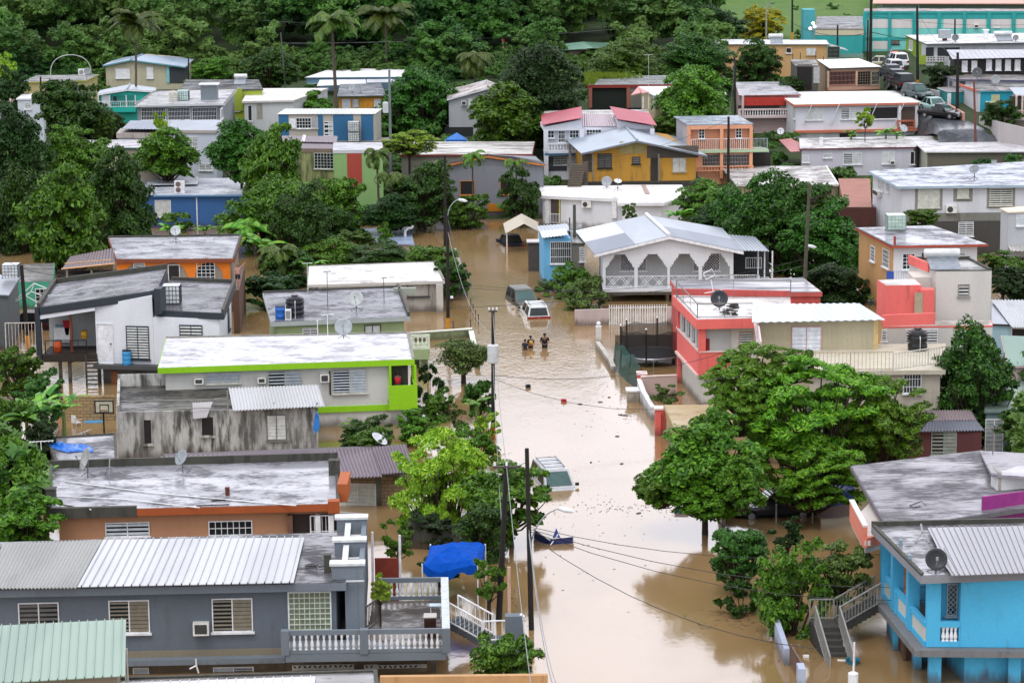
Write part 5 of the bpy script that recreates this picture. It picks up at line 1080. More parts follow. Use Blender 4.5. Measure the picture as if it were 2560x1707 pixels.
# big white/salmon house
H=House('white two-storey house with salmon bands and a corner balcony, upper right',(235,955),(1405,935),(1170,830),(60,842),281,wallm('#dfe2ec',.03,.95),roofm('#fbfafc','#d9d6d8',.12,.3),wallm('#d07a5c',.1),t=.24,over=[.45,.55,.2,.3],rim={1: .05},rimm=CONC);r=H.root;F=H.F
F.win(345,990,495,1092,'shut',gap=.17);F.win(668,990,815,1085,'half',half=1,gap=.17);F.win(930,980,1180,1082,'hole');u=F.w
F.box(1210,975,1340,1160,-.1,.02,plain('#5a4a42',.8),'balcony_opening');
for x in (1195,1350): F.col(x,955,1165,.3,0,.35,WHITE)
za=F.uz(1200,1165)[1];railing(r,F.P(F.uz(1200,0)[0],za,.3),F.P(F.uz(1350,0)[0],za,.3),.85,'balu',wallm('#d07a5c',.1),plain('#8f4a34'),.25,'balustrade')
F.box(232,1180,1400,1202,-.1,.5,wallm('#d07a5c',.1),'band');F.win(345,1218,500,1262,'shut',gap=.17);F.win(650,1215,800,1260,'hole')
for x in (390,640,980,1225): p=F.off(.5);u_,z_=p.uz(x+15,945);mb=MB();mb.tube([p.P(u_,z_,0),p.P(u_-.9,F.uz(x,1130)[1],-.35)],.05,5);mb.build('diagonal_brace',WHITE,r)
H.Lf.win(105,900,115,1000,'shut');H.Lf.win(235,980,250,1080,'shut');H.Lf.win(165,930,175,990,'shut')
# red-roofed white two-storey house
reg(2)
WB=wallm('#dde1ea',.06,.95)
H=House('white two-storey house with twin red sheet roofs and blue band',(290,1165),(1290,1150),(1240,1000),(290,1010),262,WB,roofm('#e0dedd','#8f8a86',.45,.5),WB,t=.15,over=[.0,.1,.1,.0]);r=H.root;RWZ=H.zr;F=H.F
RS=sheetm('#c4475a',.08,.9,.4,.1,'#8a3040')
sheet_roof(r,[D(268,1140,261.4),G(268,1045,RWZ+.2),D(633,972,268),D(640,1075,261.4)],12,RS,'wave',.02,'roof_sheet')
sheet_roof(r,[D(955,1085,261.4),D(890,970,268),D(1250,1030,268),D(1322,1145,261.4)],12,RS,'wave',.02,'roof_sheet')
mb=MB();P=F.P;F_=F.off(.02)
for x0,x1,yl,yr,in ((285,638,1150,1080),(960,1290,1090,1145)):
    u0,u1=F.uz(x0,1160)[0],F.uz(x1,1160)[0];zb=RWZ-.3;mb.hexa([P(u0,zb,.3),P(u1,zb,.3),P(u1,zb,-5),P(u0,zb,-5),P(u0,F.uz(x0,yl+8)[1],.3),P(u1,F.uz(x1,yr+8)[1],.3),P(u1,F.uz(x1,yr+8)[1]+.0,-5),P(u0,F.uz(x0,yl+8)[1],-5)]);mb.build('gable_wall',WB,r);mb=MB()
sheet_roof(r,[D(640,1155,262.2),D(955,1150,262.2),D(900,1040,267),D(640,1035,267)],14,sheetm('#b9a5ae',.3,.9),'wave',.03,'roof_sheet')
zf=F.uz(450,1370)[1]
F.box(325,1190,610,1370,-.2,.02,wallm('#b9bfca',.1),'balcony_back');F_.win(330,1195,380,1255,'grid');F_.win(528,1190,605,1255,'grid');F_.win(425,1195,480,1295,'bars');F_.win(680,1185,810,1240,'grid')
mb=MB();F.bx(mb,0,F.w,zf-.2,zf,-1,1.0);mb.build('balcony_slab',WB,r);mb=MB();F.bx(mb,0,F.w,zf-.38,zf-.2,-1,1.02);mb.build('band',plain('#2f5f86'),r)
for x in (305,630,1270): u=F.uz(x,1250)[0];mb=MB();F.bx(mb,u-.22,u+.22,H.z0,RWZ-.15,.6,1.0);mb.build('column',WB,r)
railing(r,F.P(.3,zf,.9),F.P(F.uz(630,0)[0],zf,.9),.85,'balu',WB,WHITE,.28,'balustrade')
F.box(330,1430,500,1560,0,.03,plain('#4a4c52',.8),'arched_opening');F.win(385,1440,500,1500,'bars')
mb=MB();u=F.uz(515,1400)[0];F.bx(mb,u-.1,u+.15,H.z0,F.uz(515,1300)[1],1.8,2.05);mb.build('column',CONC,r)
# yellow house under the grey gable
YE=wallm('#cf9a3a',.6,.95,'#6b5a40')
H=gable('weathered yellow house under a wide grey gable roof, centre',(628,1398),(1142,1282),(1780,1418),(488,1270),(1035,1160),(1480,1240),250,YE,sheetm('#a5b2bf',.25,.95,.35,.2,'#6f747a'),16,over=(.9,1.0),trim=plain('#6f767c'));r=H.root;F=H.F
F.box(980,1290,1215,1400,-.1,.04,wallm('#b3a468',.4),'gable_panel');F.box(1230,1330,1700,1440,-.1,.03,wallm('#5b544c',.6),'lintel_wall')
F.win(785,1405,905,1530,'louvre',DARK,plain('#5a544c'),gap=.2);F.win(1098,1435,1165,1492,'louvre',DARK,plain('#6f6a60'),gap=.2);F.win(1468,1445,1582,1562,'shut',plain('#b9b3a0'),plain('#cfcdc3'),gap=.2)
F.box(1262,1440,1330,1660,-.1,.03,plain('#3c3832',.9),'dark_doorway');F.box(640,1405,735,1570,-.1,.02,plain('#5b5248',.9),'side_opening');mb=MB();zz=F.uz(1200,1650)[1];F.bx(mb,-1,F.w+.5,0,zz,-6,.8);mb.build('plinth',wallm('#3d3b35',.7),r)
for x in (735,1335): F.col(x,1400,1650,.14,.4,.55,plain('#7d7a74'))
t_=thing('stair','outside stair between the red-roofed house and the yellow house','stair',D(600,1600,247));mb=MB()
for i in range(10): a=D(545-4*i+10,1500+22*i,247-i*.3);mb.box(a+Vector((.5,0,-.1)),1.3,.3,.2)
for i in range(10): a=D(640,1480+22*i,249-i*.3);mb.box(a+Vector((.3,0,-.8)),.5,.3,1.6)
mb.build('steps',plain('#5a5046',.8),t_)
# peach two-storey house
PE=wallm('#e0a07c',.08,1.0)
H=House('peach two-storey house with white balcony railings and grey roof',(1600,1142),(2205,1130),(2060,1052),(1470,1062),258,PE,roofm('#a9b6c3','#4c545c',.48,.7),plain('#6f7880'),t=.08,over=[.35,.3,.3,.3]);r=H.root;F=H.F;zf=F.uz(1800,1368)[1]
mb=MB();H.Lf.bx(mb,0,H.Lf.w,H.z0,H.zr-.1,0,.03);mb.build('side_wall',wallm('#b9bac2',.1),r)
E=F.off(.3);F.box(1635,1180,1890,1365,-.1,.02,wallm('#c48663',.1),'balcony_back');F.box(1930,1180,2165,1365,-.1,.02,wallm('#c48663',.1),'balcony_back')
F.off(.02).win(1705,1180,1752,1260,'grid');F.off(.02).win(2042,1170,2090,1255,'grid')
for x in (1612,1910,2178): E.col(x,1150,1568+60,.32,-.3,.1,PE)
E.box(1600,1142,2190,1178,-.3,.06,PE,'beam');mb=MB();F.bx(mb,-.1,F.w+1.8,zf-.25,zf,-1,.5);mb.build('balcony_slab',wallm('#b6cfa8',.1),r)
railing(r,F.P(.1,zf,.35),F.P(F.w,zf,.35),1.15,'bars',WHITE,gap=.2);railing(r,F.P(F.w,zf,.35),F.P(F.w+1.7,zf,.35),1.1,'bars',plain('#9aa0a6'),gap=.14)
F.off(.02).win(1740,1415,1895,1508,'bars',plain('#a39a94'));F.off(.02).win(1925,1412,2165,1508,'bars',plain('#a39a94'));mb=MB();z1_=F.uz(1900,1568+60)[1]
railing(r,F.P(F.uz(1640,0)[0],F.uz(1700,1560)[1],.36),F.P(F.w+.2,F.uz(1700,1560)[1],.36),.5,'balu',PE,PE,.3,'balustrade');F.box(2190,1405,2400,1560,-3,-2.5,plain('#2c2622'),'side_opening')
sheet_roof(r,[F.P(F.w,zf-.3,.4),F.P(F.w+1.9,zf-.3,.4),F.P(F.w+1.9,zf-.28,-4),F.P(F.w,zf-.28,-4)],6,sheetm('#9fb59a',.2),'wave',.02,'side_roof')
# brick-red open frame with grassy roof
H=House('open red-beamed concrete frame with grass growing on its roof',(690,780),(1560,775),(1480,690),(665,690),290,plain('#16201a',.9),roofm('#6c6f72','#3a4536',.5,.7),wallm('#8c3226',.2),t=.3,over=.3,rim={0: .05},rimm=wallm('#8c3226',.2),z0=3.4);r=H.root;F=H.E
for x in (715,1062): F.col(x,800,985,.38,-.4,0,wallm('#a3604e',.3))
F.box(1045,790,1240,985,-.5,-.1,wallm('#7b7a72',.4),'block_wall')
t_=thing('roof_grass','bright grass and weeds growing on the roof of the red-beamed frame','grass',G(700,700,H.zr));tag(t_,kind='stuff');mb=MB()
for i in range(2600):
    x=668+abs(rnd.gauss(0,.45))*420;y=rnd.uniform(680,720) if rnd.random()<.6 else rnd.uniform(690,775)
    if y>722 and x>800-(y-722): continue
    p=G(min(x,1180),y,H.zr);h=rnd.uniform(.15,.5) ;a=rnd.uniform(0,6.28);dx=Vector((math.cos(a),math.sin(a),0))*.09;mb.add([p-dx,p+dx,p+Vector((rnd.uniform(-.15,.15),rnd.uniform(-.1,.1),h))],[(0,1,2)])
mb.build('grass_blades',leafm('#5f8a18','#86a52a'),t_)
# white house with pink awnings
H=House('cream house with white roof and pink awning behind the leafy tree',(1290,870),(1960,858),(1900,785),(1150,790),278,wallm('#d0c29a',.15),roofm('#f7f5f7','#d9d0d4',.2,.4),WHITE,t=.1,over=.3);r=H.root;F=H.F
F.win(1290,885,1308,975,'shut');mb=MB();mb.slab([D(1085,868,277),D(1175,845,276.5),D(1150,790,280),D(1148,805,280)],.06);mb.slab([D(1185,850,276.5),D(1250,840,276.5),D(1160,800,280),D(1150,790,280)],.06);mb.build('awning',plain('#c98a88'),r);
for x in (1195,1245): mb=MB();p=D(x,990,276.5);mb.box((p.x,p.y,(p.z+H.zr)/2),.1,.1,H.zr-p.z);mb.build('post',WHITE,r)
# red house
H=House('house with red awning wall and white balustrade under a grey roof',(2065,872),(2640,865),(2480,745),(2030,750),288,wallm('#b8a0a0',.2),roofm('#a9a9ae','#55565a',.48,.8),wallm('#8a4038',.3),t=.12,over=[.3,.2,.2,.2]);r=H.root;F=H.F
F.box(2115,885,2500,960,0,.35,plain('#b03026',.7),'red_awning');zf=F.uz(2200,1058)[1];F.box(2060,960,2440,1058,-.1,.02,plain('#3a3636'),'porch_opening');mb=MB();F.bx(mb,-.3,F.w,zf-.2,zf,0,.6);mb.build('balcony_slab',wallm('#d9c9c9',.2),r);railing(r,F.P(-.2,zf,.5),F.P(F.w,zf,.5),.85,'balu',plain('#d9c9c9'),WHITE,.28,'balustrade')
for x in (2100,): F.col(x,870,1060,.25,.3,.6,plain('#c9b4b4'))
# ================================================================= upper right
reg(3)
H=House('weathered flat-roofed house with pink grilled porch beside the street',(560,625),(1040,610),(830,535),(440,545),303,wallm('#b59a80',.4),roofm('#faf9fa','#cfcbca',.12,.3),wallm('#55564f',.6),t=.1,over=.25);r=H.root;F=H.F
F.win(560,655,790,770,'bars',plain('#a8786a'));F.win(818,655,930,770,'grid',plain('#8f7a66'));F.win(945,655,1010,770,'bars',plain('#b5b29f'));F.col(805,650,790,.22,0,.15,plain('#d3b094'));F.col(545,650,800,.22,0,.15,plain('#d3b094'));F.box(540,778,1020,820,0,.1,wallm('#d9a890',.2),'low_wall')
for x,y in ((215,490),(285,480),(425,470),(495,515)):
    p=G(x+10,555,H.zr);z=D(x,y,p.y).z;mb=MB();mb.tube([p,(p.x,p.y,z)],.04,4);mb.build('rebar_post',WOODP,r)
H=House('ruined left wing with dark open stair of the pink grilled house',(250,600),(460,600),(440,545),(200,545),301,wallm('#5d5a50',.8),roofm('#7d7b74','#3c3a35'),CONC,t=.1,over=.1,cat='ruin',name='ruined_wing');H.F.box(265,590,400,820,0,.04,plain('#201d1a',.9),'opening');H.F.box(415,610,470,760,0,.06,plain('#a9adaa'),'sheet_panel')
H=House('long tan house with a grey-white roof in front of the turquoise school',(-540-60,405),(560,405),(535,368),(-560,360),331,wallm('#d0a873',.08,.95),roofm('#e0e3ea','#a9a7ad',.4,.5),plain('#8f8f90'),t=.08,over=.25);r=H.root;F=H.F;F.win(168,442,210,482,'hole');F.win(352,440,435,500,'shut',plain('#c9b79a'));FTZ=H.zr;F.box(-540,410,-420,560,0,.03,wallm('#b3aca6',.2),'grey_panel')
sheet_roof(r,[D(555,420,329.5),D(735,465,329.5),D(700,440,333),D(560,400,333)],6,sheetm('#8f9a94',.3),'wave',.02,'porch_roof');F.off(.3).win(548,430,650,525,'bars',plain('#6f7a70'))
# turquoise school
TQ=wallm('#2fa6a4',.25,.95);TQL=wallm('#7fd6cd',.15,.95)
H=House('long turquoise school block with white panels, top right',(872,105),(2900,105),(2850,85),(880,80),352,TQL,roofm('#a89a96','#7a6a66'),TQ,t=.3,over=.15,cat='school',name='school_building');r=H.root;F=H.F
mb=MB();F.bx(mb,0,F.w,F.uz(1500,170)[1],H.zr-.3,0,.06);F.bx(mb,0,F.w,F.uz(1500,370)[1],F.uz(1500,345)[1],0,.06)
for x in (880,1110,1335,1560,1790,2015,2240,2470): u=F.uz(x,300)[0];F.bx(mb,u-.25,u+.2,H.z0,H.zr-.3,0,.22)
mb.build('frame',TQ,r)
for x in (955,1125,1375,1600,1800,2030,2255): F.off(.01).box(x,178,x+(145 if x == 955 else 185),258,-.05,.02,wallm('#e6dedb',.1),'panel')
for x in (955,): F.box(x,378,x+140,450,-.05,.03,wallm('#e6dedb',.1),'panel')
F.win(1120,372,1195,402,'louvre',DARK,plain('#8a7a70'));F.ac(1880,228,1920,256);F.win(2065,222,2105,250,'louvre')
H=House('lower turquoise wing with grey roof and tall end wall beside the school',(430,265),(872,265),(868,152),(445,152),347,TQ,roofm('#77777c','#4d4d52',.5,.7),CONC,t=.1,over=.1,cat='school',name='school_wing');r=H.root;F=H.F;F.box(330,262,872,322,0,.04,wallm('#d6cdb0',.1),'cream_band');mb=MB();p,q_=D(325,92,347),D(432,92,347);mb.prism([p,q_,q_+Vector((0,3,0)),p+Vector((0,3,0))],4,p.z);mb.build('end_wall',wallm('#4fb0b8',.5),r)
H=House('upper school block with a pinkish roof at the top edge',(955,32),(2900,35),(2880,-60),(965,-60),385,wallm('#8fa39a',.4),plain('#c9998c'),plain('#cf9f93'),t=.12,over=.6,cat='school',name='school_building');H.F.win(1050,42,1370,72,'bars',plain('#9ca59f'))
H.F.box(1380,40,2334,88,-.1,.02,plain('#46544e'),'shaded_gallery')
wallseg('grey fence line before the turquoise school',[D(660,532,338),D(870,530,338)],[D(660,490,338).z]*2,netm('#8f9a8a',.4),.04,'fence',cat='fence',z0=5)
# lime-grey house
H=House('white-roofed grey house with lime green end wall, top right',(1440,402),(2700,385),(2500,300),(1245,322),311,wallm('#c9ccd0',.12),roofm('#e6e5e5','#8a8785',.42,.5),plain('#5c6a66'),t=.1,over=[.5,.2,.2,.2]);r=H.root;F=H.F;LGZ2=H.zr
mb=MB();H.Lf.bx(mb,0,H.Lf.w*.75,H.z0,H.zr-.1,0,.04);mb.build('lime_wall',wallm('#8bae2c',.25),r);H.Lf.off(.05).win(1290,372,1318,455,'shut')
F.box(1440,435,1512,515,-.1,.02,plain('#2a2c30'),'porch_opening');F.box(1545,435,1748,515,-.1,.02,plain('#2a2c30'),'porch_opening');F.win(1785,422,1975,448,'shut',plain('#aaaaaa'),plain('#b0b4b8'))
F.box(1440,515,1620,565,0,.12,wallm('#d7d9d9',.1),'block_parapet')
for x in (1455,1480,1505,1545,1570,1595):
    for y in (527,548): F.off(.12).box(x,y-6,x+14,y+6,-.01,.01,DARK,'block_opening')
F.box(1375,505,1440,590,0,.1,wallm('#9cb53c',.2),'lime_panel')
# black wooden house
H=House('black wooden house with white shutters and grey sheet roof, right edge',(1680,540),(2700,520),(2600,450),(1628,455),296,plain('#1d1b1a',.7),sheetm('#b7b8c2',.1,.85),DARK,t=.06,over=[.5,.3,.3,.3],notop=True);r=H.root;F=H.F;z=H.zr
sheet_roof(r,[G(1680,540,z),G(2700,520,z),G(2600,452,z+.3),G(1628,455,z+.3)],22,sheetm('#b7b8c2',.1,.85),'rib',.03,'roof')
for x in (1770,1858,1992,2078,2165,2252): F.win(x,558 if x<1900 else 548,x+44,650 if x<1900 else 638,'shut',WHITE,plain('#e3e3e6'),gap=.16)
H.Lf.win(1652,560,1660,640,'shut')
H=House('porch building with purple roof edge and small arches under the black house',(1690,725),(2700,740),(2600,690),(1548,672),290,wallm('#b5b3b8',.3),roofm('#7a736e','#4a4642'),plain('#6a5a9a'),t=.06,over=.2);F=H.F;r=H.root
for x in (1640,1700,1760): pass
F.box(1745,742,1800,800,0,.03,plain('#3a3a40'),'arch_opening');H.Lf.box(1580,715,1600,790,0,.03,plain('#55555c'),'arch_opening');H.Lf.box(1612,725,1640,800,0,.03,plain('#55555c'),'arch_opening');H.Lf.box(1655,738,1680,800,0,.03,plain('#55555c'),'arch_opening')
# turquoise-blue house at right
H=House('turquoise blue house with a weathered flat roof, right edge',(1905,832),(2500,825),(2400,768),(1745,775),279,wallm('#1f9fb8',.15,.95),roofm('#6f6a63','#3f3b36',.5,.6),wallm('#4fa6bb',.2),t=.12,over=.15);r=H.root;F=H.F;mb=MB();u=F.uz(1935,900)[0];F.bx(mb,0,u,H.z0,H.zr-.12,0,.04);H.Lf.bx(mb,0,H.Lf.w,H.z0,H.zr-.12,0,.04);mb.build('white_wall',wallm('#cfd2d6',.2),r);H.EL.bx(mb := MB(),0,H.EL.w,H.zr-.12,H.zr+.12,-.1,.05);mb.build('salmon_edge',wallm('#d9745c',.1),r)
F.off(.0).win(2040,868,2108,925,'shut',plain('#c9c79a'),plain('#c3c29a'));F.ac(1982,925,2035,960,True)
tx=bpy.data.curves.new('wall_mark','FONT');tx.body='| | l';tx.size=.5;tx.extrude=.004;
# right edge porch house
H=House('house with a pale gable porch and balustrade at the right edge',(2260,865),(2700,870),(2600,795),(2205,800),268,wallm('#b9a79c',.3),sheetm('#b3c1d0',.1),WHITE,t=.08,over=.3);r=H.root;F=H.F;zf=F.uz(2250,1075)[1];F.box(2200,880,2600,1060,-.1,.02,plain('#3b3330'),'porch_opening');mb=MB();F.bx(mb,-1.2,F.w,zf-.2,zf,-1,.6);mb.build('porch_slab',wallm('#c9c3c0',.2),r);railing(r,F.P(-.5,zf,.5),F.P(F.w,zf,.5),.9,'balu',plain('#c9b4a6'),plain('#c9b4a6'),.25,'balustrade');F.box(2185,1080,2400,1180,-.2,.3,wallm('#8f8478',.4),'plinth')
for x in (2265,2320): F.col(x,870,1060,.2,.3,.55,plain('#c9b8ac'))
# small teal porch
H=House('small teal porch with brown sheet roof beside the street',(1640,838),(1800,830),(1750,785),(1540,800),284,wallm('#2c8d90',.2),sheetm('#6a5f5e',.4),WHITE,t=.06,over=.1,cat='porch',name='porch');F=H.F;F.col(1650,850,990,.18,.1,.3,WHITE);F.col(1615,850,990,.18,.6,.8,WHITE)
wallseg('white scallop-topped wall with an orange base along the upper street',[D(1590,985,283),D(1700,1060,277),D(1785,1110,273)],[D(1590,925,283).z,D(1700,980,277).z,D(1785,1030,273).z],wallm('#d3a18e',.2),.2)
wallseg('pale paneled yard wall at the right edge of the upper street',[D(1930,1160,272),D(2100,1230,266),D(2400,1290,261)],[D(1930,1060,272).z,D(2100,1110,266).z,D(2400,1180,261).z],wallm('#b9b3b2',.2),.2)
wallseg('low wall with blue shutters left of the teal porch',[D(1390,890,291),D(1560,940,287)],[D(1390,800,291).z,D(1560,830,287).z],wallm('#b5b5b8',.25),.2)
# upper street surface
zt_=lambda p: Vector((p[0],p[1],terr(p[0],p[1])+.06))
def onterr(x,y):
    lo,hi=236.0,420.0
    for _ in range(40):
        m_=(lo+hi)/2;p=D(x,y,m_)
        if p.z>terr(p.x,p.y): lo=m_
        else: hi=m_
    return D(x,y,lo)
sp=[(1020,560,1180,560),(1025,700,1290,740),(1080,830,1420,860),(1280,960,1560,960),(1340,1080,1700,1060),(1500,1230,2000,1230),(1560,1330,2300,1330)]
mb=MB();
for i in range(len(sp)-1):
    x0,y0,x1,y1=sp[i];x2,y2,x3,y3=sp[i+1];A,B,Cc,Dd=onterr(x2,y2),onterr(x3,y3),onterr(x1,y1),onterr(x0,y0);n0=len(mb.v);K=10
    for j in range(K+1):
        for k in range(K+1): p=A.lerp(B,k/K).lerp(Dd.lerp(Cc,k/K),j/K);mb.v.append((p.x,p.y,terr(p.x,p.y)+.14))
    for j in range(K):
        for k in range(K): q=n0+j*(K+1)+k;mb.f.append((q,q+1,q+K+2,q+K+1))
o=mb.build('street',roofm('#555960','#3c3f44',.45,.7,(.6,.6,1)),None);tag(o,kind='structure')
# ================================================================= upper left and centre
reg(0)
H=gable('beige mould-spotted house with a blue-grey gable roof behind the palm',(935,598),(1192,545),(1692,610),(1065,532),(1300,500),(1780,532),324,wallm('#c3bda2',.45,.9,'#4a4a38'),sheetm('#a9bccf',.1,.95),14,over=(.3,.4),trim=plain('#5f95a0'));r=H.root;F=H.F
F.win(1058,630,1180,712,'shut',WHITE,plain('#e3e5e6'));F.win(1340,615,1395,712,'shut',WHITE,plain('#e3e5e6'));F.box(1530,610,1715,760,0,.05,plain('#3a3f42',.9),'dark_boards');F.box(1520,612,1545,760,.03,.09,plain('#7fc0cc'),'corner_trim')
H=House('grey house with pale blue roof half behind trees, top left',(1815,552),(2230,550),(2268,486),(1840,492),345,wallm('#8f969a',.2),roofm('#c3cfdb','#98a2ae',.4,.4),WHITE,t=.08,over=.15)
H=House('house with an olive-yellow roof edge under a bent pipe arch, left',(185,752),(790,735),(905,680),(330,690),302,wallm('#c3b57c',.2),roofm('#9a9a98','#4f504c',.5,.5),wallm('#a9a83a',.3),t=.14,over=.2);OLZ=H.zr
t_=thing('pipe_arch','large bent grey pipe arch over the olive-edged roof','pipe',G(460,690,OLZ));mb=MB();a,b_=G(462,692,OLZ),G(832,682,OLZ);hh=D(640,505,a.y).z-OLZ;mb.tube([a.lerp(b_,.5-.5*math.cos(i/20*math.pi))+Vector((0,0,hh*math.sin(i/20*math.pi) ** .7)) for i in range(21)],.06,6);mb.build('tube',plain('#a9b0aa',.4),t_)
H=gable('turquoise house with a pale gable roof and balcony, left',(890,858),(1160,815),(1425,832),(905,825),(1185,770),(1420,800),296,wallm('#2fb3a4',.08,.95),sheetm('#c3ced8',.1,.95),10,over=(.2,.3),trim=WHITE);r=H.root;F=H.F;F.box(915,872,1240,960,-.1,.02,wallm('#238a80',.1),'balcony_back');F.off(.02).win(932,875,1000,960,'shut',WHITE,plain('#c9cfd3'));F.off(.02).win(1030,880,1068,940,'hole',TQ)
zf=F.uz(1100,975)[1];railing(r,F.P(0,zf,.6),F.P(F.w,zf,.6),.7,'bars',WHITE,gap=.2);F.box(930,975,1245,1020,0,.62,wallm('#1fb8a8',.05),'balcony_front');
for x in (905,1008,1158,1240): F.col(x,865,980,.1,.5,.6,WHITE)
H=House('white house with small louvres at the far left edge',(145,900),(400,900),(420,850),(200,862),284,wallm('#cfd5dc',.08),roofm('#efeeee','#b9b4ae',.3,.4),WHITE,t=.14,over=.15);H.F.win(232,938,280,992,'louvre')
H=House('white house under a cream tiled roof at the far left edge',(-200,945),(170,935),(400,850),(-160,855),290,wallm('#dfe0e2',.1),roofm('#cdbfae','#a5927c',.4,.3),plain('#b07a58'),t=.08,over=.15)
H=House('grey house with three white grilled openings and a hut and tank on its roof',(1228,962),(2050,945),(2160,815),(1400,835),272,wallm('#9aa0a2',.15),roofm('#c9cacd','#6c6a6a',.42,.5),wallm('#d0d4d6',.1),t=.2,over=[.5,.3,.2,.2],rim={2: .1,3: .1,1: .05},rimm=CONC);r=H.root;F=H.F;GRZ=H.zr
for x0,x1 in ((1292,1505),(1535,1730),(1758,1972)): F.win(x0,985,x1,1092,'bars',WHITE)
H.R.win(2010,990,2030,1080,'louvre')
t_=thing('hut','small white-capped tin hut on the grey grilled house roof','hut',G(1900,925,GRZ));p=G(1900,915,GRZ);mb=MB();hh=D(1900,775,p.y).z-GRZ;mb.box(p+Vector((.1,.4,hh/2)),1.75,1.2,hh);mb.build('walls',sheetm('#8f9aa2',.5,.9),t_);mb=MB();mb.box(p+Vector((.1,.4,hh+.05)),2.1,1.6,.12);mb.build('roof',WHITE,t_)
H=House('dark-roofed house with solar heater behind the grilled house',(1640,830),(2400,815),(2360,728),(1690,728),292,wallm('#a3b53c',.3),roofm('#55585a','#2c2d2e',.5,.4),MOULD,t=.12,over=.1);DRZ=H.zr;H.F.box(2130,810,2210,1010,0,.2,wallm('#9fb03a',.3),'lime_pier');H.F.win(2135,870,2180,1010,'louvre')
H=House('two-storey grey-white house with pinkish grey roof behind young tree',(1520,1188),(1975,1192),(2030,1095),(1560,1100),257,wallm('#c9cfd9',.1,.95),sheetm('#b9c3d0',.2,.9),wallm('#b8ada3',.5),t=.28,over=.15);r=H.root;F=H.F;F.win(1705,1250,1805,1358,'louvre');F.win(1820,1495,1930,1550,'louvre')
sheet_roof(r,[G(1110,1175,H.zr),G(1520,1180,H.zr),G(1560,1100,H.zr),G(1190,1100,H.zr)],14,sheetm('#a9b3c6',.2,.9),'wave',.03,'roof_sheet');mb=MB();q=[G(1060,1215,H.zr-.4),G(1525,1215,H.zr-.4),G(1525,1170,H.zr-.4),G(1100,1170,H.zr-.4)];mb.prism(q,H.zr-.9,H.zr-.4);mb.build('ledge',wallm('#c3b9b3',.6),r);mb=MB();mb.prism(inset([(p.x,p.y) for p in q],.1),0,H.zr-.9);mb.build('wing_wall',wallm('#b9bfc6',.2),r)
H=House('low house with a teal roof edge among the trees, left',(690,1345),(1480,1350),(1360,1275),(720,1278),249,wallm('#b5ac9c',.15),roofm('#c9c8cc','#8c8a8e',.4,.6),wallm('#1f6a66',.2),t=.12,over=.2)
# centre-top
reg(1)
H=House('long white hip-roofed house among the trees, left of the blue panel house',(-130,925),(345,915),(660,805),(-60,808),286,wallm('#cfd2d2',.12),roofm('#f2efec','#c3b8ae',.3,.3),wallm('#d3cec6',.2),t=.2,over=[.25,.1,.1,.25]);r=H.root;H.F.box(5,945,60,1090,0,.02,wallm('#a9a89c',.5),'patch');H.F.win(30-100,965,-40,1100,'hole')
H=House('long blue-grey building with wide white roof at the forest edge',(445,708),(1500,700),(1450,628),(680,628),322,wallm('#6f93ac',.1,.95),roofm('#fbfafa','#ddd8d6',.12,.2),plain('#7ba0b2'),t=.08,over=.15);r=H.root;F=H.F
sheet_roof(r,[D(555,785,318),D(1005,765,318),D(1000,725,321),D(580,730,321)],20,sheetm('#f3f5fa',.02,.98),'rib',.02,'awning');sheet_roof(r,[D(1010,755,318),D(1265,748,318),D(1260,722,321),D(1010,725,321)],10,sheetm('#f3f5fa',.02,.98),'rib',.02,'awning');F.win(475,765,560,785,'hole')
H=House('small mustard house with dishes on its dark wet roof behind the royal palm',(738,880),(1190,872),(1140,762),(765,770),302,wallm('#c98f34',.2,.95),roofm('#8f929c','#3f4148',.48,.9),plain('#3c5a58'),t=.1,over=[.4,.2,.1,.2]);r=H.root;F=H.F;MUZ=H.zr;F.box(785,905,860,990,0,.03,plain('#c3cbd6'),'door');F.win(880,905,935,980,'louvre',plain('#8a8478'));F.box(980,905,1072,985,0,.03,plain('#d08f2c'),'door');F.win(1080,910,1135,975,'shut')
H=House('blue and beige panelled house with a white ribbed roof',(190,1042),(1085,1040),(1152,990),(265,992),268,wallm('#b6afa3',.05,.95),sheetm('#eef2f0',.02,.98),WHITE,t=.08,over=[.15,.15,.1,.1],notop=True);r=H.root;F=H.F
sheet_roof(r,[G(190,1042,H.zr),G(1085,1040,H.zr),G(1152,990,H.zr+.1),G(265,992,H.zr+.1)],26,sheetm('#eef2f0',.02,.98),'rib',.04,'roof')
zb=F.uz(600,1285)[1]
for x0,x1 in ((210,300),(565,612),(705,888),(960,1070)): F.box(x0,1048,x1,1285,-.02,.05,wallm('#2c6690',.05,1.0),'blue_panel')
F.win(370,1080,500,1168,'grid',WHITE);F.win(303,1078,362,1165,'shut',plain('#b9b4ac'),plain('#e3e5e6'));F.win(508,1075,562,1168,'shut',plain('#b9b4ac'),plain('#9fa3a5'));F.win(625,1115,700,1235,'half',WHITE,gap=.45)
mb=MB();H.R.bx(mb,0,H.R.w,H.z0,H.zr-.1,0,.02);mb.build('side_wall',wallm('#b9b6a8',.1),r)
mb=MB();F.bx(mb,-1,F.w+1.5,0,zb,-3,.6);mb.build('plinth',wallm('#8f8a80',.5),r)
H=gable('light grey gabled two-storey house behind big tree, centre top',(1740,905),(2120,800),(2290,835),(1750,815),(2105,740),(2260,775),288,wallm('#b3b6b9',.05,.95),roofm('#c3bcb8','#6f5f5a',.42,.3),10,over=(.2,.3),trim=WHITE);r=H.root;F=H.F;F.ac(1872,920,1918,960);F.win(1940,902,2013,1000,'shut',WHITE,plain('#dfe3e6'),gap=.2);F.box(1720,1160,1980,1300,0,.03,plain('#2a2c2c',.9),'undercroft')
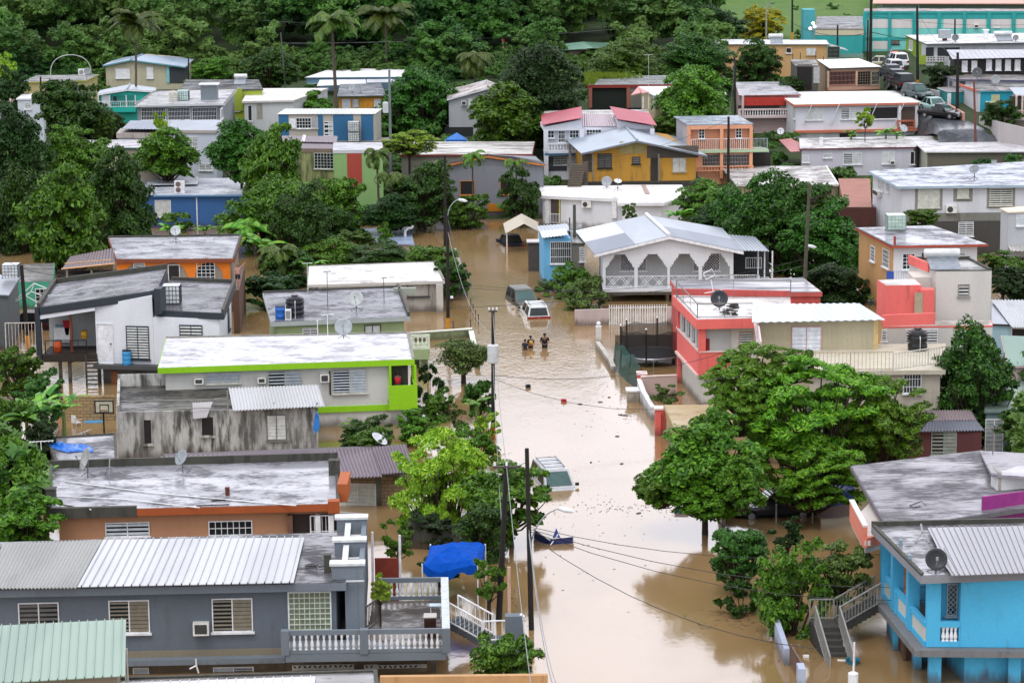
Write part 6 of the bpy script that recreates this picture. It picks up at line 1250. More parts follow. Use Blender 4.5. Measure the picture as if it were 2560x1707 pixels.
H=House('mossy green and rust red house with a white roof slab, centre',(700,1372),(1160,1368),(1150,1300),(705,1302),247,wallm('#8fb573',.15,.95),roofm('#c9c9d0','#a5a3aa',.4,.4),wallm('#d3d3d8',.2),t=.3,over=.05);r=H.root;F=H.F;F.box(832,1390,965,1700,0,.04,wallm('#b34a3c',.15),'red_wall')
H=House('mould-blackened pale green house with grilled window and brown roof',(310,1355),(712,1360),(740,1240),(215,1245),250,wallm('#a3a970',.85,.9,'#23231c'),sheetm('#7c6a74',.3,.9),wallm('#8a7a66',.7),t=.4,over=.05);r=H.root;F=H.F;F.win(535,1400,705,1535,'grid',plain('#c3c6c0'));sheet_roof(r,[G(205,1290,H.zr+.15),G(735,1300,H.zr+.15),G(745,1245,H.zr+.4),G(215,1238,H.zr+.4)],20,sheetm('#7c6a74',.3,.9),'wave',.03,'roof_sheet')
mb=MB();mb.slab([G(415,1285,H.zr+.2),G(445,1285,H.zr+.2),G(455,1232,H.zr+.45),G(428,1232,H.zr+.45)],.05);mb.build('roof_patch',WHITE,r)
H=House('long house with a mould-stained white roof and maroon edge, centre',(1305,1412),(2520,1405),(2545,1292),(1400,1295),258,wallm('#9a958c',.4),roofm('#e3e1dc','#4a443a',.45,.3,(.4,1.8,1)),wallm('#8c3430',.2),t=.18,over=.2);r=H.root;F=H.F;F.win(2500,1445,2540,1500,'hole')
H=gable('grey clapboard house with brown roof and orange window frames',(1745,1500),(2110,1420),(2640,1500),(1775,1475),(2120,1415),(2560,1440),244,wallm('#85888f',.1,.95),sheetm('#4c4145',.3,.95),14,over=(.15,.3),trim=plain('#c97b34'));r=H.root;F=H.F
OF=plain('#d28436',.5);reg(11);F.win(1865,85,1990,205,'hole',OF);F.win(2230,75,2400,200,'hole',OF);F.box(2110,290,2290,360,0,.1,wallm('#c97f1c',.2),'orange_base')
reg(1)
sheet_roof(r,[G(1750,1500,H.zr+.2),G(2640,1495,H.zr+.2),G(2540,1440,H.zr+.9),G(1780,1470,H.zr+.6)],26,sheetm('#5a4c52',.3,.95),'wave',.03,'roof_sheet') if False else None
H=House('small white building with arched windows behind red banners',(2010,530),(2290,530),(2290,515),(2020,515),347,wallm('#d9dfe6',.2,.95),roofm('#ffffff','#cccccc'),plain('#b58a90'),t=.06,over=.05,cat='building',name='building');F=H.F;F.box(2035,545,2058,610,0,.04,wallm('#9aa6b3',.2),'arched_window');F.box(2212,548,2238,610,0,.04,wallm('#9aa6b3',.2),'arched_window')
H=House('white strip-roofed house behind the big leafy tree',(1440,640),(1880,640),(1860,590),(1480,590),336,wallm('#cfd3d6',.2),roofm('#eeeef0','#c3c3c6',.3,.3),WHITE,t=.08,over=.1)
for nm,x,y0,y1,w,lb in (('banner',2222,320,590,22,'tall red feather banner behind the white arched building'),('banner',1855,425,525,16,'short red feather banner beside the coconut palm')):
    t_=thing(nm,lb,'banner',D(x,y1,345));mb=MB();p0=D(x+w*2,y1,345);p1=D(x+w*.9,y0+20,345);mb.tube([p0,p0.lerp(p1,.7)+Vector((.05,0,0)),p1,D(x,y0,345)],.04,5);mb.build('pole',WHITE,t_)
    f0,f1=D(x+w*1.6,y1-(y1-y0)*.3,345),D(x+w*1.0,y0+20,345);g0,g1=D(x+w*2.3,y1-(y1-y0)*.25,345),D(x+w*1.9,y0+40,345);mb=MB();mb.add([f0,g0,g1,f1]+[v+Vector((0,.04,0)) for v in (f0,g0,g1,f1)],[(0,1,2,3),(7,6,5,4),(0,4,5,1),(1,5,6,2),(2,6,7,3),(3,7,4,0)]);mb.build('flag',plain('#c9202c',.6),t_)
reg(2)
H=House('green-roofed house half buried in trees at the forest edge',(445,462),(930,450),(900,395),(385,412),336,wallm('#c3b79a',.2,.9),sheetm('#7fb09a',.1,.95),plain('#4f8f74'),t=.1,over=.2,notop=True);r=H.root;z=H.zr
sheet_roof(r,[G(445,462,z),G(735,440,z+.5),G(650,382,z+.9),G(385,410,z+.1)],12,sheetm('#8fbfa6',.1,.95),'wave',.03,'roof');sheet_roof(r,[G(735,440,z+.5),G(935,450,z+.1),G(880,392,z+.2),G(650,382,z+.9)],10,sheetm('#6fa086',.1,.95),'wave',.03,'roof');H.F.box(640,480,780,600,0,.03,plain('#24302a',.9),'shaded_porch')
# ================================================================= roof fittings, tanks, dishes
def tower_box(P,w,dpt,h,rz=0): mb=MB();mb.box(Vector(P)+Vector((0,0,h/2)),w,dpt,h,rz);return mb
def dish(label,P,r=.45,aim=(-.25,-.8,.5),mat=None,stand=.5,back=False):
    P=Vector(P);t=thing('satellite_dish',label,'satellite dish',P);a=Vector(aim).normalized();c=P+Vector((0,0,stand+r*.7));mat=mat or plain('#a9adae',.5)
    mb=MB();pr=[(.02,0),(r*.4,r*.03),(r*.75,r*.12),(r,r*.24),(r*1.01,r*.22),(r*.75,r*.09),(r*.4,0),(.02,-.03)];mb.lathe(c,pr,24,a);mb.build('reflector',mat,t,True)
    mb=MB();mb.tube([P,c-a*.05],.035,6);mb.tube([P+Vector((.4,.2,0)),P+Vector((0,0,stand*.6))],.02,4);mb.tube([P+Vector((-.4,.2,0)),P+Vector((0,0,stand*.6))],.02,4);mb.build('stand',plain('#6f7274',.5),t)
    f=c+a*r*.95;mb=MB();mb.tube([c-Vector((0,0,r*.9))+a*r*.2,f],.018,4);mb.box(f,.1,.1,.14);mb.build('feed_arm',plain('#8f8f8f'),t);return t
def tank(label,P,r,h,mat,lidm=None,ribs=4,name='water_tank'):
    P=Vector(P);t=thing(name,label,'water tank',P);mb=MB();pr=[(r,0)]
    for i in range(ribs): z=h*(i+.5)/ribs;pr += [(r,z-h*.06),(r*.94,z-h*.03),(r*.94,z+h*.03),(r,z+h*.06)]
    pr += [(r,h*.9),(r*.85,h),(r*.4,h*1.06)];mb.lathe(P,pr,22);mb.build('body',mat,t,True);mb=MB();mb.lathe(P+Vector((0,0,h*1.05)),[(r*.38,0),(r*.38,.08),(.02,.1)],16);mb.build('lid',lidm or mat,t)
    mb=MB();mb.tube([P+Vector((r*.1,-r-.06,0)),P+Vector((r*.1,-r-.06,h*.8)),P+Vector((r*.1,-r*.6,h))],.03,5);mb.build('pipe',WHITE,t);return t
def tote(label,P,w=1.0,h=1.1,mat=None,lv=1,rz=0,cage=None):
    P=Vector(P);t=thing('caged_tank',label,'water tank',P);mat=mat or plain('#d3d8da',.35);cage=cage or plain('#777b7d',.5,.5);mb=MB();cg=MB()
    for L_ in range(lv):
        o=Vector((0,0,L_*(h+.06)));mb.box(P+o+Vector((0,0,h/2+.08)),w,w,h-.1,rz);hw=w/2+.02
        for k in range(5):
            z=.06+(h-.04)*k/4
            for a,b in (((-hw,-hw),(hw,-hw)),((-hw,hw),(hw,hw)),((-hw,-hw),(-hw,hw)),((hw,-hw),(hw,hw))): cg.tube([P+o+Vector((*a,z)),P+o+Vector((*b,z))],.018,4)
        for k in range(6):
            x=-hw+2*hw*k/5
            for p in ((x,-hw),(x,hw),(-hw,x),(hw,x)): cg.tube([P+o+Vector((*p,.04)),P+o+Vector((*p,h+.02))],.018,4)
    mb.build('tank_body',mat,t);cg.build('cage',cage,t);return t
def antenna(label,P,h,mat=None,w=.7,kind='yagi'):
    P=Vector(P);t=thing('antenna',label,'antenna',P);mb=MB();mb.tube([P,P+Vector((0,0,h))],.025,5);mb.build('mast',mat or plain('#8a8c8c'),t);mb=MB();T=P+Vector((0,0,h))
    mb.tube([T+Vector((-w,0,0)),T+Vector((w,.2,.02))],.022,4)
    if kind == 'yagi':
        for k in range(7): c=T+Vector((-w+2*w*k/6,.03*k,0));mb.tube([c+Vector((0,-.22,0)),c+Vector((0,.22,0))],.012,4)
    mb.build('elements',mat or WHITE,t);return t
def solar_heater(label,P,w=1.4,mat=None):
    P=Vector(P);t=thing('solar_heater',label,'solar heater',P);mb=MB();a=P+Vector((-w/2,-.9,.1));mb.slab([a,a+Vector((w,0,0)),a+Vector((w,1.5,.55)),a+Vector((0,1.5,.55))],.08);mb.build('panel',plain('#8b939b',.12,.3),t)
    mb=MB();c=P+Vector((-w*.6,.7,.85));mb.lathe(c,[(.05,0),(.27,.05),(.29,.1),(.29,w*1.2-.1),(.27,w*1.2-.05),(.05,w*1.2)],18,(1,0,0));mb.build('tank',plain('#cfd3d2',.3,.2),t,True);return t
reg(20)
dish('big pale grey dish tilted steeply on the left of the orange-edged roof',G(800,1215,ZORF),.62,(-.85,-.35,.35),plain('#9ea09c',.5),.5)
dish('grey dish on the middle of the orange-edged roof rim',G(1665,1165,ZORF),.42,(-.6,-.6,.5),plain('#8e979a',.5),.45)
mb=MB();t_=thing('antenna','fallen tripod antenna stand beside the big dish','antenna',G(1000,1200,ZORF));p=G(1000,1200,ZORF);mb.tube([p+Vector((.9,0,0)),p+Vector((0,0,.5)),p+Vector((-.3,.3,0))],.03,4);mb.tube([p+Vector((0,-.3,0)),p+Vector((0,0,.5)),p+Vector((0,.3,.9))],.03,4);mb.build('tripod',plain('#8b8d8e'),t_)
antenna('white comb antenna among the banana leaves at the left',D(380,1060,134),1.0,WHITE,.6)
reg(21)
dish('white dish half hidden behind the purple corrugated roof',D(1120,960,142),.5,(.5,-.2,.7),plain('#c9cdd3',.5),.2)
antenna('thin white mast on the lime house roof beside the rim',G(560-640,60,4.6),.1) if False else None
reg(11)
dish('grey dish on the back rim of the lime house roof',G(800,1520,4.5),.55,(.0,-.85,.35),plain('#9aa1a4',.5),.35)
dish('round grey dish in the middle of the pale green house roof',G(915,1270,LGZ),.52,(-.15,-.85,.4),plain('#aeb3b2',.5),.5)
dish('grey dish beside the flooded pale blue roof',D(1050,500,233),.36*1.2,(0,-.85,.3),plain('#7e878f',.5),.25)
tank('black ribbed water tank on the pale green house roof',G(358,1320,LGZ),.62,1.35,plain('#1d1f26',.3))
drum('barrel','bright blue barrel beside the black tank on the pale green house',G(222,1340,LGZ),.34,.85,plain('#1c62b5',.35),plain('#2c3a4c'),'barrel',2)
t_=thing('air_conditioner','small white condenser between tank and barrel on the pale green house','air conditioner',G(295,1345,LGZ));p=G(295,1345,LGZ);mb=tower_box(p,.4,.35,.7);o=mb.build('body',WHITE,t_);mb=MB();mb.box(p+Vector((0,-.18,.35)),.3,.02,.5);mb.build('fan_grille',plain('#8c8c88'),t_)
antenna('tall thin antenna with a white comb head on the pale green house',G(475,1185,LGZ),2.7,plain('#c9cdcd'),.35,'bar');antenna('leaning thin antenna mast at the middle of the pale green house',G(655,1240,LGZ),2.5,plain('#4a4a4c'),.25);antenna('dark antenna mast on the right of the pale green house',G(1168,1190,LGZ),1.7,plain('#3a3a3c'),.2)
antenna('white antenna on the lime house roof rim',G(655,1490,4.5),1.3,WHITE,.4,'bar')
antenna('slim white pipe mast standing on the lime house roof',G(565,1560,4.5),1.4,WHITE,.05,'bar')
reg(10)
tote('white caged tank on the charcoal-edged roof',G(1570,1200,z2),1.1,1.25,cage=plain('#3b4046',.5));tote('caged tank with a blue-grey core on the metal roof at the left edge',D(105,965,186),1.1,1.0)
dish('grey dish on the back edge of the orange arcade house roof',G(1605,650,4.2),.4,(0,-.85,.4),plain('#b4b9bd',.5),.7)
antenna('bent antenna on the charcoal-edged sloped roof',D(900,1140,172),.8,plain('#c5c9c9'),.5)
reg(12)
dish('grey dish on the rear edge of the white flat roof',G(865,155,3.1),.48,(-.2,-.85,.3),plain('#9ba0a6',.5),.35);dish('white dish lying flatter on the white flat roof',G(965,180,3.1),.35,(.1,-.45,.85),plain('#d9dbd9',.5),.7)
dish('black dish on the coral house roof terrace',G(1890,1260,CZ),.55,(-.1,-.9,.3),plain('#23282f',.4),.35)
t_=thing('antenna','square white loop antenna on a mast above the coral terrace','antenna',G(1835,1100,CZ));p=D(1835,1090,165);mb=MB();mb.tube([p,D(1815,985,165)],.03,5);mb.build('mast',WHITE,t_);mb=MB();mb.tube([D(1745,925,165),D(1825,885,165),D(1850,940,165),D(1770,980,165),D(1745,925,165)],.03,4);mb.tube([D(1755,1105,165),D(1915,1075,165)],.025,4);mb.build('elements',WHITE,t_)
for x,y,lb in ((2020,1245,'dark stacked box on the coral terrace, farther back'),(1985,1305,'flat pile of rubbish on the coral terrace, near the front')):
    t_=thing('debris',lb,'debris',G(x,y,CZ));p=G(x,y,CZ);mb=MB()
    for k in range(7): mb.box(p+Vector((rnd.uniform(-.35,.35),rnd.uniform(-.2,.2),.05+.05*k)),rnd.uniform(.3,.6),.3,.06,rnd.uniform(-.5,.5))
    mb.build('pile',plain('#4b4a42',.8),t_)
reg(13)
tote('pale green caged tank on the wet roof of the cream and white house',G(1162,525,CWZ),1.35,1.15,plain('#b9cfc4',.35),cage=plain('#9fb5aa',.5))
solar_heater('solar water heater with a white tank on the cream tower',G(1600,880,TZ),1.9)
dish('dish on the long white house roof at the right',G(1880,80,8.2),.4,(-.3,-.6,.6),plain('#7e858c',.5),.6)
t_=thing('roof_vent','dark green plant pot on the coral terrace edge','plant pot',G(935,1215,CZ));p=G(935,1215,CZ);mb=MB();mb.lathe(p,[(.14,0),(.2,.32),(.17,.33)],12);mb.build('pot',plain('#2c3a38'),t_);mb=MB()
for i in range(20): a=rnd.uniform(0,6.28);mb.add([p+Vector((0,0,.3)),p+Vector((.06,0,.3)),p+Vector((math.cos(a)*.35,math.sin(a)*.35,.7))],[(0,1,2)])
mb.build('leaves',leafm('#4a6a1a','#7a8a2a'),t_)
reg(23);tank('black water tank with a white label on the railed terrace',D(1360,165,152),.58,1.9,plain('#17181b',.3));
reg(33);dish('large black dish on the bright blue house roof',G(1530,560,BZ),.46,(-.05,-.9,.3),plain('#1f2428',.4),.25)
t_=thing('antenna','bent antenna frame lying on the bright blue house roof','antenna',G(1400,240,BZ));mb=MB();mb.tube([G(1340,280,BZ+.05),G(1410,195,BZ+.2),G(1475,285,BZ+.05)],.03,4);mb.tube([G(1410,195,BZ+.2),G(1395,120,BZ+.4)],.05,4);mb.build('rods',plain('#8e9296'),t_)
reg(31);t_=thing('antenna','small white broken antenna on the ledge of the grey house','antenna',D(-560,1380,105));reg(30);mb=MB();mb.tube([D(1785,1345,104),D(1790,1410,104),D(1810,1475,104)],.035,4);mb.tube([D(1730,1437,104),D(1790,1408,104)],.035,4);mb.build('rods',WHITE,t_)
reg(23)
t_=thing('cable','black cable lying in loops on the sloping grey roof','cable',G(1600,1100,z0_));mb=MB();zz=z0_+.12
mb.tube([G(x,y,zz) for x,y in ((1890,1010),(1700,1040),(1560,1090),(1440,1140),(1430,1160),(1560,1150),(1720,1150),(1690,1170),(1600,1165),(1800,1120),(1940,1090),(1800,1090),(1700,1105),(1850,1110))],.02,4);mb.tube([G(x,y,zz-.03) for x,y in ((1440,1470),(1400,1430),(1290,1470),(1330,1490),(1390,1475))],.018,4);mb.build('loops',BLACK,t_)
antenna('antenna mast rising behind the sloping grey roof',G(2050,1010,z0_+1),1.3,plain('#6b5a58'),.4)
reg(12);t_=thing('vent','rust-red roof post on the cream and white house','vent',D(2334+1155,675,189));reg(13);p=G(1155,665,CWZ);mb=tower_box(p,.16,.16,.65);mb.build('post',plain('#9c3a30'),t_)
# far roofs
reg(0)
tote('white caged tank on the grilled grey house roof, right of the pair',G(1672,918,GRZ),1.15,1.05,plain('#b9d3cc'));t_=tank('old cream water tank on the grilled grey house roof, left of the pair',G(1582,925,GRZ),.5,1.0,plain('#c3c0b3'))
t_=thing('air_conditioner','white condenser on the olive-edged roof under the pipe arch','air conditioner',G(748,685,OLZ));p=G(748,685,OLZ);mb=tower_box(p,.85,.35,.72);mb.build('body',WHITE,t_);mb=MB();mb.lathe(p+Vector((-.05,-.18,.36)),[(.26,0),(.26,.02),(.05,.03)],14,(0,-1,0));mb.build('fan_grille',plain('#8a8d8d'),t_)
dish('dish standing under the pipe arch on the olive-edged roof',G(800,690,OLZ),.42,(0,-.9,.2),plain('#8f9595',.5),.2)
dish('dish on the pinkish grey two-storey roof behind the young tree',G(1665,1180,5.6),.42,(-.3,-.8,.4),plain('#8f949c',.5),.3);dish('small white dish on the low left ledge of the pinkish grey roof',G(1250,1195,5.6),.3,(-.3,-.7,.5),plain('#c9cdcd',.5),.2)
solar_heater('solar water heater on the dark roof, upper left',G(2190,770,DRZ),1.3)
reg(1)
tote('stack of two white caged tanks before the blue panelled house',D(893,1295,266.5),1.1,1.0,lv=2)
dish('larger dish on the mustard house roof',G(880,850,MUZ),.42,(-.3,-.8,.4),plain('#9a9fa4',.5),.3);dish('smaller dish on the mustard house roof',G(950,850,MUZ),.36,(.3,-.8,.4),plain('#8f959c',.5),.25)
reg(2);antenna('tall thin antenna above the pink awning house',D(1245,985,276),5.6,plain('#b9b9b9'),.5,'bar')
reg(3)
dish('dish on the white lime-ended house roof',G(1708,392,LGZ2),.42,(-.3,-.8,.4),plain('#5f666c',.5),.3);t_=thing('air_conditioner','large grey rooftop unit on the lime-ended house','rooftop unit',G(1610,375,LGZ2));p=G(1610,375,LGZ2);mb=tower_box(p+Vector((0,0,.35)),1.4,1.2,1.0);mb.build('body',plain('#9ea4a8',.5),t_);mb=tower_box(p,.5,.5,.4);mb.build('base',plain('#5a2a2a'),t_)
solar_heater('solar water heater beside the lime-ended house chimney',G(2150,375,LGZ2),1.9);dish('dish at the right edge by the solar heater',G(2258,385,LGZ2),.36,(-.3,-.8,.4),plain('#70767c',.5),.25)
t_=thing('chimney','white chimney block on the lime-ended house roof','chimney',G(1985,362,LGZ2));p=G(1985,362,LGZ2);mb=tower_box(p,.5,.5,1.1);mb.box(p+Vector((0,0,1.15)),.75,.7,.12);mb.build('shaft',WHITE,t_)
dish('big dark mesh dish before the black wooden house',D(1905,770,287),.55,(-.2,-.9,.25),plain('#4f5456',.6),.9);dish('grey dish over the turquoise blue house roof',D(2072,790,281),.5,(0,-.9,.25),plain('#9a9fa4',.5),.4)
dish('white dish on the salmon house lower roof corner',D(1235,1225,270),.42,(.3,-.7,.5),plain('#aab4bc',.5),.3);dish('small white dish left of the salmon banded house',D(115,1240,266),.36,(-.2,-.8,.4),plain('#c9ced3',.5),.2)
solar_heater('white solar tank on the tan house roof by the yellow tree',G(75,395,FTZ),1.6)
t_=thing('lamp','cluster of lit floodlights on a pole in front of the turquoise wing','floodlight',D(405,350,340));mb=MB();a=D(405,350,340);b_=D(405,240,340);mb.tube([a,b_],.06,5);mb.build('pole',STEEL,t_);em=bpy.data.materials.new('lamp glow');em.use_nodes=True;bb_=em.node_tree.nodes['Principled BSDF'];bb_.inputs['Emission Color'].default_value=(1,.85,.7,1);bb_.inputs['Emission Strength'].default_value=1.4
for x,y in ((412,215),(385,262),(425,245)): p=D(x,y,340);mb=MB();mb.lathe(p,[(.08,.2),(.22,0),(.2,-.03)],12,(0,-1,-.1));o=mb.build('lamp_head',em,t_)
reg(3)
# kerbside bits on lilac row
t_=stub('white roof vent pipe pair on the lilac house',485,1330,.35,.8,WHITE,LLZ)
# ================================================================= poles and wires
PT={}
def pole(key,label,x,yb,yt,r=.14,mat=None,d=None,xt=None,band=True,name='utility_pole',cat='utility pole',arm=None,base_z=None):
    if d is None: P=G(x,yb,0) if yb>0 and (G(x,yb,0).y<240) else onterr(x,yb)
    else: P=D(x,yb,d)
    T=D(xt if xt is not None else x,yt,P.y);z0=min(terr(P.x,P.y)-.3,P.z) if base_z is None else base_z
    t=thing(name,label,cat,(P.x,P.y,max(z0,-1.2)));mb=MB();B=Vector((P.x,P.y,z0));mb.tube([B,B.lerp(T,.5),T],r*1.15,8,r*.8);mb.build('shaft',mat or plain('#1d1916',.85),t)
    if band:
        mb=MB();zz=P.z;k0=(P.z-z0)/max(.1,(T.z-z0));mb.tube([B.lerp(T,max(k0,0)+.0),B.lerp(T,max(k0,0)+.9/(T.z-z0))],r*1.22,8);mb.build('painted_band',plain('#c98a2a',.6),t)
    PT[key]=(B,T,t);return t
def lamp_arm(key,f,ex,ey,col='#d6dee0'):
    B,T,t=PT[key];S=B.lerp(T,f);E=D(ex,ey,S.y);mb=MB();pts=[]
    for i in range(9): k=i/8;pts.append(S.lerp(E,k)+Vector((0,0,(E.z-S.z)*(math.sin(k*math.pi/2)-k))));pts[-1].x=S.x+(E.x-S.x)*(1-math.cos(k*math.pi/2))
    mb.tube(pts,.035,5);o=mb.build('lamp_arm',plain('#9aa2a4',.4,.3),t);mb=MB();dx=.35 if E.x>S.x else-.35;mb.lathe(E-Vector((dx*.6,0,.02)),[(.03,0),(.1,.08),(.13,.3),(.11,.5),(.03,.68)],10,(dx,0,-.08));mb.build('lamp_head',plain(col,.4),o);return E
def crossarm(key,z=.0,w=.9,ins=True):
    B,T,t=PT[key];c=T-Vector((0,0,z));mb=MB();mb.box(c+Vector((0,-.12,0)),w*2,.1,.1);mb.build('crossarm',plain('#4a4038'),t)
    if ins:
        for k in (-1,0,1): mb=MB();mb.lathe(c+Vector((k*w*.9,-.12,.05)),[(.04,0),(.07,.05),(.04,.1),(.06,.14),(.02,.18)],8);mb.build('insulator',plain('#d9dcdc',.3),t)
def transformer(key,z,side=-1,h=.95,r=.3):
    B,T,t=PT[key];c=T+(B-T).normalized()*z;mb=MB();mb.lathe(Vector((c.x+side*(r+.12),c.y-.1,c.z-h)),[(r*.9,0),(r,.04),(r,h-.05),(r*.6,h)],14);mb.build('transformer',plain('#c3c8c8',.45),t)
WIREM=plain('#2a2a2c',.6);WIREL=plain('#8b8e92',.5)
def wire(label,A,B,sag=.6,r=.02,mat=None,group='overhead wires'):
    r *= .7;A,B=Vector(A),Vector(B);n=max(8,int((B-A).length/4));mb=MB();mb.tube([A.lerp(B,i/n)-Vector((0,0,sag*4*(i/n)*(1-i/n))) for i in range(n+1)],r,4);o=mb.build('power_cable',mat or WIREM);tag(o,label,'cable',group);ORG[o.name]=Vector();return o
def fix(k,z=0): B,T,t=PT[k];return T+(B-T).normalized()*z
reg(11)
pole('B','tall black street pole with a yellow foot and curved lamp left of the flooded street',1748,1440,395,.125);lamp_arm('B',.98,1870,248)
pole('A','dark thin pole just behind the one with the curved lamp',1722,722,-155,.12,d=226,band=False)
t_=PT['B'][2];mb=MB();p=fix('B',6.0);mb.box(p+Vector((.28,-.1,0)),.2,.2,.16);mb.build('junction_box',WHITE,t_)
pole('C','pole with a grey transformer beside the round trimmed tree',2160,1568+860,1250,.115);crossarm('C',.1,.25);transformer('C',2.1,0,1.1,.34)
reg(22);pole('D','black pole with a lamp arm at the lower middle of the street',182,2600,950,.115,xt=135,band=False);
reg(32);
reg(22);E1_=lamp_arm('D',.5,470,1492,'#e6eef0');B,T,t=PT['D'];p=B.lerp(T,.5)
reg(21);pole('E','leaning black pole beside the blue canopy, lower middle',2215-20,1520+1005,1085,.135,xt=2285,band=False);crossarm('E',.15,.6)
reg(10);pole('F','dark pole at the left edge before the teal house',262,1600,850,.16,xt=195)
reg(13);pole('G_','leaning grey pole with a small lamp beside the round tree, right',312,975,105,.14,plain('#4b4a40',.9),d=186,xt=378,band=False);lamp_arm('G_',.22,385,668)
reg(1);pole('H','steel grey pole with a white transformer behind the blue panelled house',1225,1380,640,.14,plain('#6f7678',.5),d=262,xt=1215,band=False);transformer('H',3.2,-1,1.1,.3)
pole('H2','thin lamp pole at the forest edge, upper left',275,790,300,.1,plain('#4a4f4c'),xt=225,band=False,d=316)
reg(2);pole('I','dark pole in front of the peach house',1972,1520,1065,.14,d=250,xt=1975,band=False);pole('J','dark pole between the leafy tree and the red house',2045,970,520,.13,d=282,xt=2028,band=False);pole('K','short lamp pole behind the green roof',828,390,230,.08,d=345,band=False);pole('L','pale pole beside the yellow tree',2318,350,30,.12,plain('#9a9a90'),d=360,band=False)
t_=thing('solar_lamp','solar panel lamp post at the top edge of the woods','street lamp',D(1440,175,372));mb=MB();mb.tube([D(1440,200,372),D(1438,10,372)],.14,6);mb.build('pole',plain('#9aa09c'),t_);mb=MB();p=D(1445,10,372);mb.slab([p+Vector(v) for v in ((-1.1,-.6,-.1),(1.1,-.6,-.1),(1.1,.6,.6),(-1.1,.6,.6))],.08);mb.build('solar_panel',plain('#4a5560',.2),t_)
pole('L2','white short pole in the grass field',1792,90,-30,.12,plain('#c9ccc9'),d=392,band=False)
reg(3)
pole('M','tall dark pole before the turquoise school',932,585,-40,.2,d=322,xt=942,band=False);pole('N','dark pole left of the tall school pole',905,560,180,.13,d=326,xt=912,band=False);pole('O','black pole with a yellow foot beside the parked cars',1365,800,60,.16,xt=1360,d=299)
pole('Q','black pole with an orange foot beside the small teal porch',1725,1080,480,.17,xt=1730,d=276);pole('R','rust-brown thin pole at the right by the turquoise blue house',1895,1200,730,.12,plain('#6a3f38',.8),d=266,xt=1878,band=False);pole('S','dark pole rising behind the lime-ended house',1705,310,175,.12,d=325,band=False);pole('T','dark pole with a yellow foot near the yellow tree',222,360,-30,.14,d=345,xt=222);pole('U','short dark pole in front of the turquoise wing',635,415,228,.13,d=337,band=False);pole('V','grey pole left edge of the grass field',18,175,-30,.12,plain('#8f9088'),d=385,band=False)
reg(0);pole('W','grey pole beside the dark leafy tree, upper left',695,1110,790,.13,plain('#6a716c'),d=262,xt=705,band=False);pole('X','short dark pole beside the olive-edged house',360,862,700,.12,d=290,xt=370,band=False);pole('Y','dark pole at the right end of the mould-spotted house',1718,760,530,.1,d=322,band=False)
antenna('thin mast with a bar on the left beside the grey pole',D(790,740,300),1.4,plain('#8c908c'),.1)
# street wires down the left side
reg(None);OX=OY=None
far_=fix('A');
wire('upper wire from the pole with the curved lamp to the transformer pole',fix('B',.3),fix('C',.2),1.2);wire('lower wire from the pole with the curved lamp to the transformer pole',fix('B',1.2),fix('C',1.5),1.6,mat=WIREL)
wire('upper wire from the transformer pole to the leaning black pole',fix('C',.2),fix('E',.1),1.0,mat=WIREL);wire('lower wire from the transformer pole to the leaning black pole',fix('C',3.2),fix('E',3.6),.8,mat=WIREL)
wire('bundle of wires running past the lower street pole to the bottom edge',fix('D',3.9),D(1275,1590,90),1.0,.03,WIREL);wire('thin wire from the lower street pole to the bottom edge',fix('D',3.7),D(1290,1600,90),1.3,.02,WIREL)
wire('wire from the leaning black pole down to the bottom edge',fix('E',.1),D(1222,1590,92),.5,.022,WIREL);wire('short level wire between the two lower poles',fix('E',.3),fix('D',.6),.05)
wire('long sagging wire from the lower street pole over the water to the blue house stair',fix('D',4.0),D(1880,1490,101),1.0,.025);wire('upper of the wires from the lower street pole to the right-hand shrubs',fix('D',3.6),D(2030,1272,116),.7,.02);wire('second wire from the lower street pole to the right-hand shrubs',fix('D',3.7),D(2360,1335,110),1.2,.022);wire('third wire from the lower street pole to the right-hand shrubs',fix('D',3.8),D(2400,1352,109),1.6,.022)
wire('wire from the transformer pole across the street to the coral house',fix('C',4.0),D(1700,797,156),.9,.022);wire('lower wire from the transformer pole across to the coral balcony',fix('C',4.2),D(1860,845,152),2.2,.02)
wire('upper wire from the curved lamp pole to the leaning grey pole across the street',fix('B',5.2),fix('G_',5.5),1.2,.02);wire('lower wire from the curved lamp pole across to the leaning grey pole',fix('B',6.8),fix('G_',6.0),.6,.026)
wire('wire from the curved lamp pole to the scalloped arcade house',fix('B',5.0),D(1960,640,196),.8,.018)
wire('long wire across the woods, upper',D(560,45,350),D(1700,50,352),1.0,.03,WIREL);wire('long wire across the woods, lower',D(640,100,345),D(1500,60,350),.6,.03,WIREL);wire('heavy cable before the turquoise school, left span',fix('T',3.5),fix('M',4.5),1.0,.05);wire('heavy cable before the turquoise school, right span',fix('M',4.5),D(2400,75,330),1.3,.06)
wire('thin wire from the tall school pole to the right edge',fix('M',2.5),D(2400,55,330),.6,.03);wire('wire down the upper street between its poles',fix('O',.5),fix('Q',.6),.8,.03);wire('wire from the teal porch pole to the right edge',fix('Q',.6),D(2400,250,262),.8,.03);wire('wires from the left edge pole to the leftmost roof',fix('F',.2),D(-20,560,190),.3,.03);wire('wire from the left edge pole toward the brown shack',fix('F',.2),D(290,600,192),.8,.025)
wire('wire along the houses between peach house pole and red house pole',fix('I',.3),fix('J',.4),.8,.025);wire('wire from the peach house pole toward the curved lamp pole',fix('I',.3),fix('A',.5),2.0,.022)
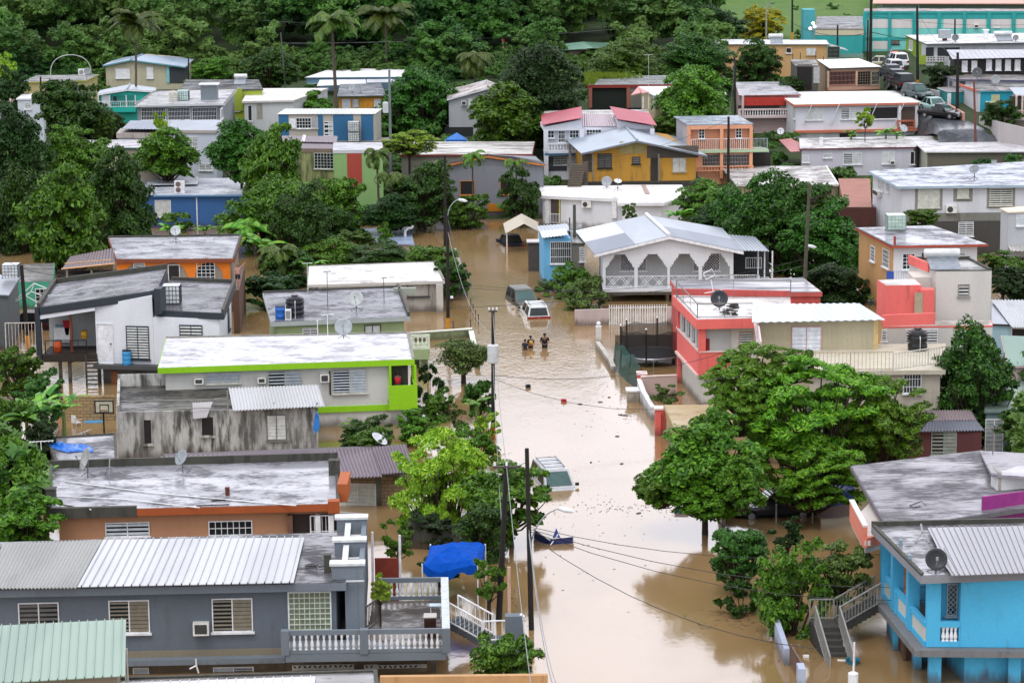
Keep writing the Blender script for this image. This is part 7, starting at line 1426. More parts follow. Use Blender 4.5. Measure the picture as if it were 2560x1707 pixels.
# spacer loops on the bundle
# ================================================================= cars
def car(label,P,rz,L_=4.5,W=1.8,H=1.5,kind='suv',col='#dfe2e4',rack=False,cat='car',tail='#8a1018',name='parked_car',tilt=0):
    t=thing(name,label,cat,P,None,rz);ORG[t.name]=Vector((0,0,0));t.rotation_euler=(tilt,0,rz);hb=H*.56;w=W/2;l=L_/2;pm=plain(col,.28,.15)
    # +Y is the nose
    st=[(-l,.45,hb*.86,.88),(-l+.12,.28,hb*.98,.97),(-l*.6,.25,hb,1),(0,.25,hb,1),(l*.45,.25,hb*.97,1),(l*.8,.27,hb*.88,.97),(l-.08,.3,hb*.74,.9),(l,.42,hb*.62,.84)]
    if kind == 'pickup': st=[(-l,.45,hb*.95,.95),(-l+.05,.4,hb,1)]+st[2:]
    mb=MB();rings=[]
    for y,zb,zt,k in st:
        ww=w*k;rings.append([(-ww*.92,y,zb),(-ww,y,zb+.15),(-ww,y,zt*.8),(-ww*.93,y,zt),(ww*.93,y,zt),(ww,y,zt*.8),(ww,y,zb+.15),(ww*.92,y,zb)])
    for i,rg in enumerate(rings): mb.v += rg
    for i in range(len(rings)-1):
        for k in range(8): mb.f.append((i*8+k,i*8+(k+1) % 8,(i+1)*8+(k+1) % 8,(i+1)*8+k))
    mb.f.append(tuple(range(8)));mb.f.append(tuple((len(rings)-1)*8+k for k in range(7,-1,-1)))
    g={'suv': (-l+.06,-l+.3,l*.05,l*.42),'van': (-l+.06,-l+.22,l*.2,l*.62),'sedan': (-l*.78,-l*.42,l*.08,l*.45),'pickup': (-l*.28,-l*.16,l*.12,l*.42)}[kind]
    wb,wt=w*.93,w*.74;zt=H;zb=hb*.97
    q=[(-wb,g[0],zb),(wb,g[0],zb),(wb,g[3],zb*.96),(-wb,g[3],zb*.96),(-wt,g[1],zt),(wt,g[1],zt),(wt,g[2],zt),(-wt,g[2],zt)]
    mb.hexa(q);body=mb.build('body',pm,t)
    q=[Vector(p) for p in q]
    def pane(a,b,c,d,mu=.07,mv=.12,name='window',off=.012):
        n=(b-a).cross(d-a).normalized();ctr=(a+b+c+d)/4
        if n.dot(ctr-Vector((0,(g[0]+g[3])/2,(zb+zt)/2)))<0: n=-n
        f=lambda u,v: a.lerp(b,u).lerp(d.lerp(c,u),v)+n*off
        m2=MB();m2.add([f(mu,mv),f(1-mu,mv),f(1-mu,1-mv),f(mu,1-mv)]+[f(mu,mv)-n*.02,f(1-mu,mv)-n*.02,f(1-mu,1-mv)-n*.02,f(mu,1-mv)-n*.02],[(0,1,2,3),(7,6,5,4),(0,4,5,1),(1,5,6,2),(2,6,7,3),(3,7,4,0)]);return m2.build(name,GLASS if name != 'windscreen' else plain('#3d5a58',.08),t)
    pane(q[3],q[2],q[6],q[7],name='windscreen');pane(q[0],q[1],q[5],q[4],name='rear_window')
    for s_ in (0,1):
        A,B,Cc,Dd=(q[0],q[3],q[7],q[4]) if s_ == 0 else (q[1],q[2],q[6],q[5])
        pane(A.lerp(B,.04),A.lerp(B,.48),Dd.lerp(Cc,.46),Dd.lerp(Cc,.0),.04,.1);pane(A.lerp(B,.52),A.lerp(B,.93),Dd.lerp(Cc,.97),Dd.lerp(Cc,.52),.04,.1)
    for sx in (-1,1):
        mb=MB();mb.box((sx*w*(.5 if rack else .78),-l+.04,hb*(.9 if rack else .78)),w*(.96 if rack else .34),.14,.2);mb.build('tail_light',plain(tail,.25),t);mb=MB();mb.box((sx*w*.62,l*.985,hb*.58),w*.4,.08,.14);mb.build('headlight',plain('#dfe6e8',.15),t)
        mb=MB();mb.box((sx*(w+.1),g[3]-.25,hb+.06),.2,.1,.16);mb.build('mirror',BLACK,t)
        for yy in (-l*.62,l*.62):
            mb=MB();mb.lathe((sx*(w-.02),yy,.33),[(.05,-.11),(.33,-.1),(.34,-.06),(.34,.06),(.33,.08),(.2,.06),(.05,.06)],18,(sx,0,0));wh=mb.build('wheel',plain('#151515',.8),t);mb=MB();mb.lathe((sx*(w-.0),yy,.33),[(.19,.05),(.19,.065),(.05,.075)],12,(sx,0,0));mb.build('rim',STEEL,wh)
    for by,bw in ((-l-.03,.9),(l,.86)): mb=MB();mb.box((0,by,.43),W*bw,.1,.2);mb.build('bumper',pm if kind != 'pickup' else STEEL,t)
    if rack:
        mb=MB()
        for sx in (-1,1): mb.tube([(sx*wt*.82,g[1]+.1,zt+.07),(sx*wt*.82,g[2]-.2,zt+.07)],.025,5)
        for k in range(4): y=g[1]+.2+(g[2]-g[1]-.5)*k/3;mb.tube([(-wt*.82,y,zt+.06),(wt*.82,y,zt+.06)],.018,4)
        mb.build('roof_rack',plain('#3a3a3c',.5),t)
    if kind == 'pickup': mb=MB();mb.box((0,-l*.62,hb+.006),W*.8,L_*.32,.01);mb.build('cargo_bed',plain('#101010',.9),t)
    return t
def at0(x,y,z): p=G(x,y,0);return Vector((p.x,p.y,z))
R_=math.radians
reg(12)
car('white station wagon seen from behind, flooded to its bumper',at0(246,1335,-.66)+Vector((-.36,2.27,0)),R_(9),4.6,1.8,1.62,'suv','#d9dcda',True,tilt=R_(3))
t_=car('dull green car facing the camera, flooded behind the white wagon',at0(178,1240,-.66)+Vector((-.6,2.5,0)),R_(194),4.8,1.85,1.7,'suv','#5a5c55');
car('dark blue sedan under the cream carport',at0(-20,650,-.6),R_(14),4.2,1.75,1.45,'sedan','#232a36')
reg(22)
c_=car('silver minivan with a roof rack, flooded up to its bonnet',at0(470,1350,-.8)+Vector((-.5,2.1,0)),R_(180+13),4.6,1.85,1.72,'van','#b4b5b8',True,tilt=R_(-2))
reg(23);car('dark car half hidden beneath the feathery tree',Vector((D(60,1090,133).x,133,-.2)),R_(95),4.4,1.8,1.5,'sedan','#20262c')
reg(10);car('dark car with a red roof stripe behind the white picket fence',Vector((D(245,1300,189).x,189,-.3)),R_(80),4.4,1.8,1.55,'suv','#3a1418')
def up(x,y,dz=.08): p=onterr(x,y);return p+Vector((0,0,dz))
reg(3)
car('white police car with a red light at the top of the upper street',up(1180,615),R_(4),4.7,1.85,1.7,'suv','#e3e5e8',name='police_car',cat='police car');
o=thing('light_bar','lit red lamp on the roof of the white police car','lamp',up(1165,610)+Vector((0,0,1.8))) if False else None
lb=MB();lb.box((-.35,-.2,1.76),.5,.2,.1);er=bpy.data.materials.new('red lamp');er.use_nodes=True;eb=er.node_tree.nodes['Principled BSDF'];eb.inputs['Base Color'].default_value=(.8,.05,.05,1);eb.inputs['Emission Color'].default_value=(1,.1,.08,1);eb.inputs['Emission Strength'].default_value=2.5
pc=[o for o in bpy.data.objects if o.name.startswith('police_car')][0];lb.build('warning_light',er,pc)
car('pale cream sedan at the top of the upper street, left',up(990,620),R_(75),4.5,1.8,1.45,'sedan','#b9b6a0',tail='#a02010')
car('white pickup behind the line of dark cars on the upper street',up(1140,668),R_(3),4.6,1.8,1.6,'suv','#c9ced6');car('slate blue car, second in the line on the upper street',up(1112,715),R_(4),4.4,1.8,1.6,'suv','#353b4a');car('dark grey car in the middle of the line on the upper street',up(1150,755),R_(5),4.4,1.8,1.55,'suv','#2a2d38',tail='#c02a3a');car('black sport utility car, nearest of the line on the upper street',up(1215,815),R_(8),4.7,1.95,1.8,'suv','#16191c')
car('dark green car just below the line of black cars',up(1365,905),R_(200),4.6,1.85,1.6,'suv','#1f3a38');car('pale green sedan on the upper street beside the scallop wall',up(1520,1020),R_(196),4.5,1.8,1.45,'sedan','#8fb0aa');car('black old pickup parked at the bend of the upper street',up(1580,1085),R_(232),4.8,1.85,1.55,'pickup','#17171a')
reg(12);car('light car roof beside the red-roofed house steps',Vector((D(280,55,255).x,255,1.0)),R_(90),4.2,1.7,1.45,'sedan','#7a8088') if False else None
# ================================================================= people
def person(label,P,rz,pose,skin='#8a5a40',top=None,bottom='#1c2430',hair='#120d0a',h=1.72,sleeves=True,sc_w=1.0,accent=None):
    t=thing('person',label,'person',P,None,rz);ORG[t.name]=Vector((0,0,0));k=h/1.72;W=sc_w
    J=dict(pelvis=(0,0,.93),waist=(0,0,1.08),chest=(0,0,1.3),neck=(0,0,1.46),head0=(0,-.01,1.54),head1=(0,-.015,1.62),head2=(0,-.01,1.68),
             shL=(.17*W,0,1.40),shR=(-.17*W,0,1.40),elL=(.25*W,.0,1.13),elR=(-.25*W,0,1.13),wrL=(.24*W,-.08,.9),wrR=(-.24*W,-.08,.9),
             hipL=(.1,0,.88),hipR=(-.1,0,.88),knL=(.11,-.02,.48),knR=(-.11,-.02,.48),anL=(.11,.02,.08),anR=(-.11,.02,.08),toL=(.12,-.14,.03),toR=(-.12,-.14,.03));J.update(pose)
    Rr=dict(pelvis=.13,waist=.12,chest=.145,neck=.058,head0=.072,head1=.1,head2=.085,shL=.065,shR=.065,elL=.045,elR=.045,wrL=.03,wrR=.03,hipL=.09,hipR=.09,knL=.06,knR=.06,anL=.04,anR=.04,toL=.035,toR=.035)
    Ed=[('pelvis','waist'),('waist','chest'),('chest','neck'),('neck','head0'),('head0','head1'),('head1','head2'),('chest','shL'),('chest','shR'),('shL','elL'),('shR','elR'),('elL','wrL'),('elR','wrR'),('pelvis','hipL'),('pelvis','hipR'),('hipL','knL'),('hipR','knR'),('knL','anL'),('knR','anR'),('anL','toL'),('anR','toR')]
    for s_,sg in (('L',1),('R',-1)):
        w_=Vector(J['wr'+s_]);e_=Vector(J['el'+s_]);d_=(w_-e_).normalized();sd=d_.cross(Vector((0,-1,.2))).normalized();pm_=w_+d_*.07;J['pa'+s_]=tuple(pm_);Rr['pa'+s_]=.034;Ed.append(('wr'+s_,'pa'+s_))
        for i,(off,ln) in enumerate(((-.03,.065),(-.01,.08),(.01,.085),(.03,.072))):
            a=pm_+sd*off+d_*.03;b=a+d_*ln*.6+Vector((0,-.01,0));J[f'f{s_}{i}a']=tuple(a);J[f'f{s_}{i}b']=tuple(b);Rr[f'f{s_}{i}a']=.0105;Rr[f'f{s_}{i}b']=.009;Ed += [('pa'+s_,f'f{s_}{i}a'),(f'f{s_}{i}a',f'f{s_}{i}b')]
        a=w_+d_*.04+Vector((0,-.035,0));b=a+d_*.035+Vector((0,-.02,0));J['t'+s_+'a']=tuple(a);J['t'+s_+'b']=tuple(b);Rr['t'+s_+'a']=.013;Rr['t'+s_+'b']=.01;Ed += [('pa'+s_,'t'+s_+'a'),('t'+s_+'a','t'+s_+'b')]
    def skinned(name,names,edges,mat,grow=1.0,rad={}):
        me=bpy.data.meshes.new(name);idx={n: i for i,n in enumerate(names)};me.from_pydata([tuple(c*k for c in J[n]) for n in names],[(idx[a],idx[b]) for a,b in edges],[]);me.materials.append(mat)
        o=bpy.data.objects.new(name,me);C.objects.link(o);o.parent=t;md=o.modifiers.new('skin','SKIN');
        if not me.skin_vertices: 
            bm=bmesh.new();bm.from_mesh(me);bm.verts.layers.skin.verify();bm.to_mesh(me);bm.free()
        for i,n in enumerate(names): r=rad.get(n,Rr[n])*grow*k;wx=W if n in ('pelvis','waist','chest') else 1;me.skin_vertices[0].data[i].radius=(r*wx*(1.15 if n in ('chest','pelvis','waist') else 1),r*(.8 if n in ('chest','waist','pelvis') else 1));me.skin_vertices[0].data[i].use_root=(i == 0)
        ss=o.modifiers.new('sub','SUBSURF');ss.levels=1;ss.render_levels=1;md.use_smooth_shade=True;return o
    names=list(J.keys());names.sort(key=lambda n: n != 'pelvis');body=skinned('body',names,Ed,plain(skin,.55))
    if top: ns=['chest','waist','pelvis','shL','shR']+(['elL','elR'] if sleeves else []);J2=dict(J);
    if top:
        if sleeves:
            for s_ in 'LR': J['m'+s_]=tuple(Vector(J['sh'+s_]).lerp(Vector(J['el'+s_]),.7));Rr['m'+s_]=.062
            skinned('shirt',['chest','waist','pelvis','shL','shR','mL','mR'],[('chest','waist'),('waist','pelvis'),('chest','shL'),('chest','shR'),('shL','mL'),('shR','mR')],plain(top,.8),1.32)
        else: skinned('shirt',['chest','waist','pelvis','shL','shR'],[('chest','waist'),('waist','pelvis'),('chest','shL'),('chest','shR')],plain(top,.8),1.28)
    J['k1L']=tuple(Vector(J['hipL']).lerp(Vector(J['knL']),.85));J['k1R']=tuple(Vector(J['hipR']).lerp(Vector(J['knR']),.85));Rr['k1L']=Rr['k1R']=.085
    skinned('shorts',['pelvis','hipL','hipR','k1L','k1R'],[('pelvis','hipL'),('pelvis','hipR'),('hipL','k1L'),('hipR','k1R')],plain(bottom,.8),1.12)
    hd=Vector(J['head1'])*k;mb=MB();mb.lathe(hd+Vector((0,.018,-.015))*k,[(.098*k,0),(.108*k,.045*k),(.1*k,.09*k),(.06*k,.125*k),(.01,.135*k)],14);mb.build('hair',plain(hair,.7),t,True,True)
    mb=MB();mb.box(hd+Vector((0,-.105,-.015))*k,.025,.03,.045)
    mb.build('nose',plain(skin,.55),t,False,True)
    mb=MB();
    for sx in (-1,1): mb.box(hd+Vector((sx*.035,-.098,.012))*k,.024,.01,.012)
    mb.build('eyes',BLACK,t,False,True);mb=MB();mb.box(hd+Vector((0,-.095,-.055))*k,.05,.012,.012);mb.build('mouth',plain('#6a3030'),t,False,True)
    if accent: mb=MB();mb.box(Vector((0,-.185,1.22))*k,.24*W,.06,.3);mb.build('shirt_front',plain(accent,.8),t,True,True)
    return t
reg(12)
fwd=dict(elL=(.27,-.05,1.12),elR=(-.27,-.05,1.12),wrL=(.1,-.26,1.05),wrR=(-.1,-.26,1.05))
person('man in a black shirt wading with hands together, right of the two boys',at0(298,1600,-.76),R_(0),dict(elL=(.31,-.05,1.12),elR=(-.31,-.05,1.12),wrL=(.1,-.27,1.03),wrR=(-.1,-.27,1.03),shL=(.21,0,1.4),shR=(-.21,0,1.4)),'#7c4e38','#15161a','#14161c',h=1.78,sc_w=1.22)
person('boy in a yellow and navy shirt wading between the other two',at0(170,1602,-.76),R_(10),fwd,'#8a5a40','#1b2236','#11151f',h=1.62,accent='#d9a83a')
person('shorter boy in a dark shirt wading on the left of the group',at0(120,1620,-.76),R_(-10),{},'#8a5a40','#15202e','#11151f',h=1.5)
reg(21)
Hl=[o for o in bpy.data.objects if o.get('label') == 'long white house with lime green bands and a green corner balcony'][0]
person('person in a red top seen from behind on the lime green corner balcony',LIMEP,R_(180),dict(elL=(.24,-.08,1.2),elR=(-.24,-.08,1.2),wrL=(.08,-.22,1.4),wrR=(-.08,-.22,1.4)),'#5a3a2a','#b3122a','#14141a',sleeves=False,h=1.75)
reg(10)
pz=D(2170,1045,187.5);wallseg('rust brown garden wall beside the orange arcade house that a boy stands on',[D(2150,1060,186),D(2205,870,196)],[pz.z,pz.z+.2],wallm('#5f4233',.6),.45)
mb=None
person('shirtless boy in black shorts waving one raised arm from a wall by the orange house',pz,R_(10),dict(elR=(-.2,-.02,1.12),wrR=(-.22,-.06,.88),elL=(.36,-.02,1.58),wrL=(.52,-.06,1.78)),'#b08070',None,'#15171c','#6a4a2c',h=1.66)
# ================================================================= canopies, trampoline, floating things
reg(31)
def px(x,y,z): return G(x,y,z)
t_=thing('canopy','blue tarpaulin canopy on white poles in the flooded yard','canopy',G(1800,700,0));zt=2.15;c4=[px(1515,480,zt),px(2020,490,zt),px(2090,300,zt),px(1590,300,zt)];mb=MB();N=16
for i in range(N+1):
    for j in range(N+1):
        p=c4[0].lerp(c4[1],i/N).lerp(c4[3].lerp(c4[2],i/N),j/N);u,v=abs(i/N*2-1),abs(j/N*2-1);p=p+Vector((0,0,.62*(1-max(u,v))-.07*abs(math.sin(7*(i+j)/N))-.12*math.sin(3.1*i/N*2)*v-.25*math.sin(math.pi*i/N)*(v>.95)-.2*math.sin(math.pi*j/N)*(u>.95)+rnd.uniform(-.03,.03)));mb.v.append(tuple(p))
for i in range(N):
    for j in range(N): n0=i*(N+1)+j;mb.f.append((n0,n0+N+1,n0+N+2,n0+1))
n0=len(mb.v);per=[(i,0) for i in range(N+1)]+[(N,j) for j in range(1,N+1)]+[(i,N) for i in range(N-1,-1,-1)]+[(0,j) for j in range(N-1,0,-1)]
for i,j in per: p=Vector(mb.v[i*(N+1)+j]);mb.v.append(tuple(p-Vector((0,0,.35+.12*math.sin(i+j*1.3)))))
for q in range(len(per)): a,b=per[q],per[(q+1) % len(per)];mb.f.append((a[0]*(N+1)+a[1],b[0]*(N+1)+b[1],n0+(q+1) % len(per),n0+q))
o=mb.build('canopy_cloth',plain('#0a4cae',.9,spec=.1),t_);sm=o.modifiers.new('t','SOLIDIFY');sm.thickness=.015
for p in c4: mb=MB();mb.tube([Vector((p.x,p.y,-1)),Vector((p.x,p.y,zt))],.035,6);mb.build('pole',WHITE,t_)
wallseg('dark mossy yard wall behind the blue canopy',[D(1324,330,127),D(2180,330,126)],[1.3,1.3],MOULD,.2,z0=-1.2)
reg(1)
t_=thing('canopy','small blue pop-up canopy under the grey gabled house','canopy',D(1828,1290,279));c4=[D(1725,1275,279),D(1925,1275,279),D(1920,1262,282.5),D(1735,1262,282.5)];ap=D(1830,1210,280.5);mb=MB();mb.add(c4+[ap]+[p-Vector((0,0,.2)) for p in c4],[(0,1,4),(1,2,4),(2,3,4),(3,0,4),(0,5,6,1),(1,6,7,2),(2,7,8,3),(3,8,5,0)]);mb.build('canopy_cloth',plain('#1f6fc4',.5),t_);mb=MB()
for p in c4: mb.tube([p-Vector((0,0,2)),p],.04,5)
mb.build('frame',WHITE,t_)
reg(22)
t_=thing('trampoline','large round trampoline with a dark net enclosure in the flooded yard','trampoline',G(1270,200,0));c=G(1275,165,0);Rr_=2.15;ctr=Vector((c.x,c.y+.2,0));zt=.55
mb=MB();mb.lathe(ctr,[(Rr_,zt),(Rr_,zt+.03),(.02,zt+.03)],32);mb.build('jumping_mat',plain('#15181b',.7),t_);mb=MB();mb.tube([ctr+Vector((math.cos(a)*Rr_,math.sin(a)*Rr_,zt+.02)) for a in [i*math.pi/20 for i in range(41)]],.06,6)
for i in range(8): a=i*math.pi/4;mb.tube([ctr+Vector((math.cos(a)*Rr_,math.sin(a)*Rr_,-1)),ctr+Vector((math.cos(a)*Rr_,math.sin(a)*Rr_,zt))],.035,5)
mb.build('frame',STEEL,t_);mb=MB();n=36
for i in range(n): a=2*math.pi*i/n;mb.v += [tuple(ctr+Vector((math.cos(a)*Rr_*.97,math.sin(a)*Rr_*.97,zt+.03))),tuple(ctr+Vector((math.cos(a)*Rr_,math.sin(a)*Rr_,zt+1.9-.18*abs(math.sin(3*a)))))]
for i in range(n): j=(i+1) % n;mb.f.append((2*i,2*j,2*j+1,2*i+1))
mb.build('net',netm('#15171a',.62),t_)
for i in range(6): a=i*math.pi/3+.3;mb=MB();p=ctr+Vector((math.cos(a)*Rr_*1.04,math.sin(a)*Rr_*1.04,0));mb.tube([p+Vector((0,0,-.5)),p+Vector((0,0,zt+2.05))],.05,6);po=mb.build('net_pole',BLACK,t_);mb=MB();mb.lathe(p+Vector((0,0,zt+2.05)),[(.03,0),(.08,.05),(.03,.13)],8);mb.build('pole_cap',WHITE,po)
reg(22)
wallseg('dark railing fence behind the trampoline',[G(940,60,0),G(1500,55,0)],1.1,netm('#1a1a1a',.5),.05,'fence',cat='fence')
def floater(name,label,cat,x,y,sx,sy,sz,mat,rz=0,dz=0):
    t=thing(name,label,cat,G(x,y,0));p=G(x,y,0);mb=MB();mb.box(p+Vector((0,0,sz*.2+dz)),sx,sy,sz,rz);mb.box(p+Vector((0,0,sz*.72+dz)),sx*.7,sy*.7,sz*.12,rz);mb.build('body',mat,t);return t
floater('crate','small black box floating in the street','box',146,395,.3,.3,.28,BLACK,.2);floater('cooler','small red box floating in the street','box',472,525,.3,.26,.24,plain('#c0182a',.4),.3)
for x,y,l,a in ((885,485,.18,0),(805,528,.3,.1),(1015,648,.7,-.5),(960,840,.25,0),(1000,1090,.2,.3),(620,547,.3,0),(1155,1540,.3,.6),(720,1078,.15,1)):
    t_=thing('driftwood','small dark stick drifting on the flood','debris',G(x,y,0),'small sticks drifting on the flood');p=G(x,y,0.01);d_=Vector((math.cos(a),math.sin(a),0))*l/2;mb=MB();mb.tube([p-d_,p+Vector((0,0,.03)),p+d_],.03,5);mb.build('stick',WOODP,t_)
reg(32)
t_=thing('collapsed_canopy','collapsed blue canopy with a white frame half sunk in the street','canopy',G(370,290,0));NV=plain('#17265c',.5);NL=plain('#2440a8',.4)
mb=MB();mb.add([G(190,240,0),G(215,175,0)+Vector((0,0,.0)),G(320,250,0),G(340,300,0),G(250,270,0)],[(0,1,2,4),(4,2,3)]);V=lambda x,y,z: D(x,y,G(x,300,0).y+0) 
mb=MB();b0,b1,b2,b3=G(200,268,0),G(350,305,0),G(560,292,0),G(440,262,0)
up_=lambda p,z,dy=0: p+Vector((0,dy,z))
mb.add([b0,b1,up_(b1,.25),up_(b0,.6),up_(b0.lerp(b1,.5),.35)],[(0,1,2,4),(0,4,3)]);mb.add([b1,b2,up_(b2,.34),up_(b1,.3)],[(0,1,2,3)]);mb.add([up_(b0,.6),up_(b0.lerp(b1,.5),.35),up_(b0.lerp(b1,.5),.1,1.0),up_(b0,.3,1.2)],[(0,1,2,3)])
o=mb.build('sunken_cloth',NV,t_);sm=o.modifiers.new('t','SOLIDIFY');sm.thickness=.03
mb=MB();pk=up_(G(405,262,0),.55,.3);q=[G(365,258,0),G(445,252,0),G(420,225,0)];mb.add([pk]+q,[(0,1,2),(0,2,3),(0,3,1)]);mb.build('peaked_cloth',NL,t_);mb=MB();mb.tube([up_(b1,.3),up_(b2,.35)],.03,5);mb.tube([up_(b2,.35),b2],.03,5);mb.tube([up_(b1,.05,-.3),up_(b3,.45)],.03,5);mb.tube([up_(b0,.6),up_(b1,.2)],.025,5);mb.build('frame',WHITE,t_)
reg(11)
drum('barrel','turquoise barrel floating at the head of the flooded street',G(1490,492,0)-Vector((0,0,.3)),.75,.95,plain('#3b9fae',.4),plain('#3b9fae',.4),'barrel',2)
t_=thing('tarpaulin_heap','grey-blue covered heap at the water edge under the trees','heap',G(1850,495,0));p=G(1855,490,0);mb=MB();mb.lathe(p-Vector((0,0,.3)),[(1.5,0),(1.3,.6),(.8,1.0),(.1,1.1)],9);mb.build('cover',plain('#5a6f80',.7),t_)
t_=thing('chest_freezer','white tilted freezer floating beside the pole at the street head','freezer',G(1705,515,0));p=G(1705,512,0);mb=MB();a=[Vector(v) for v in ((-.6,-.4,-.2),(.5,-.4,-.4),(.5,.4,-.4),(-.6,.4,-.2),(-.75,-.4,.75),(.6,-.4,1.0),(.6,.4,1.0),(-.75,.4,.75))];mb.hexa([p+v for v in a]);mb.build('body',WHITE,t_);mb=MB();mb.box(p+Vector((-.05,0,.95)),1.3,.9,.06);mb.build('lid',plain('#d9dde0'),t_)
for x,y0,y1 in ((1800,1450,1362),(1960,1265,1160),(1980,1300,1210),(2002,1345,1265),(2028,1390,1300),(1958,1440,1350)):
    t_=thing('fence_post','thin rusty post poking out of the flooded roadside','post',G(x,y0,0),'thin posts in the flooded roadside');p=G(x,y0,0);z=D(x,y1,p.y).z;mb=MB();mb.tube([p-Vector((0,0,.7)),p+Vector((0,0,z))],.035,6);mb.box(p+Vector((0,0,z)),.12,.08,.06);mb.build('rod',plain('#4f3328',.8),t_)
reg(20)
t_=thing('basketball_hoop','freestanding basketball hoop in the flooded yard beside the ruin','basketball hoop',G(950,815,0));p=G(950,815,0);z0,z1=D(950,630,p.y).z,D(950,510,p.y).z;x0,x1=D(862,570,p.y).x,D(1038,570,p.y).x;mb=MB();mb.tube([p-Vector((0,0,.5)),p+Vector((0,0,z0+.1))],.05,6);mb.build('post',BLACK,t_)
mb=MB();xc=(x0+x1)/2;zc=(z0+z1)/2;mb.box((xc,p.y,zc),x1-x0,.04,z1-z0);mb.build('backboard',plain('#c9c9b4',.4),t_);mb=MB();
for a in ((x0,x1,z1-.07,z1),(x0,x1,z0,z0+.07),(x0,x0+.07,z0,z1),(x1-.07,x1,z0,z1),(xc-.28,xc-.24,z0,z1-.25),(xc+.24,xc+.28,z0,z1-.25),(xc-.28,xc+.28,z1-.3,z1-.26)): mb.box(((a[0]+a[1])/2,p.y-.03,(a[2]+a[3])/2),a[1]-a[0],.03,a[3]-a[2])
mb.build('board_frame',BLACK,t_);mb=MB();mb.tube([Vector((xc,p.y-.3,z0+.2))+Vector((math.cos(a)*.23,math.sin(a)*.23,0)) for a in [i*math.pi/8 for i in range(17)]],.02,4);mb.build('rim',plain('#6a2a1a'),t_)
wallseg('tan block wall behind the basketball hoop',[G(600,690,0),G(1055,690,0)],[D(700,470,G(700,690,0).y).z]*2,blockm('#a98f66'),.2)
def chair(label,x,y,rz,tip=0):
    t=thing('plastic_chair',label,'chair',G(x,y,0)-Vector((0,0,.25)),None,rz);ORG[t.name]=Vector();t.rotation_euler=(tip,0,rz);m_=WHITE;mb=MB();mb.box((0,0,.43),.45,.45,.04);mb.build('seat',m_,t);mb=MB();mb.box((0,.22,.68),.42,.04,.45);mb.build('backrest',m_,t)
    for sx in (-.2,.2):
        for sy in (-.2,.2): mb=MB();mb.tube([(sx*1.1,sy*1.1,0),(sx,sy,.43)],.022,5);mb.build('leg',m_,t)
        mb=MB();mb.box((sx*1.15,0,.63),.05,.42,.03);mb.build('armrest',m_,t)
chair('white plastic chair standing in the flooded yard by the banana plants',700,740,2.4);chair('white plastic chair tipped over in the flooded yard nearer the annexe',720,815,1.2,1.2)
t_=thing('surf_float','light blue plastic sheet floating under the basketball hoop','sheet',G(865,705,0));mb=MB();p=G(865,705,.03);mb.slab([p+Vector(v) for v in ((-.6,-.3,0),(.6,-.2,0),(.5,.4,0),(-.7,.3,0))],.05);mb.build('sheet',plain('#4f9fd0',.4),t_)
floater('bucket','yellow container on the wall behind the basketball hoop','container',990,690,.01,.01,.01,WHITE) if False else None
reg(33)
t_=thing('basin','blue-green plastic basin floating near the concrete stair','basin',G(772,1390,0));p=G(772,1385,0);mb=MB();mb.lathe(p-Vector((0,0,.05)),[(.25,0),(.3,.22),(.33,.24),(.28,.2),(.24,.05),(.02,.04)],20);mb.build('bowl',plain('#1f6f86',.4),t_)
floater('bottle','white jug floating near the rusty railing, lower right','jug',345,1332,.26,.12,.14,WHITE,.1)
floater('plank','white board floating left of the blue-green basin','board',670,1362,.35,.12,.05,WHITE,-.2)
reg(22)
floater('tub','blue tub floating at the foot of the dark tree','tub',1545,1530,.7,.5,.3,plain('#1f5fb8',.5));
t_=thing('yard_wall','mauve low wall behind the floating drums, right of the dark tree','wall',G(2000,1480,0));a,b_=G(1850,1470,0),G(2330,1465,0);mb=MB();mb.prism([a,b_,b_+Vector((0,.2,0)),a+Vector((0,.2,0))],-1.2,.75);mb.build('wall_body',wallm('#9c7a70',.5),t_)
mb=MB();a,b_=G(1850,1400,0),G(1910,1690,0);mb.prism([a,b_,b_+Vector((.2,0,0)),a+Vector((.2,0,0))],-1.2,.7);t_=thing('yard_wall','narrow white wall end running toward the camera by the dark tree','wall',a);mb.build('wall_body',wallm('#b9a79f',.4),t_)
drum('barrel','dark drum floating against the mauve wall',G(1990,1560,0)-Vector((0,0,.3)),.42,.8,plain('#2a1c18',.5),plain('#c9c0b8'),'barrel',2);drum('barrel','grey drum lying against the mauve wall, right of the dark drum',G(2080,1500,0)-Vector((0,0,.2)),.3,.6,plain('#4a4648',.5),None,'barrel',2)
reg(23);t_=thing('swimming_pool','large round blue pool under the feathery tree','pool',G(520,1480,0));p=G(520,1470,0);mb=MB();mb.lathe(p+Vector((0,1.6,-.5)),[(1.75,0),(1.8,1.2),(1.74,1.22),(1.7,1.0),(.02,1.0)],28);mb.build('pool_wall',plain('#0f3f86',.5),t_)
for x in (75,405): t_=thing('fence_post','slim grey post standing in the brown water right of the dark tree','post',G(x,1568+60,0),'slim grey posts right of the dark tree');p=G(x,1568+60,0);mb=MB();mb.tube([p-Vector((0,0,.7)),p+Vector((0,0,1.0))],.04,6);mb.box(p+Vector((0,0,1)),.1,.1,.05);mb.build('rod',plain('#8f9694'),t_)
reg(31)
t_=thing('plank_gate','red-brown plank gate with a white post beside the terrace','gate',D(1200,600,117));mb=MB();p,q_=D(1085,600,117),D(1300,600,117);z1=D(1200,430,117).z;mb.prism([p,q_,q_+Vector((0,.1,0)),p+Vector((0,.1,0))],-1.2,z1);mb.build('planks',plain('#7a2f1f',.8),t_);mb=MB()
for x,y in ((1310,220),(1060,190)): a=D(x,600,117);b_=D(x,y,117);mb.tube([a-Vector((0,0,2)),b_],.06,6)
mb.build('post',WHITE,t_)
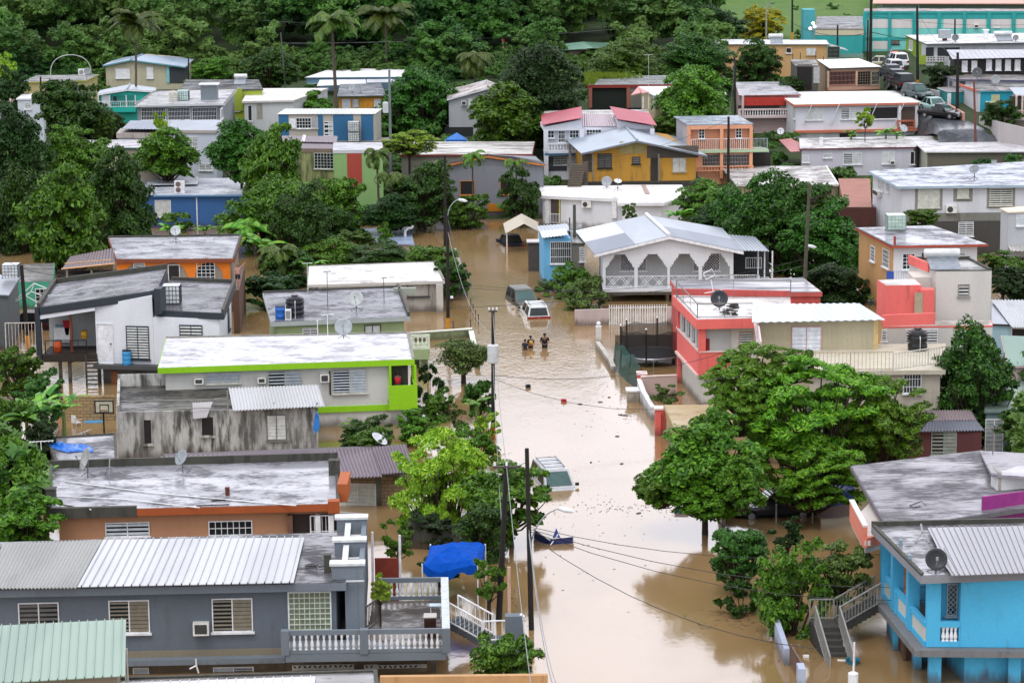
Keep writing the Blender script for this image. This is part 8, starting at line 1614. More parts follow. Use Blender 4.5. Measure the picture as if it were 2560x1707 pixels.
for x,y0,y1 in ((2310,920,560),): t_=thing('gate_pillar','weathered orange and white post beside the lower street pole','pillar',D(x,y0,106));p=D(x,y0,108);z=D(x,y1,108).z;mb=MB();mb.box((p.x,p.y,z/2),.14,.14,z+.5);mb.build('shaft',wallm('#c9a894',.6),t_)
reg(32);t_=thing('gate_pillar','dark grey gate pillar with a white cap by the small tree at the bottom','pillar',G(30,1080,0));mb=MB();p=D(20,1100,104);z=D(20,945,104).z;mb.box((p.x,p.y,z/2-.3),.75,.5,z+.6);mb.build('shaft',GREYW,t_)
t_=thing('gate_pillar','white pillar with a ball finial by the lower street pole','pillar',G(85,1080,0));p=D(88,1100,104);z=D(88,1020,104).z;mb=MB();mb.box((p.x,p.y,z/2-.3),.2,.2,z+.6);mb.build('shaft',WHITE,t_);mb=MB();mb.lathe((p.x,p.y,z),[(.14,0),(.14,.05),(.05,.08),(.13,.16),(.14,.3),(.03,.42)],12);mb.build('ball_finial',WHITE,t_)
# ================================================================= vegetation
rs=np.random.RandomState(5)
def np_mesh(name,V,Fq,mat):
    me=bpy.data.meshes.new(name);n=len(V);m=len(Fq);me.vertices.add(n);me.vertices.foreach_set('co',V.astype('f').ravel())
    k=Fq.shape[1];me.loops.add(m*k);me.loops.foreach_set('vertex_index',Fq.astype('i').ravel());me.polygons.add(m);me.polygons.foreach_set('loop_start',np.arange(0,m*k,k,dtype='i'));me.update(calc_edges=True);me.materials.append(mat);return me
def leaves(cen,nrm,size,asp=1.7,droop=.0):
    n=len(cen);r=rs.normal(size=(n,3));a=np.cross(nrm,r);a /= np.linalg.norm(a,axis=1)[:,None]+1e-9;a[:,2] -= droop;a /= np.linalg.norm(a,axis=1)[:,None];b=np.cross(nrm,a);b /= np.linalg.norm(b,axis=1)[:,None]+1e-9
    s=(size*rs.uniform(.6,1.3,n))[:,None];L_=a*s*asp*.5;W=b*s*.5;k=nrm*s*.12
    V=np.stack([cen-L_,cen+W*.9-k,cen+L_,cen-W*.9-k],1).reshape(-1,3);return V,np.arange(n*4).reshape(-1,4)
def crown_arrays(nc,nl,ls,asp=1.7,flat=.75,droop=.1,spread=1.0,lower=-.95,clr=(.11,.27),seed=0):
    g=np.random.RandomState(seed);cs=[]
    while len(cs)<nc:
        p=g.uniform(-1,1,3);r=np.linalg.norm(p)
        if r>.86 or r<.25 or p[2]<lower: continue
        cs.append(p)
    cs=np.array(cs);rad=g.uniform(clr[0],clr[1],nc);Cn,Nn=[],[]
    for c,r in zip(cs,rad):
        d=g.normal(size=(nl,3));d /= np.linalg.norm(d,axis=1)[:,None];d[:,2]=np.where(d[:,2]<-.25,-d[:,2]*.6,d[:,2]);rr=r*g.uniform(.45,1.08,nl) ** .5
        sc=np.array([1,1,flat]);P=c+d*rr[:,None]*sc;Cn.append(P);nn=d*.7+np.array([0,0,.45])+g.normal(size=(nl,3))*.45;nn /= np.linalg.norm(nn,axis=1)[:,None];Nn.append(nn)
    Cn=np.concatenate(Cn);Nn=np.concatenate(Nn);ph=g.uniform(0,6,6);Cn=Cn+.13*np.stack([np.sin(3.1*Cn[:,1]+ph[0])+.6*np.sin(5.3*Cn[:,2]+ph[3]),np.sin(2.7*Cn[:,0]+ph[1])+.6*np.sin(4.9*Cn[:,2]+ph[4]),np.sin(3.3*Cn[:,0]+ph[2])*.8+.5*np.sin(5.1*Cn[:,1]+ph[5])],1);V,Fq=leaves(Cn,Nn,ls,asp,droop);return V,Fq,cs
LM={'dark': leafm('#1c420d','#40761b'),'mid': leafm('#2d580f','#639522'),'lime': leafm('#67a01e','#a9cc3c'),'olive': leafm('#3a4f1c','#67803a'),'deep': leafm('#14330c','#2c5216'),'feather': leafm('#356d10','#76a822'),'yellow': leafm('#8a9a14','#c3b422'),'palm': leafm('#2c4a16','#5f7a2a'),'banana': leafm('#2f7a22','#7fb53a')}
BARK=plain('#3d3026',.9)
PROTO={}
def proto(kind,size,seed):
    key=(kind,size,seed)
    if key in PROTO: return PROTO[key]
    spec={'S': (26,130,.125),'M': (70,170,.07),'L': (135,190,.048),'X': (200,220,.036)}[size];nc,nl,ls=spec;kw={}
    if kind == 'feather': kw=dict(asp=2.6,flat=.62,droop=.3,lower=-.6,clr=(.07,.19));nl=int(nl*1.0);ls *= .75;nc=int(nc*1.15)
    elif kind == 'big': kw=dict(asp=1.9,flat=.8,droop=.2);ls *= 1.35;nl=int(nl*.75)
    elif kind == 'wisp': kw=dict(asp=2.2,flat=.7,clr=(.08,.18));nl=int(nl*.6)
    elif kind == 'ball': kw=dict(asp=1.3,flat=1,lower=-.5,clr=(.26,.32))
    V,Fq,cs=crown_arrays(nc,nl,ls,seed=seed,**kw)
    mb=MB();base=Vector((0,0,-.9))
    for c in cs[:max(8,nc // 2)]: c=Vector(c);mb.tube([base,base.lerp(c,.5)+Vector((0,0,-.12)),c],.03,5,.008)
    me2=bpy.data.meshes.new('branches');me2.from_pydata(mb.v,[],mb.f);me2.materials.append(BARK)
    PROTO[key]=(V,Fq,me2,{});return PROTO[key]
def crown_mesh(kind,size,seed,mat):
    V,Fq,me2,d=proto(kind,size,seed)
    if mat not in d: d[mat]=np_mesh('crown',V,Fq,LM[mat])
    return d[mat],me2
tb=MB();tb.tube([(0,0,0),(.02,.01,.35),(-.015,.0,.7),(0,0,1)],1.0,8,.7);TRUNK=bpy.data.meshes.new('trunk');TRUNK.from_pydata(tb.v,[],tb.f);TRUNK.materials.append(BARK)
for v in TRUNK.vertices: pass
def tree(label,x0,y0,x1,y1,d,kind='leafy',mat='mid',cat='tree',name='tree',base=None,depth=1.0,group=None,trunk=.16,more=()):
    cx,cy=(x0+x1)/2,(y0+y1)/2;c=D(cx,cy,d);rx=abs(D(x1,cy,d).x-D(x0,cy,d).x)/2*1.04;rz=abs(D(cx,y0,d).z-D(cx,y1,d).z)/2*1.06;z0=terr(c.x,c.y)-.3
    rz *= 1.0 if kind == 'ball' else 1.18;rx *= 1.06;c.z -= 0 if kind == 'ball' else rz*.14
    if cat == 'shrub': c.z += rz*.14
    size='S' if rx<1.3 else 'M' if rx<2.6 else 'L' if rx<4.6 else 'X';seed=rnd.randint(0,3);me,br=crown_mesh(kind,size,seed,mat)
    t=thing(name,label,cat,(c.x,c.y,z0),group);a=rnd.uniform(0,6.28)
    o=bpy.data.objects.new('crown',me);C.objects.link(o);o.parent=t;o.location=(0,0,c.z-z0);o.scale=(rx,rx*depth,rz);o.rotation_euler=(0,0,a)
    b=bpy.data.objects.new('branches',br);C.objects.link(b);b.parent=t;b.location=o.location;b.scale=o.scale;b.rotation_euler=o.rotation_euler
    for bx in more:
        e=D((bx[0]+bx[2])/2,(bx[1]+bx[3])/2,d+(bx[4] if len(bx)>4 else 0));ex=abs(D(bx[2],bx[1],d).x-D(bx[0],bx[1],d).x)/2*1.08;ez=abs(D(bx[0],bx[1],d).z-D(bx[0],bx[3],d).z)/2*1.15;m2,b2=crown_mesh(kind,'M' if ex<2.6 else 'L',rnd.randint(0,3),mat)
        for nm,mm_ in (('crown',m2),('branches',b2)): q=bpy.data.objects.new(nm,mm_);C.objects.link(q);q.parent=t;q.location=(e.x-c.x,e.y-c.y,e.z-z0);q.scale=(ex,ex,ez);q.rotation_euler=(0,0,a+1)
    h=max(.3,c.z-z0-rz*.7);tr=bpy.data.objects.new('trunk',TRUNK);C.objects.link(tr);tr.parent=t;tr.scale=(min(trunk,rx*.12),min(trunk,rx*.12),h);return t
def palm(label,x,y,d,r,fr=17,mat='palm',yb=None,xb=None,droop=1.0,tr=.16,leaflet=1.0,green=False,seed=0):
    g=np.random.RandomState(seed);c=D(x,y,d);B=D(xb or x,yb or y,d);z0=terr(B.x,d)-.3;t=thing('palm_tree',label,'palm tree',(B.x,d,z0));ORG[t.name]=Vector((B.x,d,z0));Vs=[];mb=MB()
    for i in range(fr):
        a=2*math.pi*i/fr+g.uniform(-.2,.2);el=g.uniform(-.1,1.2) if i % 3 else g.uniform(.7,1.3);Lf=r*g.uniform(.85,1.1);pts=[];p=Vector(c);n=14;e=el
        for k in range(n+1): pts.append(p.copy());p=p+Vector((math.cos(a)*math.cos(e),math.sin(a)*math.cos(e),math.sin(e)))*Lf/n;e -= droop*(.09+.012*k)
        mb.tube(pts,.03,4,.008)
        for k in range(1,n+1):
            p=pts[k];tg=(pts[k]-pts[k-1]).normalized();sd=tg.cross(Vector((0,0,1))).normalized()
            for s_ in (-1,1):
                for m_ in (0,.5):
                    q=p-tg*(Lf/n)*m_;ll=r*.26*leaflet*math.sin(math.pi*(k/n*.85+.12));tip=q+(sd*s_*.75+tg*.45+Vector((0,0,-.55))).normalized()*ll;w=tg*.06*r/2.2;Vs += [q-w,q+w,tip+w*.3,tip-w*.3]
    V=np.array([tuple(v) for v in Vs])-np.array((B.x,d,z0));o=bpy.data.objects.new('fronds',np_mesh('fronds',V,np.arange(len(V)).reshape(-1,4),LM[mat]));C.objects.link(o);o.parent=t
    mb.build('frond_stems',plain('#6b6a2c'),t);mb=MB();b0=Vector((B.x,d,z0));mb.tube([b0,b0.lerp(c,.4)+Vector((.1,0,0)),c],tr,8,tr*.65);mb.build('trunk',plain('#5a5046',.9),t);return t
def banana(label,x,y,d,h=2.6,n=8,seed=0,mat='banana',z0=None):
    g=np.random.RandomState(seed);c=D(x,y,d);z0=max(terr(c.x,d),-.8) if z0 is None else z0;t=thing('banana_plant',label,'plant',(c.x,d,z0));mb=MB();top=Vector((c.x,d,max(z0+.4,c.z-h*.28)));b0=Vector((c.x,d,z0))
    mb.tube([b0,top],.17,7,.1);mb.build('stem',plain('#6a7a3a',.7),t);Vs=[];F4=[]
    for i in range(n):
        a=2*math.pi*i/n+g.uniform(-.3,.3);e=g.uniform(.5,1.3);L_=h*g.uniform(.6,1);p=top.copy();pts=[];m_=9
        for k in range(m_+1): pts.append(p.copy());p=p+Vector((math.cos(a)*math.cos(e),math.sin(a)*math.cos(e),math.sin(e)))*L_/m_;e -= .2
        sd=Vector((-math.sin(a),math.cos(a),0))
        for k in range(1,m_):
            w0=.3*math.sin(math.pi*(k/m_) ** .8)*h/2.4;w1=.3*math.sin(math.pi*((k+1)/m_) ** .8)*h/2.4
            for s_ in (-1,1):
                if g.rand()<.12: continue
                b_=len(Vs);dz=Vector((0,0,-.35));Vs += [pts[k],pts[k]+sd*s_*w0+dz*w0,pts[k+1]+sd*s_*w1+dz*w1,pts[k+1]];F4.append([b_,b_+1,b_+2,b_+3])
    V=np.array([tuple(v) for v in Vs])-np.array((c.x,d,z0));o=bpy.data.objects.new('leaves',np_mesh('leaves',V,np.array(F4),LM[mat]));C.objects.link(o);o.parent=t;return t
reg(None);OX=OY=None
T=tree
# left wood between the houses
T('large dark tree at the far left edge, upper of the group',-40,245,110,420,240,'leafy','deep');T('broad dark tree at the far left edge beside the light-leaved tree',-30,380,130,600,226,'leafy','dark');T('big light-leaved breadfruit tree in the left wood',60,380,250,600,214,'big','mid');T('fine dark tree between breadfruit tree and blue house',180,330,345,570,222,'leafy','dark')
T('bushy tree over the teal-edged roof',110,285,260,420,243,'leafy','mid');T('dark leafy tree in front of the turquoise gabled house',85,178,240,300,262,'big','dark');T('low tree left of the grey pole',0,300,100,400,252,'leafy','mid');T('young tree with bright tips before the pinkish grey roof',318,300,450,400,247,'big','mid');T('slim bright sapling before the grilled house',350,258,392,325,256,'big','lime');T('dark tree behind the white house at the far left',180,250,300,330,268,'leafy','dark')
T('small tree between white roof and grilled house',215,255,270,320,262,'wisp','mid');T('pointed yellow-green shrub at the far left edge',-10,120,40,190,300,'leafy','lime');T('dark round tree at the left edge below the woods',-20,150,70,260,290,'leafy','deep');T('tree between grey roofs near the top left',440,130,530,185,318,'leafy','mid');T('round dark tree right of the pale blue far roof',555,120,680,200,318,'leafy','dark')
T('leafy tree right of the young tree, over the street of roofs',485,280,620,400,243,'big','dark');T('large glossy tree beside the bright blue house',545,290,690,470,236,'big','mid');T('big spreading tree right of the bright blue house',530,400,730,580,225,'leafy','mid');T('dark tree behind the fan palm, centre left',620,430,760,600,218,'leafy','dark');T('bushy tree before the mossy green house',730,390,840,520,234,'leafy','mid');T('shrubby tree above the flooded blue roof, left',700,470,830,560,231,'leafy','dark');T('dark shrub above the flooded blue roof, right',830,450,960,520,233,'leafy','deep');T('small shrub under the brown-roofed clapboard house',1020,440,1120,520,237,'leafy','mid')
T('dark tree between curved lamp pole and clapboard house',900,370,1050,500,236,'leafy','dark');T('small tree right of the clapboard house',1150,385,1245,500,237,'leafy','dark');T('yellow-green branch spreading over the steel pole',880,300,1000,350,255,'wisp','lime')
T('big glossy breadfruit tree at top centre',878,150,1055,330,291,'big','dark');T('young breadfruit in front of the white hip roof',670,212,765,275,293,'big','mid');T('large dark fine-leaved tree left of the red-roofed house',1140,110,1350,300,283,'leafy','deep');T('bright leafy tree below the grey gabled house',1080,200,1260,330,275,'big','mid');T('dark tree behind the red-roofed house',1200,200,1340,330,286,'leafy','dark')
T('tree with big pale leaves before the cream house',1500,150,1690,300,276,'big','mid');T('dense tree behind the cream house, left',1340,90,1540,200,312,'leafy','mid');T('dense tree behind the cream house, right',1500,80,1700,190,316,'leafy','dark');T('shrub between red-roofed and peach houses',1480,260,1560,330,272,'leafy','mid');T('tree before the long tan house',1690,95,1790,190,319,'leafy','dark');T('yellow flowering tree beside the grass field',1695,8,1805,90,365,'wisp','yellow');T('dark tree in the middle of the field edge',1560,10,1700,90,350,'leafy','deep')
T('shrub below the ruined left wing, right',1790,175,1850,210,300,'leafy','dark');T('dark bush beside the line of parked cars',2120,140,2210,215,296,'leafy','deep');T('bush before the turquoise blue house',2260,225,2352,290,268,'leafy','dark');T('small papaya before the salmon banded house',1965,250,2010,290,268,'big','lime',trunk=.06)
# right middle
T('large round dark tree, left part, right of the arcade house',1640,405,1810,600,213,'leafy','dark');T('tallest dome of the dark tree right of the arcade house',1700,400,1900,600,210,'leafy','dark');T('lower right part of the dark tree by the leaning pole',1790,470,1985,640,206,'leafy','dark');T('small tree with banana leaves left of the dark dome',1550,420,1690,500,226,'leafy','mid');T('dark filler shrub behind the arcade house roof',1580,460,1720,560,217,'leafy','deep')
T('shadowed shrub behind the coral terrace rail',1820,600,1990,700,196,'leafy','deep');T('clipped narrow shrub beside the white flat-roofed house',1432,462,1462,505,212,'leafy','mid');T('bush leaning beside the flooded white wagon',1240,605,1385,700,201,'wisp','mid');T('dark inner bush beside the yard wall',1285,630,1390,740,195,'leafy','olive');T('drooping twigs of the bush over the wagon',1225,640,1300,685,203,'wisp','olive',cat='shrub',name='shrub')
T('small plant above the long white house ledge',2075,478,2155,530,214,'leafy','mid',cat='shrub',name='shrub');T('green hedge mass at the right edge, middle',2250,580,2360,640,194,'leafy','mid',cat='shrub',name='shrub');T('dark shrubs under the right edge hedge',2270,620,2380,690,190,'leafy','deep',cat='shrub',name='shrub')
# street left side
T('round clipped tree standing in the flooded garden',1008,778,1120,862,167.4,'ball','olive',trunk=.3);T('spiky dark shrub right of the lime balcony',948,835,1020,940,162,'wisp','deep');T('palm-like bush by the transformer pole',1065,870,1140,950,156,'big','dark');T('leafy filler bush between the balcony and the round tree',955,900,1050,985,157,'leafy','mid',cat='shrub',name='shrub');T('ground cover bush at the foot of the transformer pole',1090,950,1150,1010,150,'leafy','lime',cat='shrub',name='shrub');T('dense green bush below the hedge, in front of the purple roof',800,985,905,1040,143,'leafy','mid',cat='shrub',name='shrub');T('light bush at the street edge above the feathery tree',980,985,1060,1040,140,'leafy','lime',cat='shrub',name='shrub');T('dark shrub under the feathery light tree',940,1180,1050,1260,127,'leafy','deep',cat='shrub',name='shrub');T('low hedge below the lime balcony, right',900,940,1005,1010,150,'leafy','mid',cat='shrub',name='shrub');T('low hedge below the lime house, left',780,960,900,1040,148,'leafy','dark',cat='shrub',name='shrub');T('bush before the transformer pole',1040,975,1145,1065,143,'leafy','mid');T('reddish dry shrub in the flooded garden',1020,930,1080,985,150,'wisp','olive',cat='shrub',name='shrub')
T('tall feathery light green tree beside the purple roof',905,990,1130,1245,132,'feather','lime',trunk=.12);T('mango-leaved tree behind the two lower poles',1075,1068,1272,1200,127,'big','mid',more=((1065,1150,1180,1270,-1),));T('dark lower boughs beside the blue canopy',1050,1140,1190,1290,125,'leafy','dark');T('fern-like shrub beside the terrace stair gate',870,1190,960,1280,121,'feather','mid',cat='shrub',name='shrub');T('shrub in the yard under the blue canopy',960,1260,1060,1330,120,'leafy','deep',cat='shrub',name='shrub');T('weedy shrub behind the canopy pole',1075,1290,1170,1380,114,'wisp','mid',cat='shrub',name='shrub');T('potted orange-green bush at the terrace corner',840,1322,906,1385,109.5,'leafy','lime',cat='shrub',name='shrub',trunk=.05);T('small round tree at the bottom beside the street',1088,1440,1248,1600,101,'leafy','mid')
# vines over the flooded lot
T('vine mass over the flooded lot, left',690,560,830,640,214,'leafy','mid',cat='shrub',name='shrub');T('vine mass over the flooded lot, middle',800,565,950,620,212,'leafy','dark',cat='shrub',name='shrub');T('vine mass over the flooded lot, right',920,560,1050,640,206,'leafy','mid',cat='shrub',name='shrub');T('vines hanging on the rust-coped wall',1000,600,1075,680,199,'leafy','dark',cat='shrub',name='shrub');T('small papaya before the flooded blue roof',862,515,900,560,222,'big','mid',trunk=.05,cat='shrub',name='shrub');T('bush in front of the flooded blue roof, left',780,530,860,570,221,'leafy','mid',cat='shrub',name='shrub')
T('dark thicket below the fan palm',560,620,700,700,196,'leafy','deep');T('thicket left of the low white flat-roofed house',600,560,720,660,206,'leafy','dark')
# left bottom
T('light-leaved bush at the left edge under the white porch',-20,785,90,900,158,'leafy','mid');T('shadowed bush behind the banana plants',30,850,150,960,152,'leafy','dark');T('pale broad bush at the left edge beside the bananas',-40,900,85,1050,146,'leafy','mid');T('dark bush under the bananas',40,950,150,1060,144,'leafy','deep');T('large leafy tree at the left edge by the orange-edged roof',-60,1020,125,1240,126,'big','mid');T('glossy lower boughs at the left edge',-40,1130,140,1260,121,'big','mid')
# right bottom
T('wide feathery flame tree right of the street',1700,815,2060,1060,135,'feather','feather',trunk=.25,more=((1590,800,1850,960,2),(1900,880,2150,1070,1),(1620,900,1780,1000,-2),(1720,1010,1980,1170,-4),(1750,800,1900,880,3)));T('dark mango tree leaning over the water, right of the street',1500,985,1740,1160,129,'big','mid',trunk=.2,more=((1455,1080,1590,1165,-1),(1580,945,1700,1040,1),(1640,1060,1760,1170,-2),(1540,1110,1690,1190,-1.5)));T('round dense tree with orange blossoms at the right',2150,760,2345,990,146,'leafy','dark');T('tree at the right edge behind the round dense tree',2300,930,2420,1040,142,'leafy','dark')
T('flooded bush beside the right-hand wall, left part',1620,1195,1760,1330,118,'leafy','dark');T('flooded bush before the concrete stair',1740,1230,1900,1450,112,'leafy','mid');T('flooded bush between pink house and stair',1850,1240,2010,1370,113,'leafy','olive');T('hanging twigs of the flooded bush over the brown water',1650,1320,1760,1410,115,'wisp','dark',cat='shrub',name='shrub');T('dark shrub in the brown water behind the flooded bush',1770,1195,1850,1260,122,'leafy','deep',cat='shrub',name='shrub');T('planter shrub inside the coral yard',1495,885,1570,925,157,'leafy','olive',cat='shrub',name='shrub',trunk=.04)
# palms
palm('tall leaning coconut palm in front of the mould-spotted house',312,55,300,4.2,22,'palm',250,308,.9,.17,seed=1);palm('tall royal palm with a smooth grey trunk, top centre',762,55,292,4.2,15,'palm',260,772,1.0,.24,seed=2);palm('coconut palm behind the royal palm at the top',885,40,335,4.6,20,'palm',110,885,.9,.16,seed=3);palm('shaggy coconut palm behind the grey gabled house',1090,140,306,3.4,20,'palm',200,1090,1.4,.16,seed=4)
palm('drooping palm before the mossy green house',865,355,240,2.2,15,'palm',480,868,1.5,.14,seed=5);palm('palm with yellowish fronds left of the curved lamp pole',895,410,236,2.3,15,'palm',500,905,1.6,.14,seed=6);palm('short palm behind the curved lamp pole',1000,385,240,2.2,15,'mid',480,1000,1.4,.12,seed=7);palm('small palm before the brown-roofed house',1085,362,240,1.9,13,'mid',450,1082,1.4,.1,seed=8);palm('small palm at the right of the clapboard house',1185,378,241,1.9,13,'mid',460,1185,1.4,.1,seed=9)
palm('fan palm beside the orange arcade house',640,590,206,2.6,20,'palm',680,650,1.2,.18,seed=10);palm('spreading palm at the blue house corner',575,530,222,3.0,12,'banana',600,590,.9,.14,seed=11)
# bananas
for i,(x,y,d,h,lb) in enumerate(((95,905,147,2.6,'banana plant with the largest leaves at the left by the block wall'),(145,920,146,2.3,'banana plant beside the block wall, right one'),(60,940,145,2.4,'banana plant leaning at the left edge'),(390,515,232,2.4,'banana plant before the bright blue house, left'),(470,520,232,2.0,'banana plant before the bright blue house, middle'),(525,515,233,1.8,'banana plant before the bright blue house, right'),(600,545,214,3.4,'banana plant among the trees beside the arcade of the orange house'),(710,600,205,2.2,'banana plant at the left of the low white flat roof'),(830,965,150,1.9,'banana plant under the lime house'),(1560,480,224,2.6,'banana plant right of the white flat-roofed house'),(1955,300,270,2.0,'banana plant before the salmon band, left'),(2035,295,270,2.2,'banana plant before the salmon band, middle'),(2060,300,270,1.8,'banana plant before the salmon band, right'),(100,1075,130,1.9,'broken banana plant beside the orange-edged roof'),(1095,915,150,1.7,'banana-like plant by the transformer pole'),(230,275,262,1.8,'banana plant between the white roofs, upper left'))): banana(lb,x,y,d,h,8,i)
# far wood
def forest():
    Vs,Fs=[],[];n0=0;pr=[crown_arrays(30,110,.11,seed=20+s)[:2] for s in range(4)];k=0
    for i in range(800):
        d=rnd.uniform(331,425);xx=rnd.uniform(-98,98)*d/400
        p=D(0,0,d);r=rnd.uniform(2.6,5.2)*(.9 if d<350 else 1.0)
        # keep the field and the school clear
        X=1176+xx/d*6500*.91875
        if X>1640 and (i % 3 or d<358 or X>2000): continue
        if 1640>X>1500 and d>372: continue
        g=terr(xx,d);h=rnd.uniform(5,9.5) if d>345 else rnd.uniform(3.5,5.5);
        low=d<347 and (1270<X<1430 or 1080<X<1180 or 640<X<1010 or 430<X<560)
        if low: h=rnd.uniform(1.6,2.4);r *= .55
        if X>1640: h=.9;r=rnd.uniform(.5,1.3)
        V,Fq=pr[k % 4];k += 1;a=rnd.uniform(0,6.28);ca,sa=math.cos(a),math.sin(a);R3=np.array([[ca,-sa,0],[sa,ca,0],[0,0,1]]);W=(V @ R3.T)*np.array([r,r,r*rnd.uniform(.8,1.15)])+np.array([xx,d,g+h-1.0]);Vs.append(W);Fs.append(Fq+n0);n0 += len(W)
    for i in range(230):
        d=rnd.uniform(328,350);X=rnd.uniform(-20,1460);xx=(X/.91875-1280)/6500*d;g=terr(xx,d);r=rnd.uniform(1.0,2.4)
        if (250<X<450 and d<336) or (690<X<960 and d<332): continue
        V,Fq=pr[i % 4];W=V*np.array([r,r,r*.85])+np.array([xx,d,g+r*.5]);Vs.append(W);Fs.append(Fq+n0);n0 += len(W)
    for i in range(150): # the same green belt carries on past both sides of the view
        d=rnd.uniform(120,330);X=rnd.choice((rnd.uniform(2640,3300),rnd.uniform(-700,-90)));xx=(X-1280)/6500*d;g=max(terr(xx,d),0);r=rnd.uniform(2.2,4.2)
        V,Fq=pr[i % 4];W=V*np.array([r,r,r*.9])+np.array([xx,d,g+r*.75]);Vs.append(W);Fs.append(Fq+n0);n0 += len(W)
    m,t,b=newmat('woodland leaves');g=t.nodes.new('ShaderNodeNewGeometry');n1=noise(t,.11,(1,1,1),2);n2=noise(t,.04,(1,1,1),2)
    c1=mixc(t,mrange(t,n1,.38,.62),hx('#28581c'),hx('#568c30'));c2=mixc(t,mrange(t,n2,.4,.65),c1,hx('#6a8a3c'));c3=mixc(t,mrange(t,g.outputs['Random Per Island'],0,1,.0,.4),c2,hx('#1c4418'))
    t.links.new(c3,b.inputs['Base Color']);b.inputs['Roughness'].default_value=.6;tr=t.nodes.new('ShaderNodeBsdfTranslucent');ms=t.nodes.new('ShaderNodeMixShader');ms.inputs[0].default_value=.3;t.links.new(c3,tr.inputs['Color']);t.links.new(b.outputs[0],ms.inputs[1]);t.links.new(tr.outputs[0],ms.inputs[2]);t.links.new(ms.outputs[0],t.nodes['Material Output'].inputs[0])
    o=bpy.data.objects.new('woodland',np_mesh('woodland',np.concatenate(Vs),np.concatenate(Fs),m));C.objects.link(o);tag(o,'dense green woodland covering the slope behind the town','woodland',None,'stuff')
forest()

def undergrowth():
    import itertools
    boxes=[]
    for o in bpy.data.objects:
        if o.type == 'MESH' and o.parent and o.name.split('.')[0] in ('wall','roof','wall_body','terrace_slab','slab','body'):
            v=np.empty(len(o.data.vertices)*3,'f');o.data.vertices.foreach_get('co',v);v=v.reshape(-1,3);og=ORG.get(o.name,Vector());p=np.array(og) if og.length>0 else np.array(o.parent.location)
            v=v+p;boxes.append((v[:,0].min()-.4,v[:,0].max()+.4,v[:,1].min()-.6,v[:,1].max()+.4))
    st=[tuple(v.co) for v in bpy.data.objects['street'].data.vertices]
    V,Fq,_=crown_arrays(9,55,.24,seed=9,lower=-.3);Vs,Fs=[],[];n0=0;k=0
    while k<620:
        y=rnd.uniform(240,336) if k % 5 else rnd.uniform(215,243);x=rnd.uniform(-72,72)*y/320
        if any(a<x<b and c<y<d for a,b,c,d in boxes): k += .2;continue
        if any((x-p[0]) ** 2+(y-p[1]) ** 2<16 for p in st): k += .2;continue
        if y<240 and-14<x<6: k += .2;continue
        r=rnd.uniform(.5,1.5);a=rnd.uniform(0,6.28);ca,sa=math.cos(a),math.sin(a);W=(V @ np.array([[ca,-sa,0],[sa,ca,0],[0,0,1]]).T)*np.array([r*1.3,r*1.3,r])+np.array([x,y,max(terr(x,y),0)+r*.35]);Vs.append(W);Fs.append(Fq+n0);n0 += len(W);k += 1
    o=bpy.data.objects.new('undergrowth',np_mesh('undergrowth',np.concatenate(Vs),np.concatenate(Fs),bpy.data.materials['woodland leaves']));C.objects.link(o);tag(o,'tangled low bushes and weeds filling the plots between the houses','undergrowth',None,'stuff')
undergrowth()

m,t,b=newmat('field grass');n1=noise(t,.3,(1,1,1),5);n2=noise(t,1.2,(1,.4,1),4);t.links.new(mixc(t,mrange(t,n1,.35,.65),mixc(t,n2,hx('#3c5a22'),hx('#64803a')),hx('#4a6a2c')),b.inputs['Base Color']);b.inputs['Roughness'].default_value=1
mb=MB();nx_=24
for j in range(25):
    for i in range(nx_+1): x=26+90*i/nx_;y=352+110*j/24;mb.v.append((x,y,terr(x,y)+.12+rnd.uniform(0,.1)))
for j in range(24):
    for i in range(nx_): mb.f.append((j*25+i,j*25+i+1,(j+1)*25+i+1,(j+1)*25+i))
tag(mb.build('grass_field',m),kind='structure')

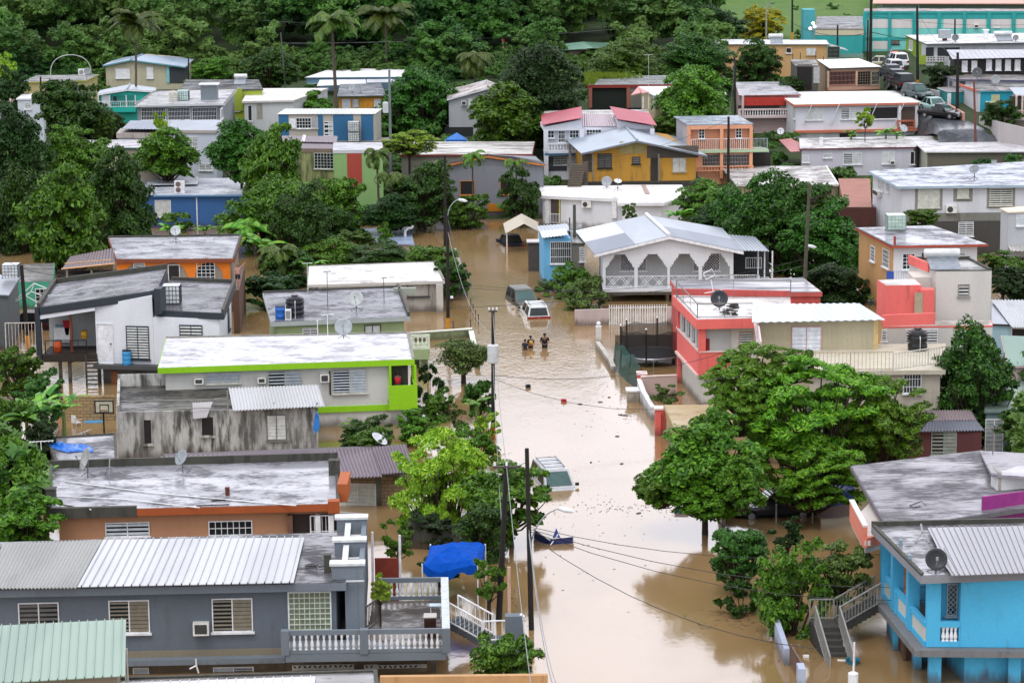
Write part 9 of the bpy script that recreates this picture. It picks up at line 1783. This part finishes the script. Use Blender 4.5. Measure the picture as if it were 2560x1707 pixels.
mb=MB()
for (x,y,n,sx,sy) in ((1490,1165,160,5,1.2),(1640,1180,120,3,1),(1390,770,50,1,1.5),(1250,745,120,2,1),(1150,1060,60,.8,4),(1190,1400,60,.8,4),(1440,950,60,.6,3),(1700,1420,120,2.5,2),(1860,1500,60,3,1),(1300,1200,140,5,14),(1350,900,120,5,14),(1010,970,80,2,3),(1100,530,120,6,1),(620,760,40,2,2),(220,870,60,3,2)):
    c=G(x,y,0)
    for i in range(n):
        p=c+Vector((rnd.gauss(0,sx*.5),rnd.gauss(0,sy*.5),.012));a=rnd.uniform(0,3.1);r_=rnd.uniform(.03,.09);u=Vector((math.cos(a),math.sin(a),0))*r_;v=Vector((-math.sin(a),math.cos(a),0))*r_*.5;mb.add([p-u,p-v,p+u,p+v],[(0,1,2,3)])
tag(mb.build('floating_litter',plain('#3d3420',.8)),'scattered leaves and scum drifting on the brown flood','litter',None,'stuff')


# every post and column is a part of its own
def split_islands(o):
    me=o.data;n=len(me.vertices);par=list(range(n))
    def fd(a):
        while par[a] != a: par[a]=par[par[a]];a=par[a]
        return a
    for e in me.edges: par[fd(e.vertices[0])]=fd(e.vertices[1])
    gr={}
    for i in range(n): gr.setdefault(fd(i),[]).append(i)
    if len(gr)<2: return
    base=o.name.split('.')[0].rstrip('s') if o.name.startswith('posts') else o.name.split('.')[0]
    for ids in gr.values():
        mp={v: k for k,v in enumerate(ids)};fs=[[mp[v] for v in p.vertices] for p in me.polygons if p.vertices[0] in mp]
        m2=bpy.data.meshes.new(base);m2.from_pydata([me.vertices[v].co[:] for v in ids],[],fs);m2.materials.append(me.materials[0]);q=bpy.data.objects.new(base,m2);C.objects.link(q);q.parent=o.parent;q.location=o.location
    bpy.data.objects.remove(o)
for o in list(bpy.data.objects):
    if o.type == 'MESH' and o.parent and o.name.split('.')[0] in ('post','posts','corner_post','column','undercroft_post','porch_post','concrete_column','terrace_parapet','front_wall','gable_wall','fan_grille','side_wall') and not o.children: split_islands(o)
